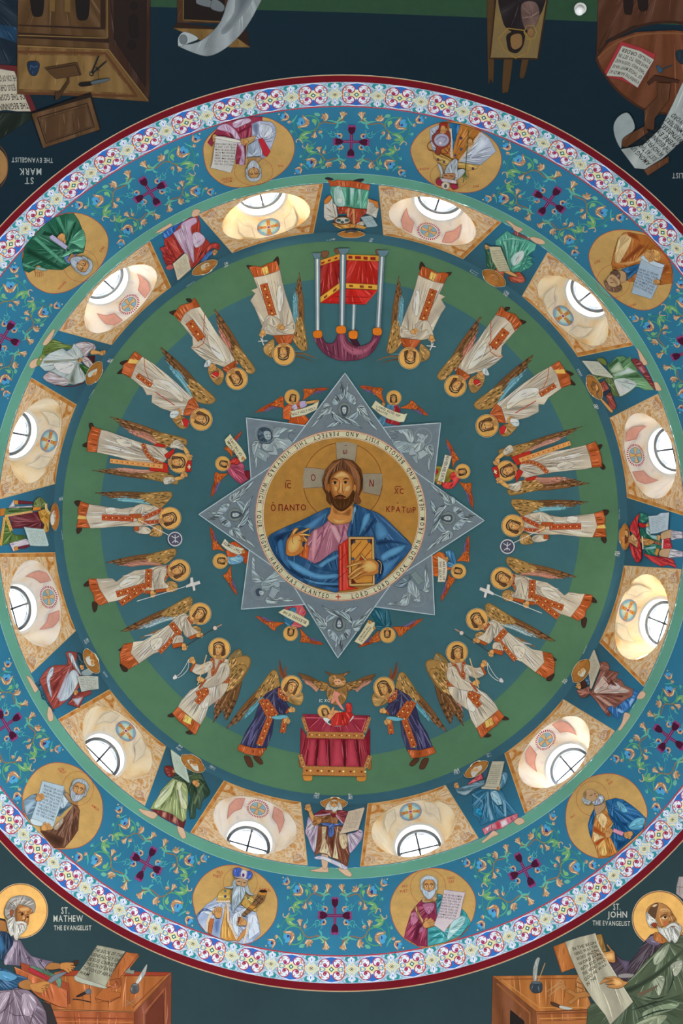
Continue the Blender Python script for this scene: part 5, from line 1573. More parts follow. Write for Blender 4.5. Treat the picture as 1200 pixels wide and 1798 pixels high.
prophet('standing figure in pale green robe and dark green mantle with slanted scroll, lower left', (240,1300,8), (450,1150), '''
foot#1 c9a88c ~ : 35,960 120,980 250,1010 290,1040 240,1105 130,1060 50,1000
foot#2 c9a88c ~ : 570,1210 650,1230 690,1330 690,1370 640,1380 590,1300
under_robe 6a2a2c f16@450,600 : 190,965 480,1000 700,1080 660,1240 560,1190 460,1140 350,1080 280,1030
under_robe/drape c08a78 n : 350,1070 370,1000 420,1010 400,1100
under_robe/drape c08a78 n : 500,1140 520,1060 570,1080 550,1180
robe 8f9c6a f50@560,560 : 520,520 660,580 720,640 720,900 700,1000 700,1100 650,1150 500,1040 430,1010 330,980 240,970 190,965 240,870 310,780 330,720 440,600
robe/drape c4cc9c ~ f10@560,560 : 560,600 640,600 620,700 700,900 690,970 600,930 560,800
robe/drape b9c494 ~ f8@560,560 : 330,750 470,600 540,560 500,720 420,830 300,950 240,930
robe/drape 4c5c34 n : 540,580 570,580 520,760 420,930 470,780
robe/drape 4c5c34 n : 560,700 580,700 620,960 600,1020
mantle 2f4634 f36@820,480 : 800,430 900,460 950,560 1030,720 1020,770 920,850 890,980 830,950 820,1100 750,1110 740,1000 720,950 760,800 720,700 690,600 520,540 480,500 700,480
mantle/drape 708258 n : 780,900 900,640 960,600 880,760 830,900
mantle/drape 4f6440 ~ n : 740,520 850,480 880,560 800,560
sleeve 7a2a24 ~ f10@500,450 : 385,420 400,370 480,370 540,440 520,500 460,520 420,490
hand#1 : 540,440 80,80
hand#2 : 830,620 110,125
scroll b9c8bc : 465,140 490,150 660,280 740,600 720,610 530,460 490,300
scroll/lettering ticks 7d8a80 10 : 480,190 650,290 710,570 500,380
halo : 785,330 185,105 33
head#a d0d4cc ~ : 700,300 750,260 820,290 860,400 860,450 800,430 750,370
head#a/face c39a66 ~ n : 770,310 830,330 830,380 780,370
head#a/beard c9d0cc ~ n : 755,330 790,370 830,380 860,440 810,430
hand#3 : 690,360 50,60
lettering text d5dcda : 580,85 36,33 | PRO
lettering text d5dcda : 555,105 36,33 | PHET
lettering ticks d5dcda 2 : 1030,345 1115,395 1100,420 1010,375
''', 36)
prophet('barefoot figure in brown tunic and red fur cloak with raised hand below the altar', (520,1380,8.57), (560,1280), '''
foot#1 c9a88c ~ : 215,1270 330,1250 400,1215 470,1210 490,1290 430,1300 260,1290
foot#2 c9a88c ~ : 640,1250 720,1215 800,1280 840,1330 820,1370 750,1350 680,1300
leg c9a88c ~ : 385,1020 480,1030 470,1230 400,1230
leg#2 c9a88c ~ : 655,1190 720,1200 730,1250 660,1250
fur#1 b4a0bc ~ f34@330,480 : 190,470 280,560 340,620 320,800 280,1000 220,900 180,780 140,700 160,600
fur#2 b4a0bc ~ f34@760,640 : 770,740 900,700 960,660 1005,700 990,800 920,900 870,960 810,1010 780,850
robe_lining c9c4dc ~ f10@500,900 : 275,1080 400,1060 560,1120 760,1210 740,1260 600,1200 420,1120 320,1110
robe 7d4a34 f60@560,560 : 340,600 690,590 770,740 780,900 805,1040 780,1200 760,1220 640,1130 560,1100 540,1090 470,1040 350,1020 280,1060 310,900
robe/drape c9b08c f8@560,600 : 390,620 460,620 440,800 480,900 530,1090 460,1030 350,1010 390,860
robe/drape c9b08c f6@640,600 : 620,620 640,620 600,860 640,1110 550,1090 590,860
robe/drape c9b08c ~ f6@700,700 : 650,740 760,740 770,900 720,960 670,900
robe/drape 4a2018 n : 470,640 480,640 450,960 440,950
robe/drape 4a2018 n : 560,760 600,620 560,1060 500,860
robe/drape 4a2018 n : 640,900 660,880 740,1180 720,1180
arm cf9d62 ~ : 185,350 230,370 260,440 310,500 320,560 280,610 230,520 195,430
sleeve 9a6a38 f10@420,480 : 270,480 390,450 390,560 320,600 250,590
tunic 8a5c34 f20@560,420 : 380,480 530,440 640,500 620,590 400,580
cloak 7d2a34 f24@580,430 : 260,450 380,370 480,360 580,400 700,370 790,410 750,540 710,570 610,470 540,430 420,460
cloak/edge b99ab0 w22 ~ : 280,460 400,450 520,430
cloak/edge b99ab0 w22 ~ : 600,450 660,520 710,580
cloak/knot 7a1c2c ~ : 530,420 590,410 590,480 550,480
belt 48629c ~ f12@540,600 : 380,570 500,570 620,590 700,580 690,610 580,620 570,740 510,790 480,720 490,630 400,600
hand : 185,340 120,-20
scroll c9b9a4 : 1020,340 1035,355 940,680 660,745 650,735 690,670 790,400
scroll/lettering ticks 7d7064 11 : 790,420 1000,370 930,650 700,670
halo : 572,270 195,92
hair_mass c9ccc8 ~ : 440,370 490,260 570,210 650,250 700,370 640,380 500,380
head hair=c9ccc8 beard=d3d6d2 style=old : 575,300 185,0 .1
lettering text d5dcda : 285,140 40,4 | PRO
lettering text d5dcda : 270,172 40,4 | PHET
lettering text d5dcda : 790,155 40,2 | ELI
lettering text d5dcda : 785,186 40,2 | JAH
''', 37)
prophet('standing figure in deep blue mantle over pink skirt with open scroll, lower right', (790,1310,8.57), (750,1250), '''
foot#1 c9a88c ~ : 485,1440 560,1370 650,1280 700,1290 735,1330 650,1370 540,1440 500,1460
foot#2 c9a88c ~ : 970,1130 1050,1080 1120,1110 1125,1150 1050,1190 1000,1170
under_robe c46a78 f26@720,700 : 490,1250 600,1190 750,1120 900,1060 1020,1010 1030,1080 960,1130 790,1240 620,1280 530,1340
under_robe/drape d8d4e0 n : 540,1240 600,1210 580,1290
under_robe/drape d8d4e0 n : 760,1140 850,1100 880,1180 790,1230
under_robe/drape b03048 n : 690,1160 740,1120 780,1240 710,1260
robe 2f6c8c f60@600,640 : 350,790 340,720 480,650 640,640 780,650 860,820 1020,1010 900,1050 780,1090 620,1140 470,1200 430,1080 360,1040 345,900
robe/drape 8ab4c8 ~ f10@620,680 : 620,700 720,690 790,860 760,890 700,900 640,800
robe/drape 8ab4c8 n : 560,700 590,690 600,880 670,1110 620,1140 570,940
robe/drape 8ab4c8 n : 740,700 850,870 860,1080 820,1060 810,880
robe/drape 8ab4c8 n : 350,720 540,860 500,860 340,740
robe/drape 14384c n : 620,800 640,800 830,1010 820,1040
robe/drape 14384c n : 500,820 540,760 520,960 600,1140 540,1060
robe/drape 14384c n : 720,900 790,880 800,900 740,920
robe/drape 1a88b4 ~ f4@420,1000 : 380,980 450,940 500,1030 440,1060
arm_drape 5c7e8e f22@560,600 : 75,620 160,630 350,560 530,510 530,590 380,660 240,755 150,720 90,670
arm_drape/drape a3b9c0 ~ n : 110,690 240,690 350,650 260,740 170,730
sleeve 5f8ca8 ~ f12@820,420 : 760,430 840,400 880,450 850,560 780,640 730,600
tunic c4505c f10@420,520 : 280,580 340,520 480,420 510,500 400,540 300,590
collar 3c5a70 ~ : 480,380 580,350 570,450 530,500 500,440
hand#1 : 110,600 90,-30
scroll b9b4a0 : 650,240 835,240 760,600 780,650 490,640 500,625 540,600 600,400
scroll/lettering ticks 5e6058 10 : 640,300 800,280 720,590 550,580
scroll#2 c3bba8 : 490,625 770,640 765,670 485,655
hand#2 : 740,650 60,-40
halo : 408,355 200,98 -33
head#a c3bcac ~ : 340,340 400,290 480,300 500,360 440,420 390,470 340,460
head#a/face c39a66 ~ n : 360,360 420,340 450,380 400,410 350,400
head#a/beard b9bcb8 ~ n : 330,420 370,400 420,400 400,460 360,490
lettering text d5dcda : 80,395 44,-22 | PRO
lettering text d5dcda : 75,425 44,-22 | PHET
lettering ticks d5dcda 2 : 555,125 620,100 635,140 565,168
''', 38)
prophet('standing figure in brown mantle over blue skirt holding up a scroll, lower right', (980,1120,7.06), (900,830), '''
foot#1 c9a88c ~ : 750,1140 800,1040 830,930 900,950 890,990 830,1080 780,1145
foot#2 c9a88c ~ : 980,750 1010,690 1050,660 1090,690 1080,730 1040,760
under_robe 2f6aa8 f26@700,600 : 610,870 800,790 950,640 1010,680 960,780 880,880 790,950 740,1015 680,950
under_robe/drape 8ab0d4 n : 720,900 760,870 830,920 800,940
under_robe/drape 8ab0d4 n : 880,800 920,740 960,760 900,860
robe 8a5648 f60@420,680 : 530,410 640,400 760,430 730,500 790,520 830,590 940,640 930,720 840,770 700,880 690,830 610,870 600,950 540,860 440,740 390,690 440,640
robe/drape c9aca0 ~ f10@420,680 : 450,660 560,470 640,600 540,680
robe/drape c9aca0 ~ f10@440,690 : 480,700 640,620 760,600 900,660 820,680 640,690
robe/drape c9b4b0 ~ f6@660,600 : 620,620 680,540 780,600 760,640 680,650
robe/drape c9aca0 n : 460,720 640,850 700,850 520,720
robe/drape 4f2420 n : 400,690 600,690 840,720 800,740 560,710
robe/drape 4f2420 n : 540,460 660,580 640,590
robe/drape 4f2420 : 660,500 740,600 690,590 640,570
robe#2 7d4a40 f8@640,900 : 590,940 620,880 670,970 640,980
sleeve 8a5648 ~ f12@560,340 : 520,320 600,300 640,340 640,400 540,410
arm_drape 8a5648 f22@400,690 : 240,650 300,640 400,600 420,680 360,740 300,750 260,700
tunic 4a2a24 ~ : 290,540 330,510 370,580 330,620 290,620
inner 3f6c90 f6@400,540 : 340,520 400,490 400,580 380,590
hand : 270,600 80,-20
scroll c0b8a4 : 455,150 470,160 530,330 540,360 430,640 405,630 410,560 375,330
scroll/lettering ticks 7d786c 10 : 440,190 520,350 430,580 385,340
halo : 297,412 162,94 -58
head#a c9a878 ~ : 240,440 280,380 340,380 360,430 320,490 270,480
head#a/beard c9c9be ~ n : 280,460 310,420 360,410 340,470 310,490
head#a/face 5a3a28 w7 : 280,440 300,420
lettering ticks d5dcda 1 : 360,90 310,205 325,210 375,95
lettering text d5dcda : 75,560 30,-55 | PRO
lettering text d5dcda : 98,575 30,-55 | PHET
''', 39)
prophet('young figure in bright red cloak and green tunic with scroll at the right edge', (1070,880,9.23), (1100,700), '''
leg#1 c0a07c ~ : 840,560 860,510 1010,460 1020,560 980,610 860,620
leg#2 c0a07c ~ : 820,880 840,790 1000,760 990,860 960,910
legging#1 b9b4c4 f26@1600,560 : 1010,470 1190,500 1200,600 1010,625
legging#2 b9b4c4 f26@1600,860 : 1000,770 1200,820 1200,900 960,925
cloak#2 b8262c f30@560,840 : 560,840 700,890 900,910 1040,940 1110,1090 960,1030 850,1060 700,980 580,880
cloak#2/drape d85a58 n : 580,860 720,930 870,1030 840,1050 690,960
cloak#2/drape 7c1016 n : 840,900 1000,1000 980,1010
apron c8303a f14@860,680 : 860,620 990,600 1030,760 880,775
apron/edge dccfd0 w24 : 880,620 870,770
tunic 1f6a58 f26@560,720 : 500,440 560,450 620,540 860,640 860,720 800,890 600,860 570,780 540,720
tunic/drape 9cc4cc n : 640,540 800,560 800,640 700,600
tunic/drape 9cc4cc n : 580,760 770,720 770,770 600,790
tunic/hem c99a5c : 790,540 850,560 830,640 790,630
tunic/hem c98a44 : 780,760 830,780 790,890 750,850
tunic/trim 8a3c28 b40 : 740,660 860,700
sleeve 2f7a68 ~ f14@520,280 : 510,190 600,210 650,270 610,330 540,360 490,290
sleeve/cuff b02028 ~ : 500,350 590,370 620,400 570,430 500,400
arm 8fb4b4 ~ f6@640,460 : 620,400 690,360 690,540 620,520
hand#1 : 660,385 90,80
armor b98a5c f16@420,640 : 330,590 400,530 480,590 500,700 470,760 400,700 340,660
belt_knot b9824c ~ f10@620,650 : 520,610 600,600 740,640 740,680 620,720 540,670
belt d3c4a0 w20 : 560,570 570,780
cloak c02a30 f36@480,600 : 340,510 370,380 440,270 510,190 510,230 480,330 500,440 530,600 490,640 420,530 360,480
cloak c02a30 f30@400,680 : 340,660 400,720 480,770 510,620 545,760 550,920 510,990 460,990 390,860
cloak/drape 7c1016 n : 440,850 470,830 480,960 460,960
scroll b4c4d0 : 660,240 800,230 860,190 1000,180 980,460 800,520 690,530
scroll/lettering ticks 7a8a98 9 : 690,270 940,210 950,450 710,510
halo : 265,577 90,215
head#a 6a3a2c ~ : 225,540 250,470 330,470 330,620 310,680 240,680 225,620
head#a/face c39a66 ~ n : 250,530 290,480 330,500 320,590 270,600
head#a/face 5a3a28 w7 : 275,500 275,530
head#a/band b9a8bc w20 : 215,580 225,640
lettering ticks d5dcda 1 : 175,115 170,310 185,310 185,115
lettering text d5dcda : 130,880 40,-78 | PRO
lettering text d5dcda : 160,890 40,-78 | PHET
''', 40)
prophet('standing figure in green mantle over dark red tunic with long scroll, upper right', (1010,610,7.5), (950,330), '''
foot#1 c9a88c ~ : 820,10 845,30 900,110 960,215 880,225 850,120
foot#2 c9a88c ~ : 1040,470 1090,460 1140,540 1130,570 1070,560
under_robe 7d3438 f20@600,300 : 740,160 800,140 880,190 960,320 1040,470 1070,560 1030,540 900,360 820,270
under_robe/drape b9808c n : 840,260 880,250 930,330 900,340
robe 5f8a60 f60@500,420 : 430,240 560,120 640,110 700,150 740,110 740,170 810,260 840,330 940,420 1050,560 920,560 820,510 720,600 600,655 560,640 500,400 460,330
robe/drape c4d4d0 ~ f10@520,420 : 520,430 640,400 780,440 820,490 720,580 600,640 560,560
robe/drape c4d4d0 n : 500,360 660,290 700,250 820,320 700,350 540,380
robe/drape b9c9b4 n : 470,290 580,180 660,300 560,330 490,330
robe/drape 2f5030 n : 510,410 840,340 900,400 700,400
robe/drape 2f5030 n : 430,240 570,130 590,180 460,270
robe/drape 2f5030 n : 600,190 720,120 700,150 620,220
sash 64784a ~ f10@480,500 : 400,420 480,390 560,560 590,640 500,620 470,510
sleeve 8a3c34 f12@440,640 : 410,600 480,590 550,760 540,810 500,820 450,760
sleeve#2 2f3f50 ~ : 380,590 460,560 470,580 400,640
tunic 96483c f12@380,480 : 330,470 400,430 460,540 370,590 350,540
arm cf9d62 ~ : 340,670 370,680 500,820 500,850 470,840 370,720
sleeve#3 6d7c40 ~ : 295,160 340,130 410,160 430,230 380,220 330,180
inner 64784a f8@400,360 : 250,360 330,350 480,380 280,430
scroll c0c4b8 : 100,170 120,170 320,180 520,390 500,400 240,350
scroll/lettering ticks 8d8c84 9 : 135,185 330,185 470,350 270,345
halo : 262,520 175,86 62
head#a 7d5a3c ~ : 205,480 250,440 310,490 330,560 290,600 240,570
head#a/face c9a068 ~ n : 240,490 280,470 320,530 290,570 250,540
head#a/face 5a3a28 w6 : 255,520 275,505
lettering ticks d5dcda 2 : 45,275 105,375 80,385 20,285
lettering text d5dcda : 290,790 32,-115 | PRO
lettering text d5dcda : 315,800 32,-115 | PHET
''', 41)
prophet('standing figure in sea-green mantle over orange tunic with scroll, right of the canopy', (820,370,7.5), (800,370), '''
foot#1 c9a88c ~ : 520,130 560,135 640,190 740,240 700,280 640,290 600,210
foot#2 c9a88c ~ : 830,360 900,345 1000,380 1035,420 1010,440 920,430
under_robe 8a4a4a f10@700,500 : 570,270 600,240 700,300 840,370 820,390 700,350
under_robe 1f6a9c : 570,270 600,240 630,270 600,300
robe 4f9c88 f60@580,790 : 380,390 530,260 620,320 780,370 920,440 900,520 810,580 830,760 700,800 600,800 570,780 460,460 380,450
robe/drape b4d8d0 ~ f10@590,790 : 580,640 640,560 740,520 760,580 700,680 620,720
robe/drape a3d0c4 n : 480,410 520,400 550,640 560,740 510,480
robe/drape a3d0c4 n : 610,400 640,400 590,560 570,600
robe/drape a3d0c4 n : 390,390 620,350 800,400 600,370
robe/drape 1a5c50 n : 700,420 740,420 600,560 580,640
robe/drape 1a5c50 n : 800,500 820,520 700,780 680,790
robe#2 3f8c7c f14@700,640 : 810,580 890,620 840,650 890,690 840,740 700,810 780,680
mantle 38684c f22@330,780 : 240,470 330,560 360,640 400,740 330,800 270,720 260,600
tunic a85034 f14@420,800 : 350,790 400,750 500,800 490,890 420,850
sleeve a04a34 ~ f14@560,860 : 550,860 640,860 640,810 700,800 770,890 740,940 600,930
arm cf9d62 ~ : 480,790 540,770 660,840 640,860
hand#1 : 270,470 70,160
scroll c0bca0 : 300,460 450,460 580,780 430,790 340,640
scroll/lettering ticks 7d7a68 9 : 575,770 430,780 320,510 455,500
halo : 362,880 170,92 32
head#a a8744a ~ : 290,850 330,810 400,830 440,900 420,940 340,910
head#a/face c9a068 ~ n : 310,850 360,830 390,880 350,900
head#a/face 5a3a28 w6 : 330,860 350,870
lettering text d5dcda : 545,1105 34,-148 | PRO
lettering text d5dcda : 560,1080 34,-148 | PHET
lettering ticks d5dcda 2 : 55,765 160,830 145,855 35,790
''', 42)
# ---------------------------------------------------------------- gold medallions with half-length figures on the blue ring
RED = 'b8442e'
def medallion(lab, plab, crop, ring, foot, halo, src, seed, gold='d0a662'):
    f = Fig('gold_medallion', lab, 'medallion', crop, foot, base=3, group='gold medallions on the blue ring', seed=seed)
    e = np.array(ring) if np.ndim(ring[0]) else ell(*ring, n=64)
    p = smooth(e, True, 5) if np.ndim(ring[0]) else e
    f.poly('gold_ground', p, gold, mat=1, out=0); f.stroke('red_rim', p, RED, .9*f.s, closed=True)
    f.stroke('halo_ring', ell(*halo, n=44), RED, .55*f.s, closed=True)
    keep = src.strip().split('\n')
    f.draw('\n'.join(x for x in keep if x.strip().startswith('lettering'))); f.done()
    g = Fig('painted_half_figure', plab, 'person', crop, foot, base=10, group='half-length figures in the gold medallions', seed=seed, step=7)
    g.draw('\n'.join(x for x in keep if not x.strip().startswith('lettering'))); g.done()
medallion('gold medallion with the white-robed scroll reader, top left', 'bearded man in lilac and crimson robe holding a long lettered scroll, top left medallion', (345,200,6.667),
 [(80,440),(110,310),(230,180),(380,95),(600,40),(770,35),(900,70),(1050,170),(1130,290),(1150,420),(1100,570),(980,700),(800,800),(600,850),(420,855),(270,800),(130,660)], (560,60), (670,670,225,165,0), '''
robe 96304a f40@560,500 : 130,330 170,270 240,180 320,110 470,65 620,30 770,30 770,80 650,110 640,270 580,360 570,590 460,580 460,330 240,250 180,380
robe/drape c4a0bc ~ f10@470,420 : 240,170 340,110 450,180 520,300 560,420 560,580 500,580 530,440 470,330 400,220
robe/drape c9a9c4 ~ f6@560,60 : 420,110 470,70 600,45 640,80 560,120 460,160
robe/drape 6a1830 n : 480,200 640,120 640,150 500,230
mantle a9b0cc f40@780,320 : 650,110 740,75 880,90 930,150 930,240 880,380 820,490 740,540 690,500 580,500 600,370 690,300 650,240
mantle/drape d4dae6 ~ f8@780,280 : 740,120 860,130 890,200 830,260 750,260
mantle/stripe c02c38 : 725,290 775,275 865,430 830,490 790,485
mantle/drape 6d7894 ~ n : 650,120 720,100 730,180 700,270 680,220
inner a3b0c4 f10@660,480 : 600,360 720,290 760,480 700,500 600,510
arm c9a070 ~ : 520,290 640,260 690,250 680,280 600,320 540,350 520,330
hand : 555,310 95,-90
hand#2 : 215,275 95,170
scroll cfcbc6 : 220,240 330,250 490,290 475,330 440,560 400,675 160,615 180,560 215,310
scroll/roll ded6cc ~ : 240,245 480,285 490,320 240,275
scroll/lettering lines 5a4640 : 430,600 205,585 220,320 460,330 | THUS SAYS THE LORD/ALL THE EARTH/HEAR HIM AND/THE WORD CAME/BEHOLD HIM NOW/REJOICE IN HIM/AND SAY UNTO/AS THE LORD SAID
neck b89068 ~ : 600,500 700,490 760,495 730,540 640,560
head hair=aeb6bc beard=b9c0c8 style=old : 665,655 215,176 -.1
lettering text b8442e : 415,735 36,170 | PROPHET
lettering text b8442e : 410,770 36,170 | MICAH
lettering text b8442e : 1015,590 36,172 | PRO
''', 51)
medallion('gold medallion with the crowned figure holding a red flask, top right', 'white-bearded crowned man in jewelled mantle with red flask and green sprig, top right medallion', (710,205,6.667),
 [(78,420),(110,290),(210,170),(350,90),(520,52),(700,80),(900,165),(1060,290),(1130,420),(1135,560),(1060,720),(920,840),(760,885),(560,870),(360,800),(180,650)], (620,80), (533,690,225,165,0), '''
mantle b0b9cc f24@560,470 : 300,140 420,85 430,420 340,400 310,300
mantle#2 b0b9cc f34@640,500 : 900,170 1000,250 1080,400 900,560 740,600 640,520 780,350
mantle#2/drape d9e0ea n : 900,230 1000,300 760,500
robe b4722e f30@580,470 : 410,80 530,60 690,90 900,165 790,350 640,520 560,500 540,470 440,430 420,200
robe/panel 1f6a9c f10@580,400 : 530,65 660,85 590,300 570,420
robe/panel a02a20 n : 430,70 500,60 490,130 420,150
robe/trim d5bfae b26 : 545,130 560,470
robe/trim d5bfae b26 : 900,180 640,530
collar c99a50 f16@570,520 : 335,400 440,430 560,490 640,520 740,540 880,560 860,600 740,625 620,580 480,560 400,530 350,470
collar/gem 5a4668 e : 400,490 13,13
collar/gem 4a6a7a e : 470,520 13,13
collar/gem 5a4668 e : 810,595 13,13
robe/gem 4a5a7a e : 670,370 14,14
robe/gem 5a4668 e : 670,240 14,14
robe/gem 4a5a7a e : 600,440 10,10
flask 8d3a2c ~ : 400,140 520,160 540,190 545,290 500,340 440,370 420,430 365,410 380,350 340,290 330,220 380,170
flask/plate a9a4b8 e : 442,258 88,76
flask/plate 6d6a88 w9 ~ : 380,260 430,220 500,240 470,290
flask/plate d3d0dc e : 428,295 22,22
flask/handle 7a2c22 w9 ~ : 335,260 280,310 290,370 350,390
flask/handle 7a2c22 w9 ~ : 545,310 535,370 500,420 440,420
cuff a02a20 : 430,60 510,60 500,150 400,150
hand#1 : 460,140 100,180
hand#2 : 770,290 100,-160
stem 3a5a34 w10 : 762,130 745,350 720,640
stem/sprig 2f6a3c w9 : 720,640 700,750
stem/sprig 2f6a3c w9 : 724,640 735,720
stem/sprig 2f6a3c w9 : 715,650 690,690
stem/sprig 2f6a3c w9 : 725,660 755,690
hair_lock b9c0c4 ~ : 400,520 440,560 460,640 440,690 430,620 410,570
hair_lock#2 b9c0c4 ~ : 640,600 700,590 720,620 660,690 600,720 620,660
beard b4bcc4 ~ f12@560,700 : 480,640 520,540 600,470 635,500 630,600 640,680 560,680 500,690
head#a b9845a ~ : 450,650 520,640 600,640 600,690 560,715 490,710
head#a/eye 4a2c1c w9 : 475,660 515,668
head#a/eye 4a2c1c w9 : 540,665 585,672
crown cfc0c4 f4@520,600 : 430,690 620,720 620,760 430,730
crown/lobe a02c44 ~ : 380,740 400,700 440,720 450,780 400,775
crown/lobe#2 a02c44 ~ : 550,790 560,760 620,770 640,800 590,830
crown/boss d9cbb4 e : 492,780 48,44
crown/boss 5a5a68 e : 492,785 14,20
lettering text b8442e : 290,590 34,175 | PROPHET
lettering text b8442e : 870,790 40,165 | PRO
''', 52)
medallion('gold medallion with the man in orange mantle, upper right', 'short-bearded man in orange mantle holding a pale blue lettered scroll, upper right medallion', (1025,395,7.06),
 [(68,400),(100,270),(180,160),(300,90),(450,58),(620,70),(770,110),(930,270),(1060,430),(1105,560),(1105,720),(1050,880),(930,1000),(780,1055),(620,1030),(430,930),(270,790),(130,610)], (950,400), (375,695,205,205,0), '''
mantle b4692a f50@560,560 : 365,560 350,470 380,330 430,170 500,95 560,85 650,105 780,130 930,280 1060,430 1105,560 1100,720 900,745 880,700 600,700 540,690 700,480 420,540
mantle/drape e2bc84 ~ f10@440,300 : 390,420 440,170 520,110 600,140 570,260 480,420 440,470
mantle/drape 8a4018 ~ n : 560,90 660,110 700,190 640,170 560,130
mantle/drape 7d3a1a n : 450,475 700,230 790,250 540,450
mantle/drape e0b478 n : 380,480 640,440 800,300 850,310 720,440 560,490
mantle/drape d99c58 ~ f8@900,420 : 850,300 950,330 960,430 900,440 860,380
mantle/drape 8a4018 n : 1000,520 1040,470 1080,540 940,660
tunic 2b6c9c f20@520,560 : 480,545 700,475 690,560 540,690 560,600
tunic/drape 143c60 n : 540,600 690,500 690,520 560,640
scroll a9bccc : 735,380 880,455 1010,480 950,700 850,915 600,840 640,690
scroll/roll c3d0da ~ : 725,385 770,375 900,450 1005,490 980,525 880,500 730,420
scroll/lettering lines 4c5468 : 700,520 950,600 850,860 620,750 | HEAR O ISRAEL/THE LORD YOUR/GOD SHALL BE/WITH YOU IN/YOUR MIDST AND/HE WILL SAVE/REJOICE OVER YOU
hand#1 : 830,390 150,135
hand#2 : 915,695 90,-90
neck c09a70 ~ : 440,560 520,570 545,640 530,690 470,690
beard 6a4c3c ~ f8@400,640 : 350,580 400,550 450,570 470,620 440,690 380,690 350,620
head#a c9a57c ~ : 330,620 380,600 440,650 470,700 440,760 380,780 300,740 290,690
head#a/shade a07c58 ~ n : 350,650 400,650 440,700 430,740 380,690
head#a/hair 7d5c48 ~ f8@380,700 : 270,700 300,680 330,740 400,760 440,740 480,750 470,800 400,820 310,790
head#a/eye 3a2418 w8 : 340,650 365,640
head#a/eye 3a2418 w8 : 345,700 385,700
lettering text b8442e : 195,425 44,150 | PRO
lettering text b8442e : 640,960 48,150 | PRO
''', 53)
medallion('gold medallion with the bald man in blue mantle, lower right', 'bald grey-bearded man in blue mantle over orange robe with rolled pink scroll, lower right medallion', (985,1350,7.27),
 [(65,640),(90,440),(190,270),(340,130),(520,70),(700,68),(870,140),(1000,270),(1080,430),(1110,560),(1095,640),(1060,780),(960,890),(820,1010),(640,1120),(480,1140),(310,1080),(170,960),(95,820)], (650,1110), (405,380,205,220,0), '''
mantle 1a5f90 f60@660,500 : 575,410 700,375 800,395 900,460 1010,550 1090,630 1060,770 930,890 730,1060 640,1120 560,900 680,700 620,600
mantle/drape 5fa0c0 ~ f8@760,450 : 720,420 790,440 860,540 800,560 740,500
mantle/drape 0a3258 n : 640,580 840,800 800,800 620,600
mantle/drape 5fa4c4 ~ f8@860,760 : 870,740 960,640 1080,640 1040,760 930,780
mantle/drape 0a3258 n : 700,660 860,690 860,760 760,700
mantle/drape 0a3258 ~ n : 690,900 800,920 900,900 740,1040 720,960
mantle#2 1a5f90 f12@440,520 : 440,490 450,560 420,700 400,905 370,820 355,720 380,620
robe c47a34 f60@520,560 : 450,590 560,530 600,560 665,690 600,760 640,880 730,1060 700,1090 640,1120 490,1135 440,980 400,900 420,750
robe/drape e6c088 ~ f10@520,560 : 460,600 540,570 600,650 560,760 500,700
robe/drape e0a860 ~ f10@560,900 : 480,960 540,930 560,900 600,1080 540,1120 490,1060
robe/drape a03c14 n : 430,960 560,870 570,900 470,990
robe/drape a03c14 n : 420,720 600,860 580,880 415,800
robe/drape e6c088 f6@480,860 : 420,810 560,880 430,940
neck b89470 ~ : 440,460 560,440 580,500 520,560 460,590
hand#1 : 625,820 130,20
hand#2 : 870,850 120,-110
scroll d393ac : 690,770 820,820 800,870 680,815
beard a9b4c4 ~ f14@480,360 : 410,430 470,400 480,350 520,340 560,370 560,420 520,460 450,475
head c09a70 ~ : 300,340 340,280 400,270 460,300 500,350 470,400 420,430 350,430
head/shade 8a6848 ~ n : 300,330 330,290 350,330 340,400 400,430 340,430
head/eye 3a2418 w9 : 385,360 420,340
head/eye 3a2418 w9 : 440,330 465,320
head/nose 8a5c3c w8 : 445,340 475,365 460,375
head/ear b08058 ~ : 370,430 400,425 390,465
head/hair b4bcc0 ~ f6@320,380 : 285,380 320,390 400,430 370,470 310,450
lettering text b8442e : 140,640 40,-40 | PRO
lettering text b8442e : 600,165 40,-38 | ELI
lettering text b8442e : 620,210 40,-38 | SHA
''', 54)
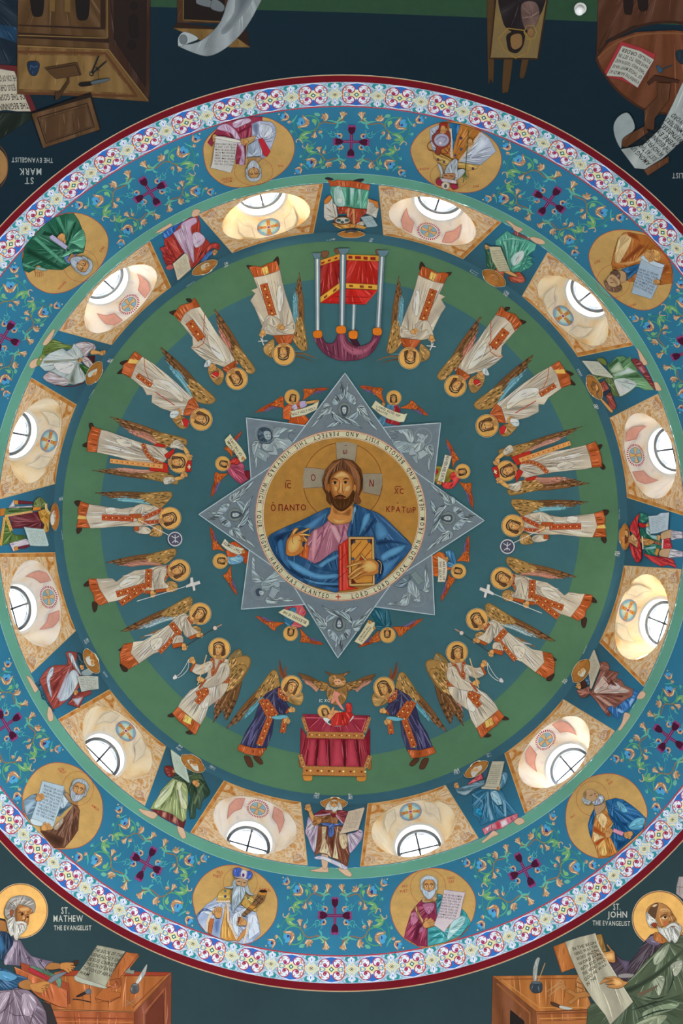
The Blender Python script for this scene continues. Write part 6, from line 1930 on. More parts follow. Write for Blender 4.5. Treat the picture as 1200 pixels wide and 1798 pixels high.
medallion('gold medallion with the white-haired man in crimson, bottom right', 'white-haired man in crimson robe and turquoise mantle with lettered scroll, bottom right medallion', (675,1515,7.06),
 [(75,580),(100,420),(200,260),(360,130),(560,70),(740,80),(900,140),(1040,260),(1120,400),(1135,540),(1080,740),(960,900),(780,990),(560,1050),(420,1035),(240,930),(130,780)], (560,1040), (545,305,220,220,0), '''
mantle#2 2a7c88 f24@760,400 : 655,385 720,400 720,500 680,700 660,720 645,560
mantle#2 2f96a0 f20@980,560 : 950,560 1020,630 1080,750 960,900 880,900 900,700
robe 8d2c4c f60@600,520 : 340,610 400,530 470,460 560,500 640,490 660,700 540,800 540,1045 420,1030 250,930 270,830
robe/drape b86a88 ~ f8@380,640 : 330,640 400,620 420,720 340,780
robe/drape b87090 ~ f8@560,560 : 480,520 620,510 600,600 540,640
robe/drape 4f1228 n : 400,760 500,740 420,960 340,1000
robe/drape b87090 n : 440,820 490,780 490,860 430,880
robe/clavus a87c4c f8@400,540 : 370,560 400,530 490,740 470,760
mantle 4aa0a4 f44@740,860 : 540,820 660,790 800,820 880,700 960,650 1020,660 1050,760 960,900 780,985 540,1040
mantle/drape a9d4d4 ~ f10@760,860 : 840,740 960,670 1010,700 960,800 860,900 780,960
mantle/drape 1a6a70 n : 540,860 680,840 690,880 545,900
mantle/drape 1a6a70 n : 545,940 720,900 740,940 560,960
scroll d3c4c8 : 745,340 1010,375 980,480 940,680 870,720 800,790 750,870 620,780 680,620 720,460
scroll/lettering lines 4a3c48 : 740,380 975,410 880,720 670,690 | THE SILVER IS MINE/AND THE GOLD IS MINE/SAYS THE LORD OF/HOSTS THE LATTER/SPLENDOR OF THIS/HOUSE SHALL BE/GREATER THAN THE/FORMER SAYS THE/LORD OF HOSTS
hand : 560,760 150,60
neck c09a74 ~ : 490,440 640,430 650,470 560,500 480,500
head hair=b9c6d0 beard=b9c8d6 style=old : 558,310 250,0 .08
lettering text b8442e : 225,310 40,-8 | PRO
lettering text b8442e : 200,375 46,-8 | PHET
lettering text b8442e : 790,210 46,-6 | HAG
lettering text b8442e : 800,255 46,-6 | GAI
''', 55)
medallion('gold medallion with the blue-crowned man holding a horn, bottom left', 'long-bearded man in blue crown and white mantle holding a patterned horn, bottom left medallion', (330,1515,7.06),
 [(60,470),(90,320),(190,170),(340,70),(520,28),(700,55),(880,140),(1020,270),(1095,400),(1112,540),(1070,720),(950,880),(800,985),(690,1010),(540,980),(350,920),(230,860),(130,740)], (560,980), (650,250,212,200,0), '''
mantle a9b9d8 f50@420,480 : 380,400 300,480 230,520 110,650 130,740 220,860 350,920 480,970 690,1010 800,985 900,890 890,780 850,620 700,540 520,500
mantle/drape d9e2f0 ~ f10@300,560 : 200,600 330,560 420,580 340,640 240,640
mantle/drape d9e2f0 ~ f12@600,560 : 560,660 640,600 740,560 640,720 620,900 560,800
mantle/drape d5def0 f10@800,640 : 740,640 850,640 890,860 760,960 740,780
mantle/drape 5a74a8 ~ f6@200,600 : 110,650 200,570 300,610 180,600 120,680
mantle/drape 5a74a8 ~ n : 320,740 400,700 380,880 330,860
robe c98a3c f20@470,520 : 470,520 520,620 520,800 600,970 480,970 400,930 410,820 440,680
robe/trim d9c9b8 b28 : 490,500 500,720 620,980
cuff b86a34 : 260,700 320,700 290,890 250,880
cuff/trim e2d3c0 b28 : 290,620 240,740 225,860
cuff#2 c98a4c : 690,840 720,820 710,900 620,990 600,970
cuff#2/trim e2d3c0 b24 : 745,750 730,860 690,1000
collar#1 c9a054 f12@500,440 : 380,380 430,340 520,330 530,480 500,500 380,490 350,470
collar#1/trim e0d0b8 b22 : 350,490 520,490
collar#1/gem 4a4a80 e : 460,428 14,14
collar#1/gem 4a8a8a e : 460,362 12,12
collar#2 c9a054 f12@720,440 : 700,420 800,440 820,480 860,600 840,620 700,560 660,520
collar#2/gem 4a8a8a e : 745,450 12,12
hand#1 : 375,620 150,5
hand#2 : 665,740 130,-50
horn 8a6440 : 890,365 975,385 940,480 840,570 700,680 655,665 780,540 840,450
horn/band c98a3c : 880,370 978,388 955,430 860,410
horn/band c98a3c : 780,540 840,560 800,600 750,570
horn/pattern 3a2820 w8 : 850,430 930,480
horn/pattern 3a2820 w8 : 830,470 890,530
horn/pattern 3a2820 w8 : 900,430 800,520
horn/pattern 3a2820 w8 : 930,450 840,550
horn/pattern 3a2820 w8 : 720,590 770,620
horn/pattern 3a2820 w8 : 690,630 730,660
horn/mouth 2c2018 e : 930,374 48,14
horn/tip 8a4a2c : 625,690 650,700 605,810
hair_lock a9b9c4 ~ : 590,220 550,260 540,310 440,325 520,340 580,320 600,260
hair_lock#2 a9b9c4 ~ : 720,250 740,300 770,390 830,420 740,410 700,330
beard a3b4c0 ~ f26@640,260 : 570,260 600,310 650,310 700,330 710,370 690,440 640,520 590,580 555,645 540,560 540,420 560,330
head c39c74 ~ : 590,230 650,215 720,240 725,300 690,320 640,310 600,290
head/eye 3a2418 w9 : 605,255 645,250
head/eye 3a2418 w9 : 680,268 715,272
head/nose 8a5c3c w8 : 660,250 650,300 665,302
crown c9b9c0 : 570,180 620,190 740,220 735,250 650,215 580,205
crown/lobe 4660b4 ~ f6@610,200 : 555,160 560,100 610,85 660,100 650,160 620,195 570,185
crown/lobe#2 4660b4 ~ f6@740,220 : 710,140 760,125 795,160 780,210 740,225 700,190
crown/plate dcd0d0 ~ : 650,190 660,120 700,115 725,140 710,215
crown/gem 5a2a7a e : 680,178 13,20
lettering text b8442e : 355,130 46,10 | PRO
lettering text b8442e : 310,175 50,10 | PHET
lettering text b8442e : 885,340 46,8 | SAMUEL
''', 56)
medallion('gold medallion with the brown-mantled man and scroll, lower left', 'grey-bearded man in brown mantle holding up a pale blue lettered scroll, lower left medallion', (30,1330,7.5),
 [(68,560),(100,400),(200,230),(330,120),(500,68),(680,90),(850,170),(1000,330),(1100,500),(1130,680),(1100,880),(1000,1060),(850,1170),(680,1205),(490,1195),(400,1100),(200,900),(90,740)], (620,1180), (800,410,205,225,0), '''
robe 6a8496 f34@560,560 : 80,570 180,500 320,460 480,480 620,430 720,600 560,780 500,760 300,700 160,830 90,720
robe/drape a9c0d0 n : 90,640 280,520 260,560 120,760
robe/drape b4cad8 f6@600,500 : 600,490 680,580 600,690 560,640
robe/drape 2f4c5c n : 540,690 740,620 560,760 520,780
mantle 6a4430 f60@740,640 : 770,580 820,700 800,960 720,1080 620,1195 490,1195 300,970 440,965 520,900 640,780 720,660
mantle/drape a08c78 n : 720,660 750,620 560,880 460,960
mantle/drape b09c88 ~ f5@560,860 : 480,920 590,800 600,860 520,960
mantle/drape 8a5c44 n : 790,620 820,720 700,860 600,1060 720,820
mantle/drape 3c2418 ~ n : 320,980 480,1010 620,1080 560,1190 430,1110
neck b48c64 ~ : 620,490 660,470 720,560 740,600 700,600
scroll b4c8d4 : 325,310 620,385 560,660 470,920 200,870 170,840 240,640
scroll/roll c9d8de ~ : 180,810 330,860 320,910 190,880
scroll/lettering lines 4c5460 : 355,350 600,440 470,850 240,760 | BEHOLD HE SAYS/I SEND MY SERVANT/THE BRANCH AND/GLORY FILLS THE/HOUSE OF GOD/IN THE LATTER DAYS/THE LORD IS JUST/AND RIGHTEOUS/HE WILL COME/AS THE DAWN
hand#1 : 300,530 130,60
hand#2 : 380,925 140,70
head hair=a3adb4 beard=a9b4be style=old : 800,440 270,22 -.15
lettering text b8442e : 575,155 46,45 | PRO
lettering text b8442e : 530,160 46,45 | PHET
lettering text b8442e : 975,640 46,38 | AMOS
''', 57)
medallion('gold medallion with the green-mantled man, upper left', 'white-haired man in wide green mantle holding a rolled lilac scroll, upper left medallion', (30,365,7.06),
 [(65,640),(90,500),(150,400),(240,300),(400,160),(560,75),(720,60),(880,100),(1030,200),(1115,330),(1130,460),(1090,620),(980,780),(800,930),(620,1030),(430,1060),(260,1000),(130,870)], (250,300), (790,715,212,200,0), '''
under_robe 6674b8 f10@460,200 : 340,200 420,120 460,120 500,210
mantle 236048 f70@600,520 : 65,650 95,470 180,370 330,210 460,115 600,70 700,65 760,150 800,250 850,400 830,520 820,550 640,600 680,690 560,765 420,760 260,740 140,800 80,770
mantle/drape 5aa080 ~ f10@640,420 : 640,420 800,260 845,400 810,500 700,440
mantle/drape 5aa080 n : 470,110 520,100 610,320 590,330
mantle/drape 62a888 n : 190,370 230,350 560,640 640,700 540,680
mantle/drape 58987c n : 600,330 620,140 720,160 640,280
mantle/drape 0c3020 n : 120,470 560,740 500,750 90,560
mantle/drape 0c3020 n : 330,280 500,330 470,360 300,330
mantle/drape 0c3020 n : 560,560 700,180 740,160 600,520
mantle/drape 62a888 ~ n : 70,680 200,730 300,740 200,750 80,720
mantle/drape 62a888 ~ f6@640,560 : 520,610 700,500 820,540 700,540 600,590
tunic 6a80c4 f10@640,620 : 580,600 740,560 690,640 640,690 600,660
neck c39a70 ~ : 660,630 720,590 730,680 690,700
hand#1 : 265,790 150,168
sleeve_cuff 8fb4a8 ~ : 215,740 270,725 370,760 300,770
hand#2 : 525,380 150,-150
scroll b0aac8 : 390,340 430,320 620,465 590,505 540,470 400,370
head hair=a9b6c0 beard=aab6c4 style=old : 790,690 250,122 .3
lettering text b8442e : 1060,470 46,125 | PRO
lettering text b8442e : 590,905 46,135 | ISAIAH
''', 58)
# ---------------------------------------------------------------- vine scrollwork and crosses between the medallions
S_C = s_of_h(3.012)
def vine_pt(p, l=0):            # x along the ring, y outwards, tenths of a picture-scale unit at the cross
    p = np.atleast_2d(np.asarray(p, float)); k = 1/5/594.
    return at_wall(np.c_[p[:,0]*k/1.16, S_C+p[:,1]*k/.745], l)
A0 = vine_pt([[0, 0]])[0]
TAN, TEALV, GRV, BLUV = 'c39a72', '3f9c9c', '6fa878', '4fa4d4'
def cross_unit():
    B = Art(lambda p, l: vine_pt(p, l)-A0, 30, 12, .5)
    for a, b in (((0,-140),(0,135)), ((-150,0),(150,0))):
        B.line('bar', [a, b], '8f4078', 27); B.line('bar', [a, b], '5a1c44', 18); B.line('bar', [a, b], 'b46a9c', 5)
    for c, s_ in ((1,0), (0,1), (-1,0), (0,-1)):
        M2 = np.array([[c, s_], [-s_, c]])
        q = np.array([(80, -8), (105, -30), (140, -34), (158, -20), (152, 0), (158, 20), (140, 34), (105, 30), (80, 8)]) @ M2
        n_ = 'end_lobe#%d%d' % (c, s_); B.poly(n_, q*[[1.03, 1.03]]*.97, '8f4078', sm=True); B.poly(n_, q*.88, '4a1230', sm=True)
    return B
def flower(B, nm, x, y, ang, k, kind):
    k *= 1.1
    c, s_ = math.cos(math.radians(ang)), math.sin(math.radians(ang))
    def L(p): p = np.asarray(p, float)*k; return np.c_[x+p[:,0]*c-p[:,1]*s_, y+p[:,0]*s_+p[:,1]*c]
    if kind == 'bell':            # trumpet flower opening along +x
        B.poly(nm, L([(-50,0), (-10,-10), (20,-34), (34,-30), (30,-12), (44,-8), (36,4), (44,18), (28,18), (26,36), (8,20), (-12,10)]), TAN)
        B.line(nm, L([(-44,0), (20,-26)]), '8a5a3c', 6*k); B.line(nm, L([(-30,2), (36,0)]), 'e9d9b8', 5*k); B.line(nm, L([(-20,6), (24,26)]), 'e9d9b8', 5*k)
    elif kind == 'bud':
        B.poly(nm, L([(-34,10), (-20,-24), (6,-36), (34,-26), (22,-14), (44,6), (24,8), (10,34), (-2,16), (-20,26)]), TAN, sm=True)
        B.line(nm, L([(-26,6), (-6,-22), (22,-24)]), 'e9d9b8', 6*k, sm=True); B.line(nm, L([(-24,16), (4,10), (30,6)]), '8a5a3c', 5*k, sm=True)
    else:                         # blue-throated flower
        B.poly(nm, L([(-6,-26), (30,-34), (52,-10), (40,4), (52,24), (20,34), (-6,22)]), BLUV, sm=True)
        B.poly(nm, L([(-4,-14), (16,-16), (24,2), (14,16), (-6,14)]), '4a2c6a', sm=True)
        B.poly(nm, L([(-34,0), (-22,-30), (8,-40), (38,-52), (24,-28), (4,-18), (-4,0), (4,18), (22,32), (30,56), (4,42), (-24,28)]), 'b8865e', sm=True)
        B.line(nm, L([(-26,-4), (-12,-26), (20,-38)]), 'ecdcb8', 7*k, sm=True); B.line(nm, L([(-24,10), (-6,28), (16,40)]), 'ecdcb8', 6*k, sm=True)
def vine_unit():
    B = Art(lambda p, l: vine_pt(p, l)-A0, 30, 3, .06); n = 0
    for sx in (1, -1):
        for sy in (-1, 1):
            g = 1.12 if sy > 0 else 1.0
            def m_(p): return np.asarray(p, float)*[sx*g, -sy*(1.02 if sy > 0 else 1.0)]
            V = 'vine'
            B.line(V, m_([(360,-8), (404,-70), (424,-140), (420,-200), (436,-240)]), '3f8f74', 9, sm=True)
            B.line(V, m_(ell(318,-175,78,70,0,24,-40,285)), '58a870', 9, sm=False)
            B.line(V, m_([(250,-150), (210,-180), (160,-170), (120,-165), (60,-200)]), '96704a', 9, sm=True)
            B.line(V, m_([(250,-140), (282,-90), (262,-60)]), '96704a', 9, sm=True)
            B.line(V, m_([(240,-130), (190,-100), (160,-70), (130,-64)]), TEALV, 5, sm=True)
            for c in ((140,-62,20), (118,-92,16), (162,-86,13)): B.line(V, m_(ell(*c[:2], c[2], c[2], 0, 12, 0, 250)), '58b4ac', 6)
            B.line('leaf#%d%d_1' % (sx, sy), m_([(128,-120), (108,-140), (104,-172)]), '58b4ac', 18, sm=True, taper=1)
            B.line('leaf#%d%d_2' % (sx, sy), m_([(186,-196), (140,-186), (96,-170), (62,-184), (40,-168)]), '62b4a0', 18, sm=True, taper=1)
            B.line('leaf#%d%d_3' % (sx, sy), m_([(120,-176), (84,-206), (104,-216)]), '8fc08a', 15, sm=True, taper=1)
            B.poly('leaf#%d%d_4' % (sx, sy), m_([(398,-40), (376,-92), (330,-104), (296,-88), (330,-84), (346,-66), (322,-52), (340,-36), (366,-44), (380,-22)]), '74ac70', sm=True)
            B.line('leaf#%d%d_5' % (sx, sy), m_([(390,-40), (360,-78), (320,-90)]), 'b9d0a0', 8, sm=True, taper=1)
            B.line('leaf#%d%d_6' % (sx, sy), m_([(372,-28), (330,-20), (300,10)]), '4fa08c', 16, sm=True, taper=2)
            B.poly('leaf#%d%d_7' % (sx, sy), m_([(270,-150), (256,-196), (282,-214), (290,-190), (276,-176)]), '7fb878', sm=True)
            B.poly('leaf#%d%d_8' % (sx, sy), m_([(230,-235), (240,-262), (270,-262), (262,-238)]), '6fb49a', sm=True)
            B.line('leaf#%d%d_9' % (sx, sy), m_([(428,-110), (452,-130), (446,-100)]), '62b4a0', 14, sm=True, taper=1)
            B.line('leaf#%d%d_10' % (sx, sy), m_([(438,-200), (410,-230), (392,-262)]), '58b4ac', 14, sm=True, taper=2)
            B.line('leaf#%d%d_11' % (sx, sy), m_([(250,-80), (224,-64), (222,-30)]), '58b4ac', 14, sm=True, taper=1)
            B.line('vine', m_([(372,-4), (396,-44), (420,-34), (418,-14)]), 'cbb08c', 8, sm=True)
            for j, (x, y, a, k, kd) in enumerate(((68,-232,-100,.85,'bell'), (196,-222,-60,.85,'bud'), (345,-186,-30,1.05,'blue'), (474,-252,-35,.72,'blue'), (278,-72,80,.7,'bell'), (86,-56,30,.55,'blue'), (452,-206,60,.4,'bud'), (236,-96,-120,.45,'bud'))):
                p = m_([(x, y)])[0]; d = m_([(math.cos(math.radians(a)), math.sin(math.radians(a)))])[0]; n += 1
                flower(B, 'flower#%d' % n, p[0], p[1], math.degrees(math.atan2(d[1], d[0])), k, kd)
            p = m_([(518,-286)])[0]; B.poly('vine', ell(*p, 7, 7, n=8), 'd9c08c')
    return B
def bless(B, name, lab, cat, grp):
    e = empty(name, A0, lab, cat, grp); B.done(e, MP); return e
WHERE = {0: ('at the top of the ring', 'at the top of the ring'), 1: ('between the flask-holder and the orange-mantled man', 'between the flask and the orange mantle medallions'),
 2: ('at the right edge below the orange-mantled man', 'at the upper right picture edge'), 4: ('at the right edge above the bald man', 'at the lower right picture edge'),
 5: ('between the bald and crimson-robed men', 'between the bald man and crimson robe medallions'), 6: ('at the bottom of the ring', 'at the bottom of the ring'),
 7: ('between the horn-holder and the brown-mantled man', 'between the horn and the brown mantle medallions'), 8: ('at the left edge above the brown-mantled man', 'at the lower left picture edge'),
 10: ('at the left edge below the green-mantled man', 'at the upper left picture edge'), 11: ('between the green and lilac robed men', 'between the green mantle and the lilac robe medallions')}
v0 = bless(vine_unit(), 'vine_scrollwork', '', 'scrollwork', 'vine scrollwork panels'); c0 = bless(cross_unit(), 'painted_cross', '', 'cross', 'purple crosses on the blue ring')
for i, k in enumerate(WHERE):
    a = math.radians(1.2+30*k)
    for src, lab in ((v0, 'green vine scrollwork with tan flowers '+WHERE[k][0]), (c0, 'purple trefoil-ended cross '+WHERE[k][1])):
        o = src if i == 0 else copy_tree(src)
        o.location = (A0[0]*math.cos(a)-A0[1]*math.sin(a), A0[0]*math.sin(a)+A0[1]*math.cos(a), A0[2]); o.rotation_euler.z = a; o['label'] = lab
# ---------------------------------------------------------------- pendentives: four seated writers (partly in view) and their furniture
def E(name, lab, cat, crop, foot, src, base=4, seed=1, group=None):
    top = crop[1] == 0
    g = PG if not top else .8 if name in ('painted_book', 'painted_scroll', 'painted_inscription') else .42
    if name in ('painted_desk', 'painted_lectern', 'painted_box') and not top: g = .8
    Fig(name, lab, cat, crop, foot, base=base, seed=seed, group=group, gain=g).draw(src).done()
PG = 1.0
WL, WR, T3 = (0,0,4), (780,0,2.857), (280,0,3.529)
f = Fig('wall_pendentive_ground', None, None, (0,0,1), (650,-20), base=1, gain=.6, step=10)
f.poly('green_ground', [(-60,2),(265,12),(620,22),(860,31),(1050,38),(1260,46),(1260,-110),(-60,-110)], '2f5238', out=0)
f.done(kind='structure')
# upper left corner: desk and objects, seen upside down
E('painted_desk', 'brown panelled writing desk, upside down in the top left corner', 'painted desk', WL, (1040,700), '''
side 4a2a18 f8@900,1000 : 760,-80 1058,-80 1050,710 760,345
side/panel 2e1c14 : 800,-80 1030,-80 1022,610 800,270
side/carving 201410 ~ : 905,130 960,110 970,250 920,260
side/carving#2 201410 e : 925,315 30,32
side/carving#3 201410 e : 940,40 25,28
front 6b4a24 f10@400,-400 : 128,-80 760,-80 765,345 118,320
front/rail 3c2214 n : 128,225 765,262 765,300 125,262
front/rail 3c2214 n : 125,-80 128,180 700,205 740,205 740,-80 705,-80 705,190 128,170
front/arch 1c1210 ~ : 215,-60 300,-60 300,90 260,115 225,90
front/arch#2 1c1210 ~ : 535,-60 620,-60 620,110 575,140 540,110
front/pillar 8a6836 : 345,-60 390,-60 385,80 345,78
front/pillar#2 8a6836 : 450,-60 495,-60 495,85 450,80
front/line 9a7a44 w8 : 128,245 752,265 752,-80
top 8a6434 f14@500,-600 : 120,310 765,345 1045,712 118,640
top/inlay 7a4a26 w18 : 120,360 740,372 960,672 118,650
top/line b08a50 w7 : 120,320 762,345 1040,705
top/grain a27c44 f6@500,-900 n : 130,380 720,392 930,650 130,620
''', seed=60)
E('painted_box', 'tilted brown wooden box beneath the desk in the top left corner', 'painted box', WL, (460,900), '''
side 2a1a14 : 218,790 635,645 705,905 690,920
lid 7a5630 f10@400,-600 : 218,795 632,678 700,905 300,1035
lid/inlay 4a2e1a w10 : 260,820 610,720 660,885 320,1000 260,820
lid/panel 6f4c2a f6@400,-600 : 275,832 605,738 648,878 330,985
stem 5a3c20 : 385,640 415,640 470,560 460,500 480,500 485,570 410,690 385,700
rest 6a4826 : 310,470 540,432 570,520 390,548
rest/line 3a2416 w8 : 320,480 530,448 560,520
''', base=50, seed=61)
E('painted_inkpot', 'small blue ink pot on the desk in the top left corner', 'painted pot', WL, (230,480), '''
body 1f3c5c ~ f4@230,300 : 195,430 265,430 272,470 250,520 215,520 195,480
body/light 4a6c8c w7 ~ : 210,450 235,465 258,455
''', base=60)
E('painted_compasses', 'pair of thin compasses lying on the desk in the top left corner', 'painted tool', WL, (670,450), '''
leg#1 14242e w9 : 692,385 642,505
leg#2 14242e w9 : 745,425 645,510
hinge 14242e w6 c : 628,500 650,500 655,520 640,528 626,518
bar 14242e w5 : 660,460 700,490
''', base=60)
E('painted_knife', 'small knife with dark handle on the desk in the top left corner', 'painted knife', WL, (660,575), '''
handle 1c1614 ~ : 558,578 640,568 640,592 565,600
blade 6a7a80 ~ : 640,566 700,552 765,545 760,560 700,576 645,586
''', base=60)
E('painted_book', 'open book with red cover held by two hands at the top left edge', 'painted book', WL, (120,650), '''
cover 5a1c1e : -40,450 120,460 255,770 215,785 0,760
page b3aa98 : -40,475 100,500 215,780 120,780 40,770 -40,780
page/lettering lines 2a2018 : 210,775 -30,790 -30,520 110,520 | THE BEGINNING/OF THE GOSPEL/OF JESUS CHRIST/THE SON OF GOD
''', base=12)
E('painted_writer', 'dark blue robe and hands of a seated figure at the top left edge', 'person', WL, (40,250), '''
robe 10283c f16@-200,-100 : -60,-80 128,-80 128,180 118,400 60,460 -60,440
robe/drape 1f4a6c f6@-200,-100 n : -60,160 120,190 118,300 -60,240
hand b07a44 ~ : 170,600 205,580 220,610 195,620 220,640 225,660 200,655 205,680 190,690 170,640
hand#2 b07a44 ~ : -40,600 10,610 40,640 30,680 80,695 60,712 -40,700
lap 1a2a1c f10@200,600 : -60,790 215,790 225,830 0,975 -60,990
halo_disc c98f3e e g : -140,1170 195,175
halo_disc 8d5a30 w6 ~ : 0,1025 40,1080 54,1170 40,1250 5,1310
''', base=3, seed=62)
E('painted_inscription', 'white lettering reading St Mark the Evangelist, upside down at the left', 'inscription', WL, (220,1180), '''
lettering text a9b0ac : 236,1246 66,180 62,0 | ST
lettering text a9b0ac : 290,1182 66,180 155,0 | MARK
lettering text a9b0ac : 372,1110 48,181 290,0 | THE EVANGELIST
''')
# upper middle: bookcase with ribbon scroll, icon on an easel
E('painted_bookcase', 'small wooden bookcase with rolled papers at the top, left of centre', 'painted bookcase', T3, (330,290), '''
body 5c3a1c f6@300,-400 : 110,-60 440,-60 440,145 110,140
body/inside 24160e : 145,-60 405,-60 400,125 145,122
body/line a07840 w6 : 148,-60 148,122 390,135
cornice 3a2214 n : 108,140 545,190 560,290 490,240 340,180 85,172
cornice/top a0783c f6@300,-400 : 85,172 330,180 490,240 565,292 440,292 300,270
roll#1 8d9498 ~ : 228,0 250,-30 330,10 330,45 240,25
roll#2 8d9498 ~ : 320,20 340,-10 400,30 390,70 325,55
''', base=3)
E('painted_scroll', 'long pale grey ribbon scroll curling in front of the bookcase', 'painted scroll', T3, (300,340), '''
ribbon 8f9698 ~ f10@500,-200 : 460,-60 640,-60 600,60 520,190 420,290 320,342 240,335 115,280 200,270 280,235 380,130
ribbon/shade 5c646a ~ n : 480,-40 590,-50 540,60 420,200 380,190 460,80
curl aab0b0 ~ : 115,270 120,225 160,195 240,235 180,265 125,285
curl/inside 6a7276 e : 148,242 24,30
''', base=16, seed=64)
E('painted_easel', 'wooden three-legged easel upside down at the top, right of centre', 'painted easel', WR, (310,450), '''
leg#1 6a4a24 ~ : 218,-60 250,-60 250,380 235,395 222,388
leg#2 6f4e26 ~ : 305,280 345,280 325,445 308,462 292,450
leg#3 6a4a24 ~ : 395,290 425,290 405,380 392,392 380,380
''', base=3)
E('painted_icon', 'small gold picture of two haloed figures on the easel', 'painted picture', WR, (350,295), '''
board 9a7a34 g : 265,-60 528,-60 472,295 230,292
board/edge 4a2e14 w9 : 265,-60 230,292 472,295 528,-60
figure 2a1c20 ~ f6@380,0 : 285,-60 500,-60 490,60 440,110 400,180 330,150 295,100
figure/child 8a6a60 ~ f6@440,80 : 390,20 460,10 480,80 440,150 400,130
figure/veil 2c1c18 ~ : 320,170 400,150 400,220 370,262 330,255 318,220
figure/face b08450 ~ n : 338,180 385,170 392,220 365,245 340,235
figure/child_head b08450 e : 436,160 17,22
halo_ring c9a04a w5 c : 275,190 300,245 360,290 420,262 436,200 400,150 320,140
halo_ring c9a04a w4 c : 402,160 420,196 455,192 466,160 450,125 415,128
''', base=8, seed=65)
lampbase = at_px([(1020,14)], 0)[0]; nrm = normal_in(hit([(1020,14)]))[0]
lt = empty('ceiling_sensor', lampbase, 'small white round fixture on the green wall at the top right', 'light fixture')
def ball(name, c, r, sq, col, par):
    mb = MB(); V = []; F = []; nu, nv = 20, 10
    zax = Vector(nrm); q = Vector((0,0,1)).rotation_difference(zax)
    for j in range(nv+1):
        for i in range(nu):
            t, ph = math.pi*j/nv, 2*math.pi*i/nu
            V.append(tuple(q @ Vector((r*math.sin(t)*math.cos(ph), r*math.sin(t)*math.sin(ph), sq*r*math.cos(t)))+Vector(c)))
    for j in range(nv):
        for i in range(nu): F.append([j*nu+i, j*nu+(i+1) % nu, (j+1)*nu+(i+1) % nu, (j+1)*nu+i])
    mb.add(V, F, lin(col)); return mb.build(name, MP, par, shade=True)
ball('base', nrm*.012, .075, .25, 'e8e6e2', lt); ball('globe', nrm*.05, .06, .9, 'f2f0ee', lt)
# upper right corner
E('painted_round_desk', 'brown round-fronted desk, upside down in the top right corner', 'painted desk', WR, (1000,550), '''
front 6a3c22 f14@1200,-600 : 775,-60 1300,-60 1300,160 1150,110 950,130 820,200 765,290
front/slot 2a1810 ~ : 905,-50 950,-50 945,60 925,72 905,55
front/slot#2 2a1810 ~ : 975,-50 1025,-50 1022,40 1000,54 978,40
front/band 4a2a18 w14 ~ : 775,260 860,190 1000,125 1150,110 1300,130
top 8a4c28 f16@1150,-200 : 765,290 830,210 960,160 1150,150 1300,165 1300,560 1120,570 1000,545 880,460 800,360
top/rim a56a40 w9 ~ : 775,290 850,225 970,175 1150,165 1300,180
top/edge 5c3018 w12 ~ : 765,292 800,362 880,460 1000,545 1120,570
''', seed=66)
E('painted_book', 'open book with red cover and dark lettering on the round desk, top right', 'painted book', WR, (900,380), '''
cover a03034 : 800,370 888,205 985,235 1062,270 1058,300 975,440 890,400 812,385
page b9b8ac : 815,378 895,228 985,255 1055,298 972,438 895,385
page/lettering lines 2a2420 : 900,385 825,372 900,235 975,262 | INASMUCH AS/MANY HAVE/TAKEN IN HAND/TO SET IN/ORDER
page/lettering lines 2a2420 : 970,430 905,385 985,265 1045,300 | A NARRATIVE/OF THOSE/THINGS WHICH/HAVE BEEN/FULFILLED
''', base=12)
E('painted_lectern', 'brown wooden book stand beneath the round desk, top right', 'painted lectern', WR, (1050,800), '''
rest 5c3420 : 1022,412 1060,375 1185,400 1180,412 1060,400 1030,425
post 7a4a2a f4@1080,300 : 1070,410 1140,415 1130,500 1060,590 1055,650 1010,640 1008,550 1075,480
board 7a4a28 f5@1000,600 : 895,690 1010,628 1030,660 920,735 895,730
board#2 8a5430 f5@1100,700 : 1005,850 1130,780 1130,810 1025,878
''', base=45)
E('painted_scroll', 'long pale scroll with dark lettering across the book stand, top right', 'painted scroll', WR, (980,830), '''
curl 9aa4a4 ~ : 860,680 855,620 885,575 930,565 960,640 900,690 890,740
ribbon a9b0ac f12@1300,200 : 1200,410 1300,430 1300,560 1200,700 1100,790 1010,845 960,840 890,745 1000,725 1090,640 1150,520
ribbon/lettering lines 2a2824 : 1012,835 930,745 1160,560 1290,660 | AMONG US/JUST AS THOSE/WHO FROM/THE BEGINNING/WERE EYE/WITNESSES/AND MINISTERS/OF THE WORD
''', base=58, seed=67)
E('painted_inkpot', 'dark blue ink pot on the round desk at the top right edge', 'painted pot', WR, (1190,290), '''
body 1c3444 ~ f4@1190,200 : 1165,265 1180,250 1240,255 1240,320 1190,318 1170,295
quill 3a4a50 w8 : 1085,350 1148,325
quill/vane 3f6a84 ~ : 1068,330 1080,330 1100,350 1080,365
''', base=12)
E('painted_inscription', 'white lettering ending in -list, upside down at the right edge', 'inscription', WR, (1180,880), '''
lettering text a9b0ac : 1378,868 38,180 232,0 | THE EVANGELIST
''')
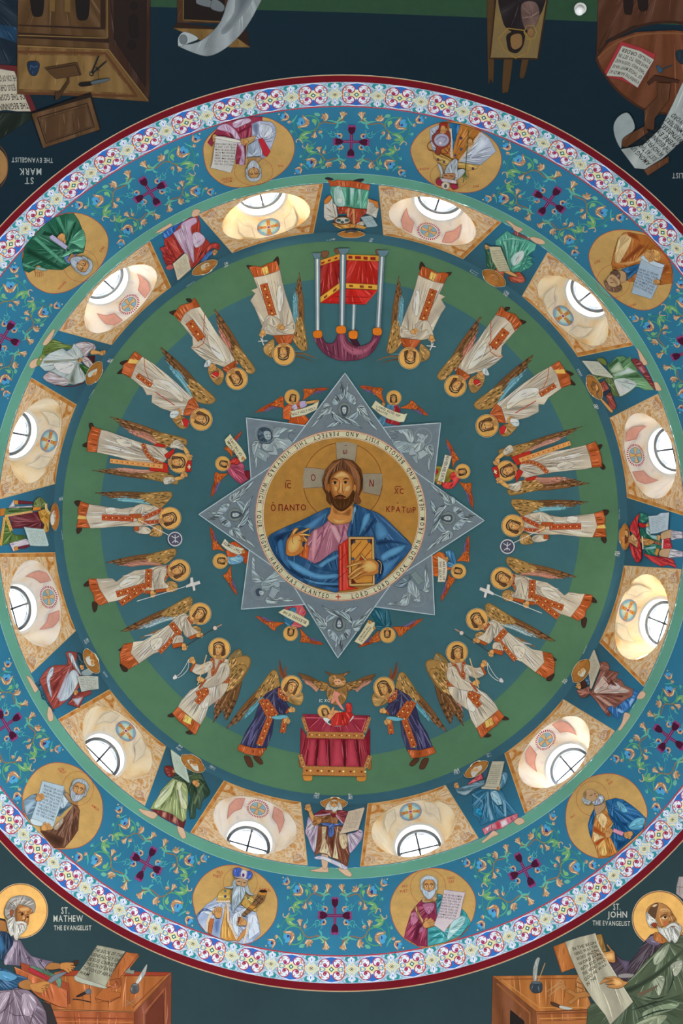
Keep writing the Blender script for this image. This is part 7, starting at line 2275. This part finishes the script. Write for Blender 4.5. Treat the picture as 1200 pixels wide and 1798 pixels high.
# lower left corner: seated writer with desk
MT = (0,1500,3.75); MH = (0,1535,6.833)
E('painted_desk', 'orange-brown writing desk at the bottom left', 'painted desk', MT, (720,1100), '''
top b0642c f20@700,3000 : 240,900 360,780 420,765 1128,780 885,1035 345,1022
top/inlay 7d3c1c w6 : 380,800 1090,800 875,1010
top/light d08c4a w4 : 345,1028 885,1040 1125,790
top/back a03c20 : 400,765 1128,778 1090,800 400,800
front a5542a f8@600,2000 : 340,1030 885,1042 885,1200 340,1200
front/panel 8a4220 w10 : 350,1075 880,1085
front/panel c27a3c w5 : 350,1100 875,1108
side 7d3c22 f8@1000,2000 : 885,1042 1130,785 1125,1200 885,1200
side/panel 6a2e1a : 960,1060 1075,915 1080,1200 960,1200
side/line b06a3c w5 : 945,1200 945,1050 1090,880 1092,1200
''', seed=70)
E('painted_lectern', 'orange-brown book rest on the desk at the bottom left', 'painted lectern', MT, (720,960), '''
board b8662e f5@800,600 : 735,790 830,645 905,655 915,672 770,860 720,860
board/edge 7d3c1c w6 : 912,660 765,850
post a05428 ~ f5@740,800 : 720,830 790,820 790,870 740,890 700,880 745,860 760,830
foot b0622c : 625,945 680,880 735,880 735,905 790,910 795,935 720,965 640,975
foot/line 7d3c1c w6 : 625,950 720,975 795,938
''', base=10)
E('painted_scroll', 'parchment with dark lettering hanging from the book rest, bottom left', 'painted scroll', MT, (600,840), '''
sheet 8f8c78 f6@700,200 : 640,600 720,615 825,640 770,720 730,800 690,880 495,805 560,720
sheet/lettering lines 2e2418 : 632,612 815,650 700,845 520,790 | THE BOOK OF THE/GENEALOGY OF/JESUS CHRIST/THE SON OF DAVID/THE SON OF ABRA/HAM
roll a3a392 ~ : 495,800 560,825 690,868 690,885 600,865 500,835
back_end 7a7c70 : 850,745 860,765 885,765 880,790 820,780
''', base=14, seed=71)
E('painted_inkpot', 'grey ink pot with a white quill on the desk at the bottom left', 'painted pot', MT, (885,905), '''
quill a9aca4 ~ f4@890,900 : 905,855 895,840 930,780 968,725 955,790 920,840
body 4a4c4e ~ f4@880,800 : 860,890 868,865 880,852 905,855 915,880 910,905 885,920 862,908
body/neck 6a6c6c e : 890,860 22,7
''', base=12)
E('painted_tools', 'knife and pen lying on the desk in front of the book rest, bottom left', 'painted tool', MT, (560,960), '''
knife_handle 2a1c18 ~ : 502,935 560,905 575,915 520,940
knife_blade 5a6068 ~ : 560,900 590,885 600,915 570,920
pen 2a1c18 w7 ~ : 478,955 520,958 600,975
shears 8a6a50 w5 : 810,1000 920,945
shears 8a6a50 w5 : 830,960 880,1000
''', base=12)
E('painted_writer', 'white-bearded haloed man in blue and grey-violet robes cutting a roll, bottom left', 'person', MH, (300,1700), '''
halo_disc d9a24c e g : 245,440 325,325
halo_disc 7d4a30 w7 c : '''+' '.join('%.0f,%.0f' % tuple(p) for p in ell(245,440,318,318,n=60))+'''
halo_disc c9b494 w6 c : '''+' '.join('%.0f,%.0f' % tuple(p) for p in ell(245,440,328,328,n=60))+'''
shoulder 0f1c2c : -60,520 60,540 100,660 -60,640
tunic 6a5c6c f36@200,700 : 150,760 240,790 300,900 380,985 500,1020 640,1050 560,1150 640,1200 560,1210 380,1110 100,1090 40,1030
tunic/drape 9a8a98 ~ f6@180,800 : 160,810 210,820 160,960 80,1090 50,1030
tunic/drape 3a2c3c w16 ~ t1 : 235,880 240,960 225,980
tunic/drape 3a2c3c w14 ~ t1 : 300,1020 350,1000 340,1060
tunic/drape 3a2c3c w14 ~ t1 : 450,1050 500,1030 470,1090
mantle 16304a f30@80,600 : -60,640 60,680 160,770 150,850 60,980 30,1040 -60,1000
mantle/drape 33648a n : -60,760 20,740 60,880 10,980
neck 9a6634 ~ : -60,560 60,570 90,680 0,680 -60,640
skirt 6f5e6a f50@150,1380 : -60,1400 150,1360 330,1390 440,1480 540,1620 580,1850 -60,1850
skirt/drape 9a8894 ~ f8@300,1400 : 260,1450 380,1450 440,1560 400,1680 280,1690
skirt/drape 9a8894 ~ f6@100,1400 : -20,1450 120,1420 60,1560 -20,1650
skirt/drape 4a3844 w14 ~ t1 : 200,1450 60,1620 -40,1700
skirt/drape 4a3844 w14 ~ t1 : 420,1600 380,1720 340,1850
skirt/drape 4a3844 w12 ~ t1 : 110,1650 180,1700 330,1690
skirt#2 2a2424 : 490,1540 600,1560 700,1850 560,1850 560,1680
writing_board a5562c f10@400,800 : 170,1120 800,1400 810,1610 700,1590 460,1480 200,1230
writing_board/edge c8824a w8 : 170,1120 805,1400
writing_board/back 8a3c20 : 245,1060 380,1110 820,1320 835,1560 810,1560 805,1400 250,1150
book_roll 4a6a54 ~ f4@500,900 : 370,1130 410,1110 700,1230 735,1290 720,1360 690,1350 640,1250
book_roll#2 a02430 : 330,1130 380,1130 580,1250 570,1280 360,1180
arm 9a6634 ~ : 540,1130 600,1070 720,1080 730,1130 600,1150
hand b0763c ~ : 720,1080 800,1062 910,1075 920,1090 840,1095 900,1110 890,1125 870,1120 880,1150 850,1145 860,1170 830,1170 830,1190 800,1180 760,1150 720,1140
hand/crease 5c3414 w7 ~ t1 : 830,1110 860,1130 870,1150
hand/crease 5c3414 w7 ~ t1 : 800,1130 820,1150 830,1170
knife_blade 6a7078 ~ : 570,1290 640,1220 760,1180 790,1190 700,1250 610,1310
knife_handle 3a2418 ~ : 880,1050 920,1035 940,1050 920,1090 890,1100
sleeve 1c4666 f34@-100,1200 : -60,1120 60,1140 180,1200 320,1250 335,1280 230,1300 210,1360 120,1390 -60,1400
sleeve/drape 4f86a8 ~ f5@0,1200 : -40,1170 100,1180 200,1240 100,1290 -40,1250
arm#2 9a6634 ~ : 220,1310 320,1270 380,1310 370,1390 240,1370
hand#2 b0763c ~ : 350,1330 440,1310 520,1290 580,1300 590,1330 540,1330 580,1350 570,1375 530,1365 550,1390 530,1410 500,1395 520,1420 490,1430 430,1420 370,1390
hand#2/crease 5c3414 w7 ~ t1 : 500,1340 540,1345 575,1360
hand#2/crease 5c3414 w7 ~ t1 : 480,1370 510,1380 540,1400
head a56c38 ~ f10@260,700 : 175,420 200,370 280,370 400,400 380,470 345,480 340,560 320,620 240,620 180,580
head/shade 6a4020 ~ n : 178,420 200,380 215,420 200,500 210,570 180,560
head/light d09c60 ~ n : 230,410 330,400 350,440 280,450 240,450
head/light d09c60 ~ n : 280,500 300,560 270,570 262,530
head/eye 4a2810 w12 ~ t1 : 205,470 250,460 285,490
head/eye 4a2810 w10 ~ t1 : 310,495 345,490
head/eye 2a1408 e : 258,487 13,11
head/eye 2a1408 e : 325,520 11,9
head/nose 5c3414 w10 ~ : 298,490 300,545 260,560
head/nose 5c3414 w8 ~ : 300,545 285,575
hair 8f8880 ~ f26@200,420 : 60,520 48,440 80,350 130,290 220,262 330,272 400,320 420,400 395,470 370,420 300,385 220,370 190,410 170,440 165,520 130,500 100,540
hair/lock bdb8ae w9 ~ t1 : 90,400 150,310 260,290
hair/lock bdb8ae w9 ~ t1 : 120,430 170,350 280,320 370,350
hair/lock 4a4440 w7 ~ t1 : 80,450 120,350 220,300
head#e/ear 8a4a2c ~ : 110,450 135,430 155,450 140,510 120,510
beard b5afa4 ~ f40@200,480 : 75,580 110,530 165,520 180,570 240,590 300,580 315,640 290,690 230,740 200,800 170,790 150,740 120,750 90,680
beard/lock dcd6ca w9 ~ t1 : 130,560 110,640 130,720
beard/lock dcd6ca w9 ~ t1 : 200,620 190,700 180,780
beard/lock dcd6ca w8 ~ t1 : 280,620 250,690 210,740
beard/lock 6a6258 w7 ~ t1 : 160,580 150,660 160,750
beard/lock 6a6258 w7 ~ t1 : 240,650 225,700 200,760
beard/moustache cfc8bc ~ : 180,580 250,570 310,600 300,620 250,600 200,610
head/mouth 7a3020 w8 : 232,604 275,608
''', base=6, seed=72)
E('painted_inscription', 'white lettering reading St Mathew the Evangelist at the lower left', 'inscription', MT, (470,480), '''
lettering text b9b8ac : 404,392 62,0 52,0 | ST.
lettering text b9b8ac : 352,444 60,0 194,0 | MATHEW
lettering text b9b8ac : 355,500 44,0 246,0 | THE EVANGELIST
''')
# lower right corner: seated writer with scroll
JD = (860,1500,3.529); JH = (1030,1545,7.06)
E('painted_desk', 'orange-brown cabinet desk at the bottom right', 'painted desk', JD, (300,1000), '''
top b06a2c f20@400,3000 : 20,755 560,748 640,960 290,975
top/inlay 8a481e w6 : 60,775 540,770
top/inlay c98a44 w5 : 75,775 310,950 600,950
side 7d4622 f8@100,2000 : 20,755 290,975 295,1150 10,1150
side/frame 9a5c2e w10 : 45,800 250,985 250,1150
side/door 1c1410 : 130,965 215,1035 220,1150 125,1150
front a05a28 f8@450,2000 : 290,978 640,965 640,1150 295,1150
front/line c98a44 w6 : 310,1020 640,1010
front/line 7d4420 w8 : 295,990 640,980
front/panel b06a34 : 318,1035 640,1025 640,1150 320,1150
''', seed=80)
E('painted_lectern', 'orange board and twisted-stem stand behind the scroll, bottom right', 'painted lectern', JD, (560,900), '''
board b86a2a f5@450,300 : 398,572 470,545 540,700 450,732
board/edge 8a481e w6 : 398,575 448,730
board#2 a07434 f4@700,300 : 655,500 695,495 725,600 690,610
stem b0743a ~ f4@560,600 : 545,760 570,770 580,850 545,860 535,800
stem/twist 7d4a20 w6 : 540,790 572,805
stem/twist 7d4a20 w6 : 540,820 575,835
foot b0743a : 470,850 500,835 540,860 600,850 630,880 580,890 560,890 500,935 485,915 530,885
''', base=9)
E('painted_inkpot', 'dark ink pot with quill and pen on the desk, bottom right', 'painted pot', JD, (290,855), '''
quill 9a9c94 ~ f4@290,700 : 275,790 270,720 290,650 312,645 300,700 290,790
pen a07c50 w6 : 300,795 345,675
body 2c3840 ~ f4@290,760 : 252,830 262,800 320,798 328,830 318,855 275,860
body/rim 4a565c e : 291,797 32,9
''', base=10)
E('painted_scissors', 'open scissors on the desk beside the ink pot, bottom right', 'painted scissors', JD, (400,850), '''
blade#1 a5845a w8 t2 : 430,800 345,860
blade#2 a5845a w8 t2 : 440,820 360,885
ring#1 a5845a w5 c : 425,795 440,782 458,790 448,806
ring#2 a5845a w5 c : 440,820 462,812 472,828 455,838
''', base=10)
E('painted_knife', 'knife with dark handle at the front of the desk, bottom right', 'painted knife', JD, (440,945), '''
handle 4a2c1c ~ : 378,922 390,915 445,940 440,952 395,940
blade b0aca0 ~ : 440,938 515,955 490,965 440,955
''', base=10)
E('painted_writer', 'grey-bearded haloed man in green mantle turning his head over his scroll, bottom right', 'person', JH, (900,1650), '''
halo_disc d9a24c e g : 915,480 340,340
halo_disc 7d3a28 w7 c : '''+' '.join('%.0f,%.0f' % tuple(p) for p in ell(915,480,334,334,n=60))+'''
halo_disc c9b494 w6 c : '''+' '.join('%.0f,%.0f' % tuple(p) for p in ell(915,480,345,345,n=60))+'''
tunic 3a2a34 f40@880,700 : 800,680 860,660 1000,740 960,820 640,1160 540,1280 430,1240 360,1180 270,1030 360,920 430,980 540,1020 640,900 730,760
tunic/drape 6a5c70 ~ f4@800,760 : 740,760 830,690 920,770 860,820
tunic/drape 5c5064 n : 370,940 440,990 540,1010 500,1160 440,1050
tunic/cuff 8a8480 ~ : 400,1180 500,1160 610,1180 560,1210 420,1215
neck a5622c ~ f5@900,600 : 860,650 990,700 1000,760 940,790 840,740
skirt 3f4c36 f34@560,1400 : 0,1850 20,1600 60,1540 200,1500 420,1380 560,1440 880,1510 1280,1380 1280,1850
skirt/drape 6f7c60 ~ f10@800,1500 : 700,1650 900,1560 1150,1520 1100,1600 880,1680 760,1760
skirt/drape 7d8468 ~ f8@900,1700 : 600,1800 800,1700 1000,1680 940,1780 800,1850 600,1850
skirt/drape 20281e w22 ~ t1 : 560,1620 800,1540 1100,1450
skirt/drape 20281e w20 ~ t1 : 620,1740 860,1640 1100,1600
mantle 4c5840 f34@1000,760 : 960,800 1060,740 1190,690 1280,680 1280,1400 900,1510 700,1490 520,1430 410,1370 600,1180 760,990
mantle/drape 8a9078 ~ f8@1000,800 : 840,960 960,840 1040,800 980,960 860,1060
mantle/drape 8a8f78 ~ f8@860,1200 : 820,1260 920,1190 980,1230 940,1380 900,1440 850,1340
mantle/drape 9a9c88 ~ f6@1100,1100 : 1050,1060 1190,1000 1180,1120 1100,1200
mantle/drape 242e20 ~ n : 420,1370 620,1290 900,1120 1200,860 1240,860 960,1150 700,1330 520,1420
mantle/drape 7d866a w14 ~ t1 : 430,1350 620,1180 800,990 960,810
mantle/drape 242e20 w20 ~ t1 : 720,1450 860,1480 1000,1440
mantle/drape 6a4c3c n : 620,1420 900,1300 880,1340 680,1450
mantle/drape 242e20 w18 ~ t1 : 1060,1080 1080,1240 1010,1420
hand#1 b07840 ~ : 350,1030 220,1000 140,985 130,970 210,970 105,930 100,915 210,935 90,895 95,880 220,900 290,890 300,870 262,820 268,805 310,860 350,900 360,960
hand#1/light d9a868 ~ n : 230,930 330,910 340,990 240,985
hand#1/crease 6a3c18 w7 ~ t1 : 120,925 210,945 260,950
hand#1/crease 6a3c18 w7 ~ t1 : 140,978 220,980 260,985
head a5703c ~ f10@1000,700 : 745,440 770,350 860,290 960,300 1040,360 1080,430 1120,490 1110,540 1060,550 980,570 880,600 800,540
head/crown 5c4028 ~ n : 770,400 830,310 900,295 880,400 860,480 800,480
head/light d2a268 ~ n : 920,350 1010,350 1050,400 980,400 920,400
head/light d2a268 ~ n : 1030,440 1070,470 1070,520 1040,500
head/light d9c09a ~ n : 820,330 860,305 890,310 850,340
head/cheek b85c34 ~ n : 960,520 1000,510 1010,560 970,575
head/eye 4a2810 w14 ~ t1 : 910,480 960,440 1020,440
head/eye 4a2810 w12 ~ t1 : 1060,440 1085,425
head/eye d9c4a0 ~ n : 940,480 980,458 1015,475 980,490
head/eye 24120a e : 985,468 15,13
head/nose 6a3c18 w10 ~ : 1030,440 1060,510 1030,530
head/wrinkle 7a4c28 w6 ~ t1 : 900,370 960,350 1030,370
head/wrinkle 7a4c28 w6 ~ t1 : 920,400 970,380 1040,395
hair b0aca4 ~ f16@760,420 : 755,400 790,440 860,500 880,540 800,560 830,600 780,570 750,480
hair/lock e0dcd2 w9 ~ t1 : 765,440 810,480 870,500
hair/lock e0dcd2 w9 ~ t1 : 775,500 820,520 870,530
ear 8a3a20 ~ : 820,550 870,535 880,570 850,600
beard b5b2a8 ~ f50@1000,500 : 880,540 900,590 980,600 1040,550 1110,530 1160,560 1190,600 1170,680 1140,760 1100,790 1070,750 1040,780 1000,740 950,690 900,640
beard/lock e2ded4 w10 ~ t1 : 920,590 960,660 1020,750
beard/lock e2ded4 w10 ~ t1 : 1000,590 1020,680 1060,760
beard/lock e2ded4 w10 ~ t1 : 1090,600 1100,690 1100,780
beard/lock 6c685e w8 ~ t1 : 960,610 1000,690 1040,770
beard/lock 6c685e w8 ~ t1 : 1050,600 1060,680 1080,760
beard/moustache d0ccc2 ~ : 990,600 1040,555 1100,540 1150,570 1170,620 1110,580 1060,580 1020,610
head/mouth 7a3020 w9 : 1060,588 1110,585
''', base=6, seed=81)
E('painted_scroll', 'long parchment scroll with dark lettering across the lap, bottom right', 'painted scroll', JD, (620,800), '''
ribbon a39c86 f10@560,300 : 470,545 560,515 655,492 690,590 780,745 890,920 750,1060 720,1000 640,900 560,770 500,630
ribbon/edge c3bca6 w6 ~ : 655,492 690,590 790,760 888,918
ribbon/lettering lines 2e2618 : 510,572 655,535 740,715 610,825 | IN THE BEGIN/NING WAS THE/WORD AND THE/WORD WAS/WITH GOD AND/THE WORD WAS/GOD HE WAS/IN THE
''', base=42, seed=82)
E('painted_hand', 'writing hand of the bottom right figure resting on the scroll', 'person', JH, (400,1290), '''
hand b07840 ~ : 520,1280 440,1340 360,1350 280,1335 270,1320 330,1300 255,1300 250,1285 320,1265 240,1270 185,1300 180,1285 230,1240 330,1235 215,1225 250,1215 340,1205 400,1215 470,1260
hand/light d9a868 ~ n : 350,1230 420,1250 450,1300 380,1320 340,1290
hand/crease 6a3c18 w7 ~ t1 : 250,1250 320,1252 360,1262
hand/crease 6a3c18 w7 ~ t1 : 270,1300 330,1300 370,1302
''', base=62)
E('painted_tower', 'pale stone building corner at the right edge beside the halo, bottom right', 'painted building', JH, (1160,150), '''
wall 8f8480 f6@1200,-300 : 1120,80 1150,-40 1290,-40 1290,280 1200,240 1115,170
wall/line 5c5450 w7 : 1120,85 1290,95
''', base=3)
E('painted_inscription', 'white lettering reading St John the Evangelist at the lower right', 'inscription', JD, (760,440), '''
lettering text b9b8ac : 768,345 56,0 44,0 | ST.
lettering text b9b8ac : 732,392 54,0 122,0 | JOHN
lettering text b9b8ac : 640,440 42,1 232,0 | THE EVANGELIST
''')
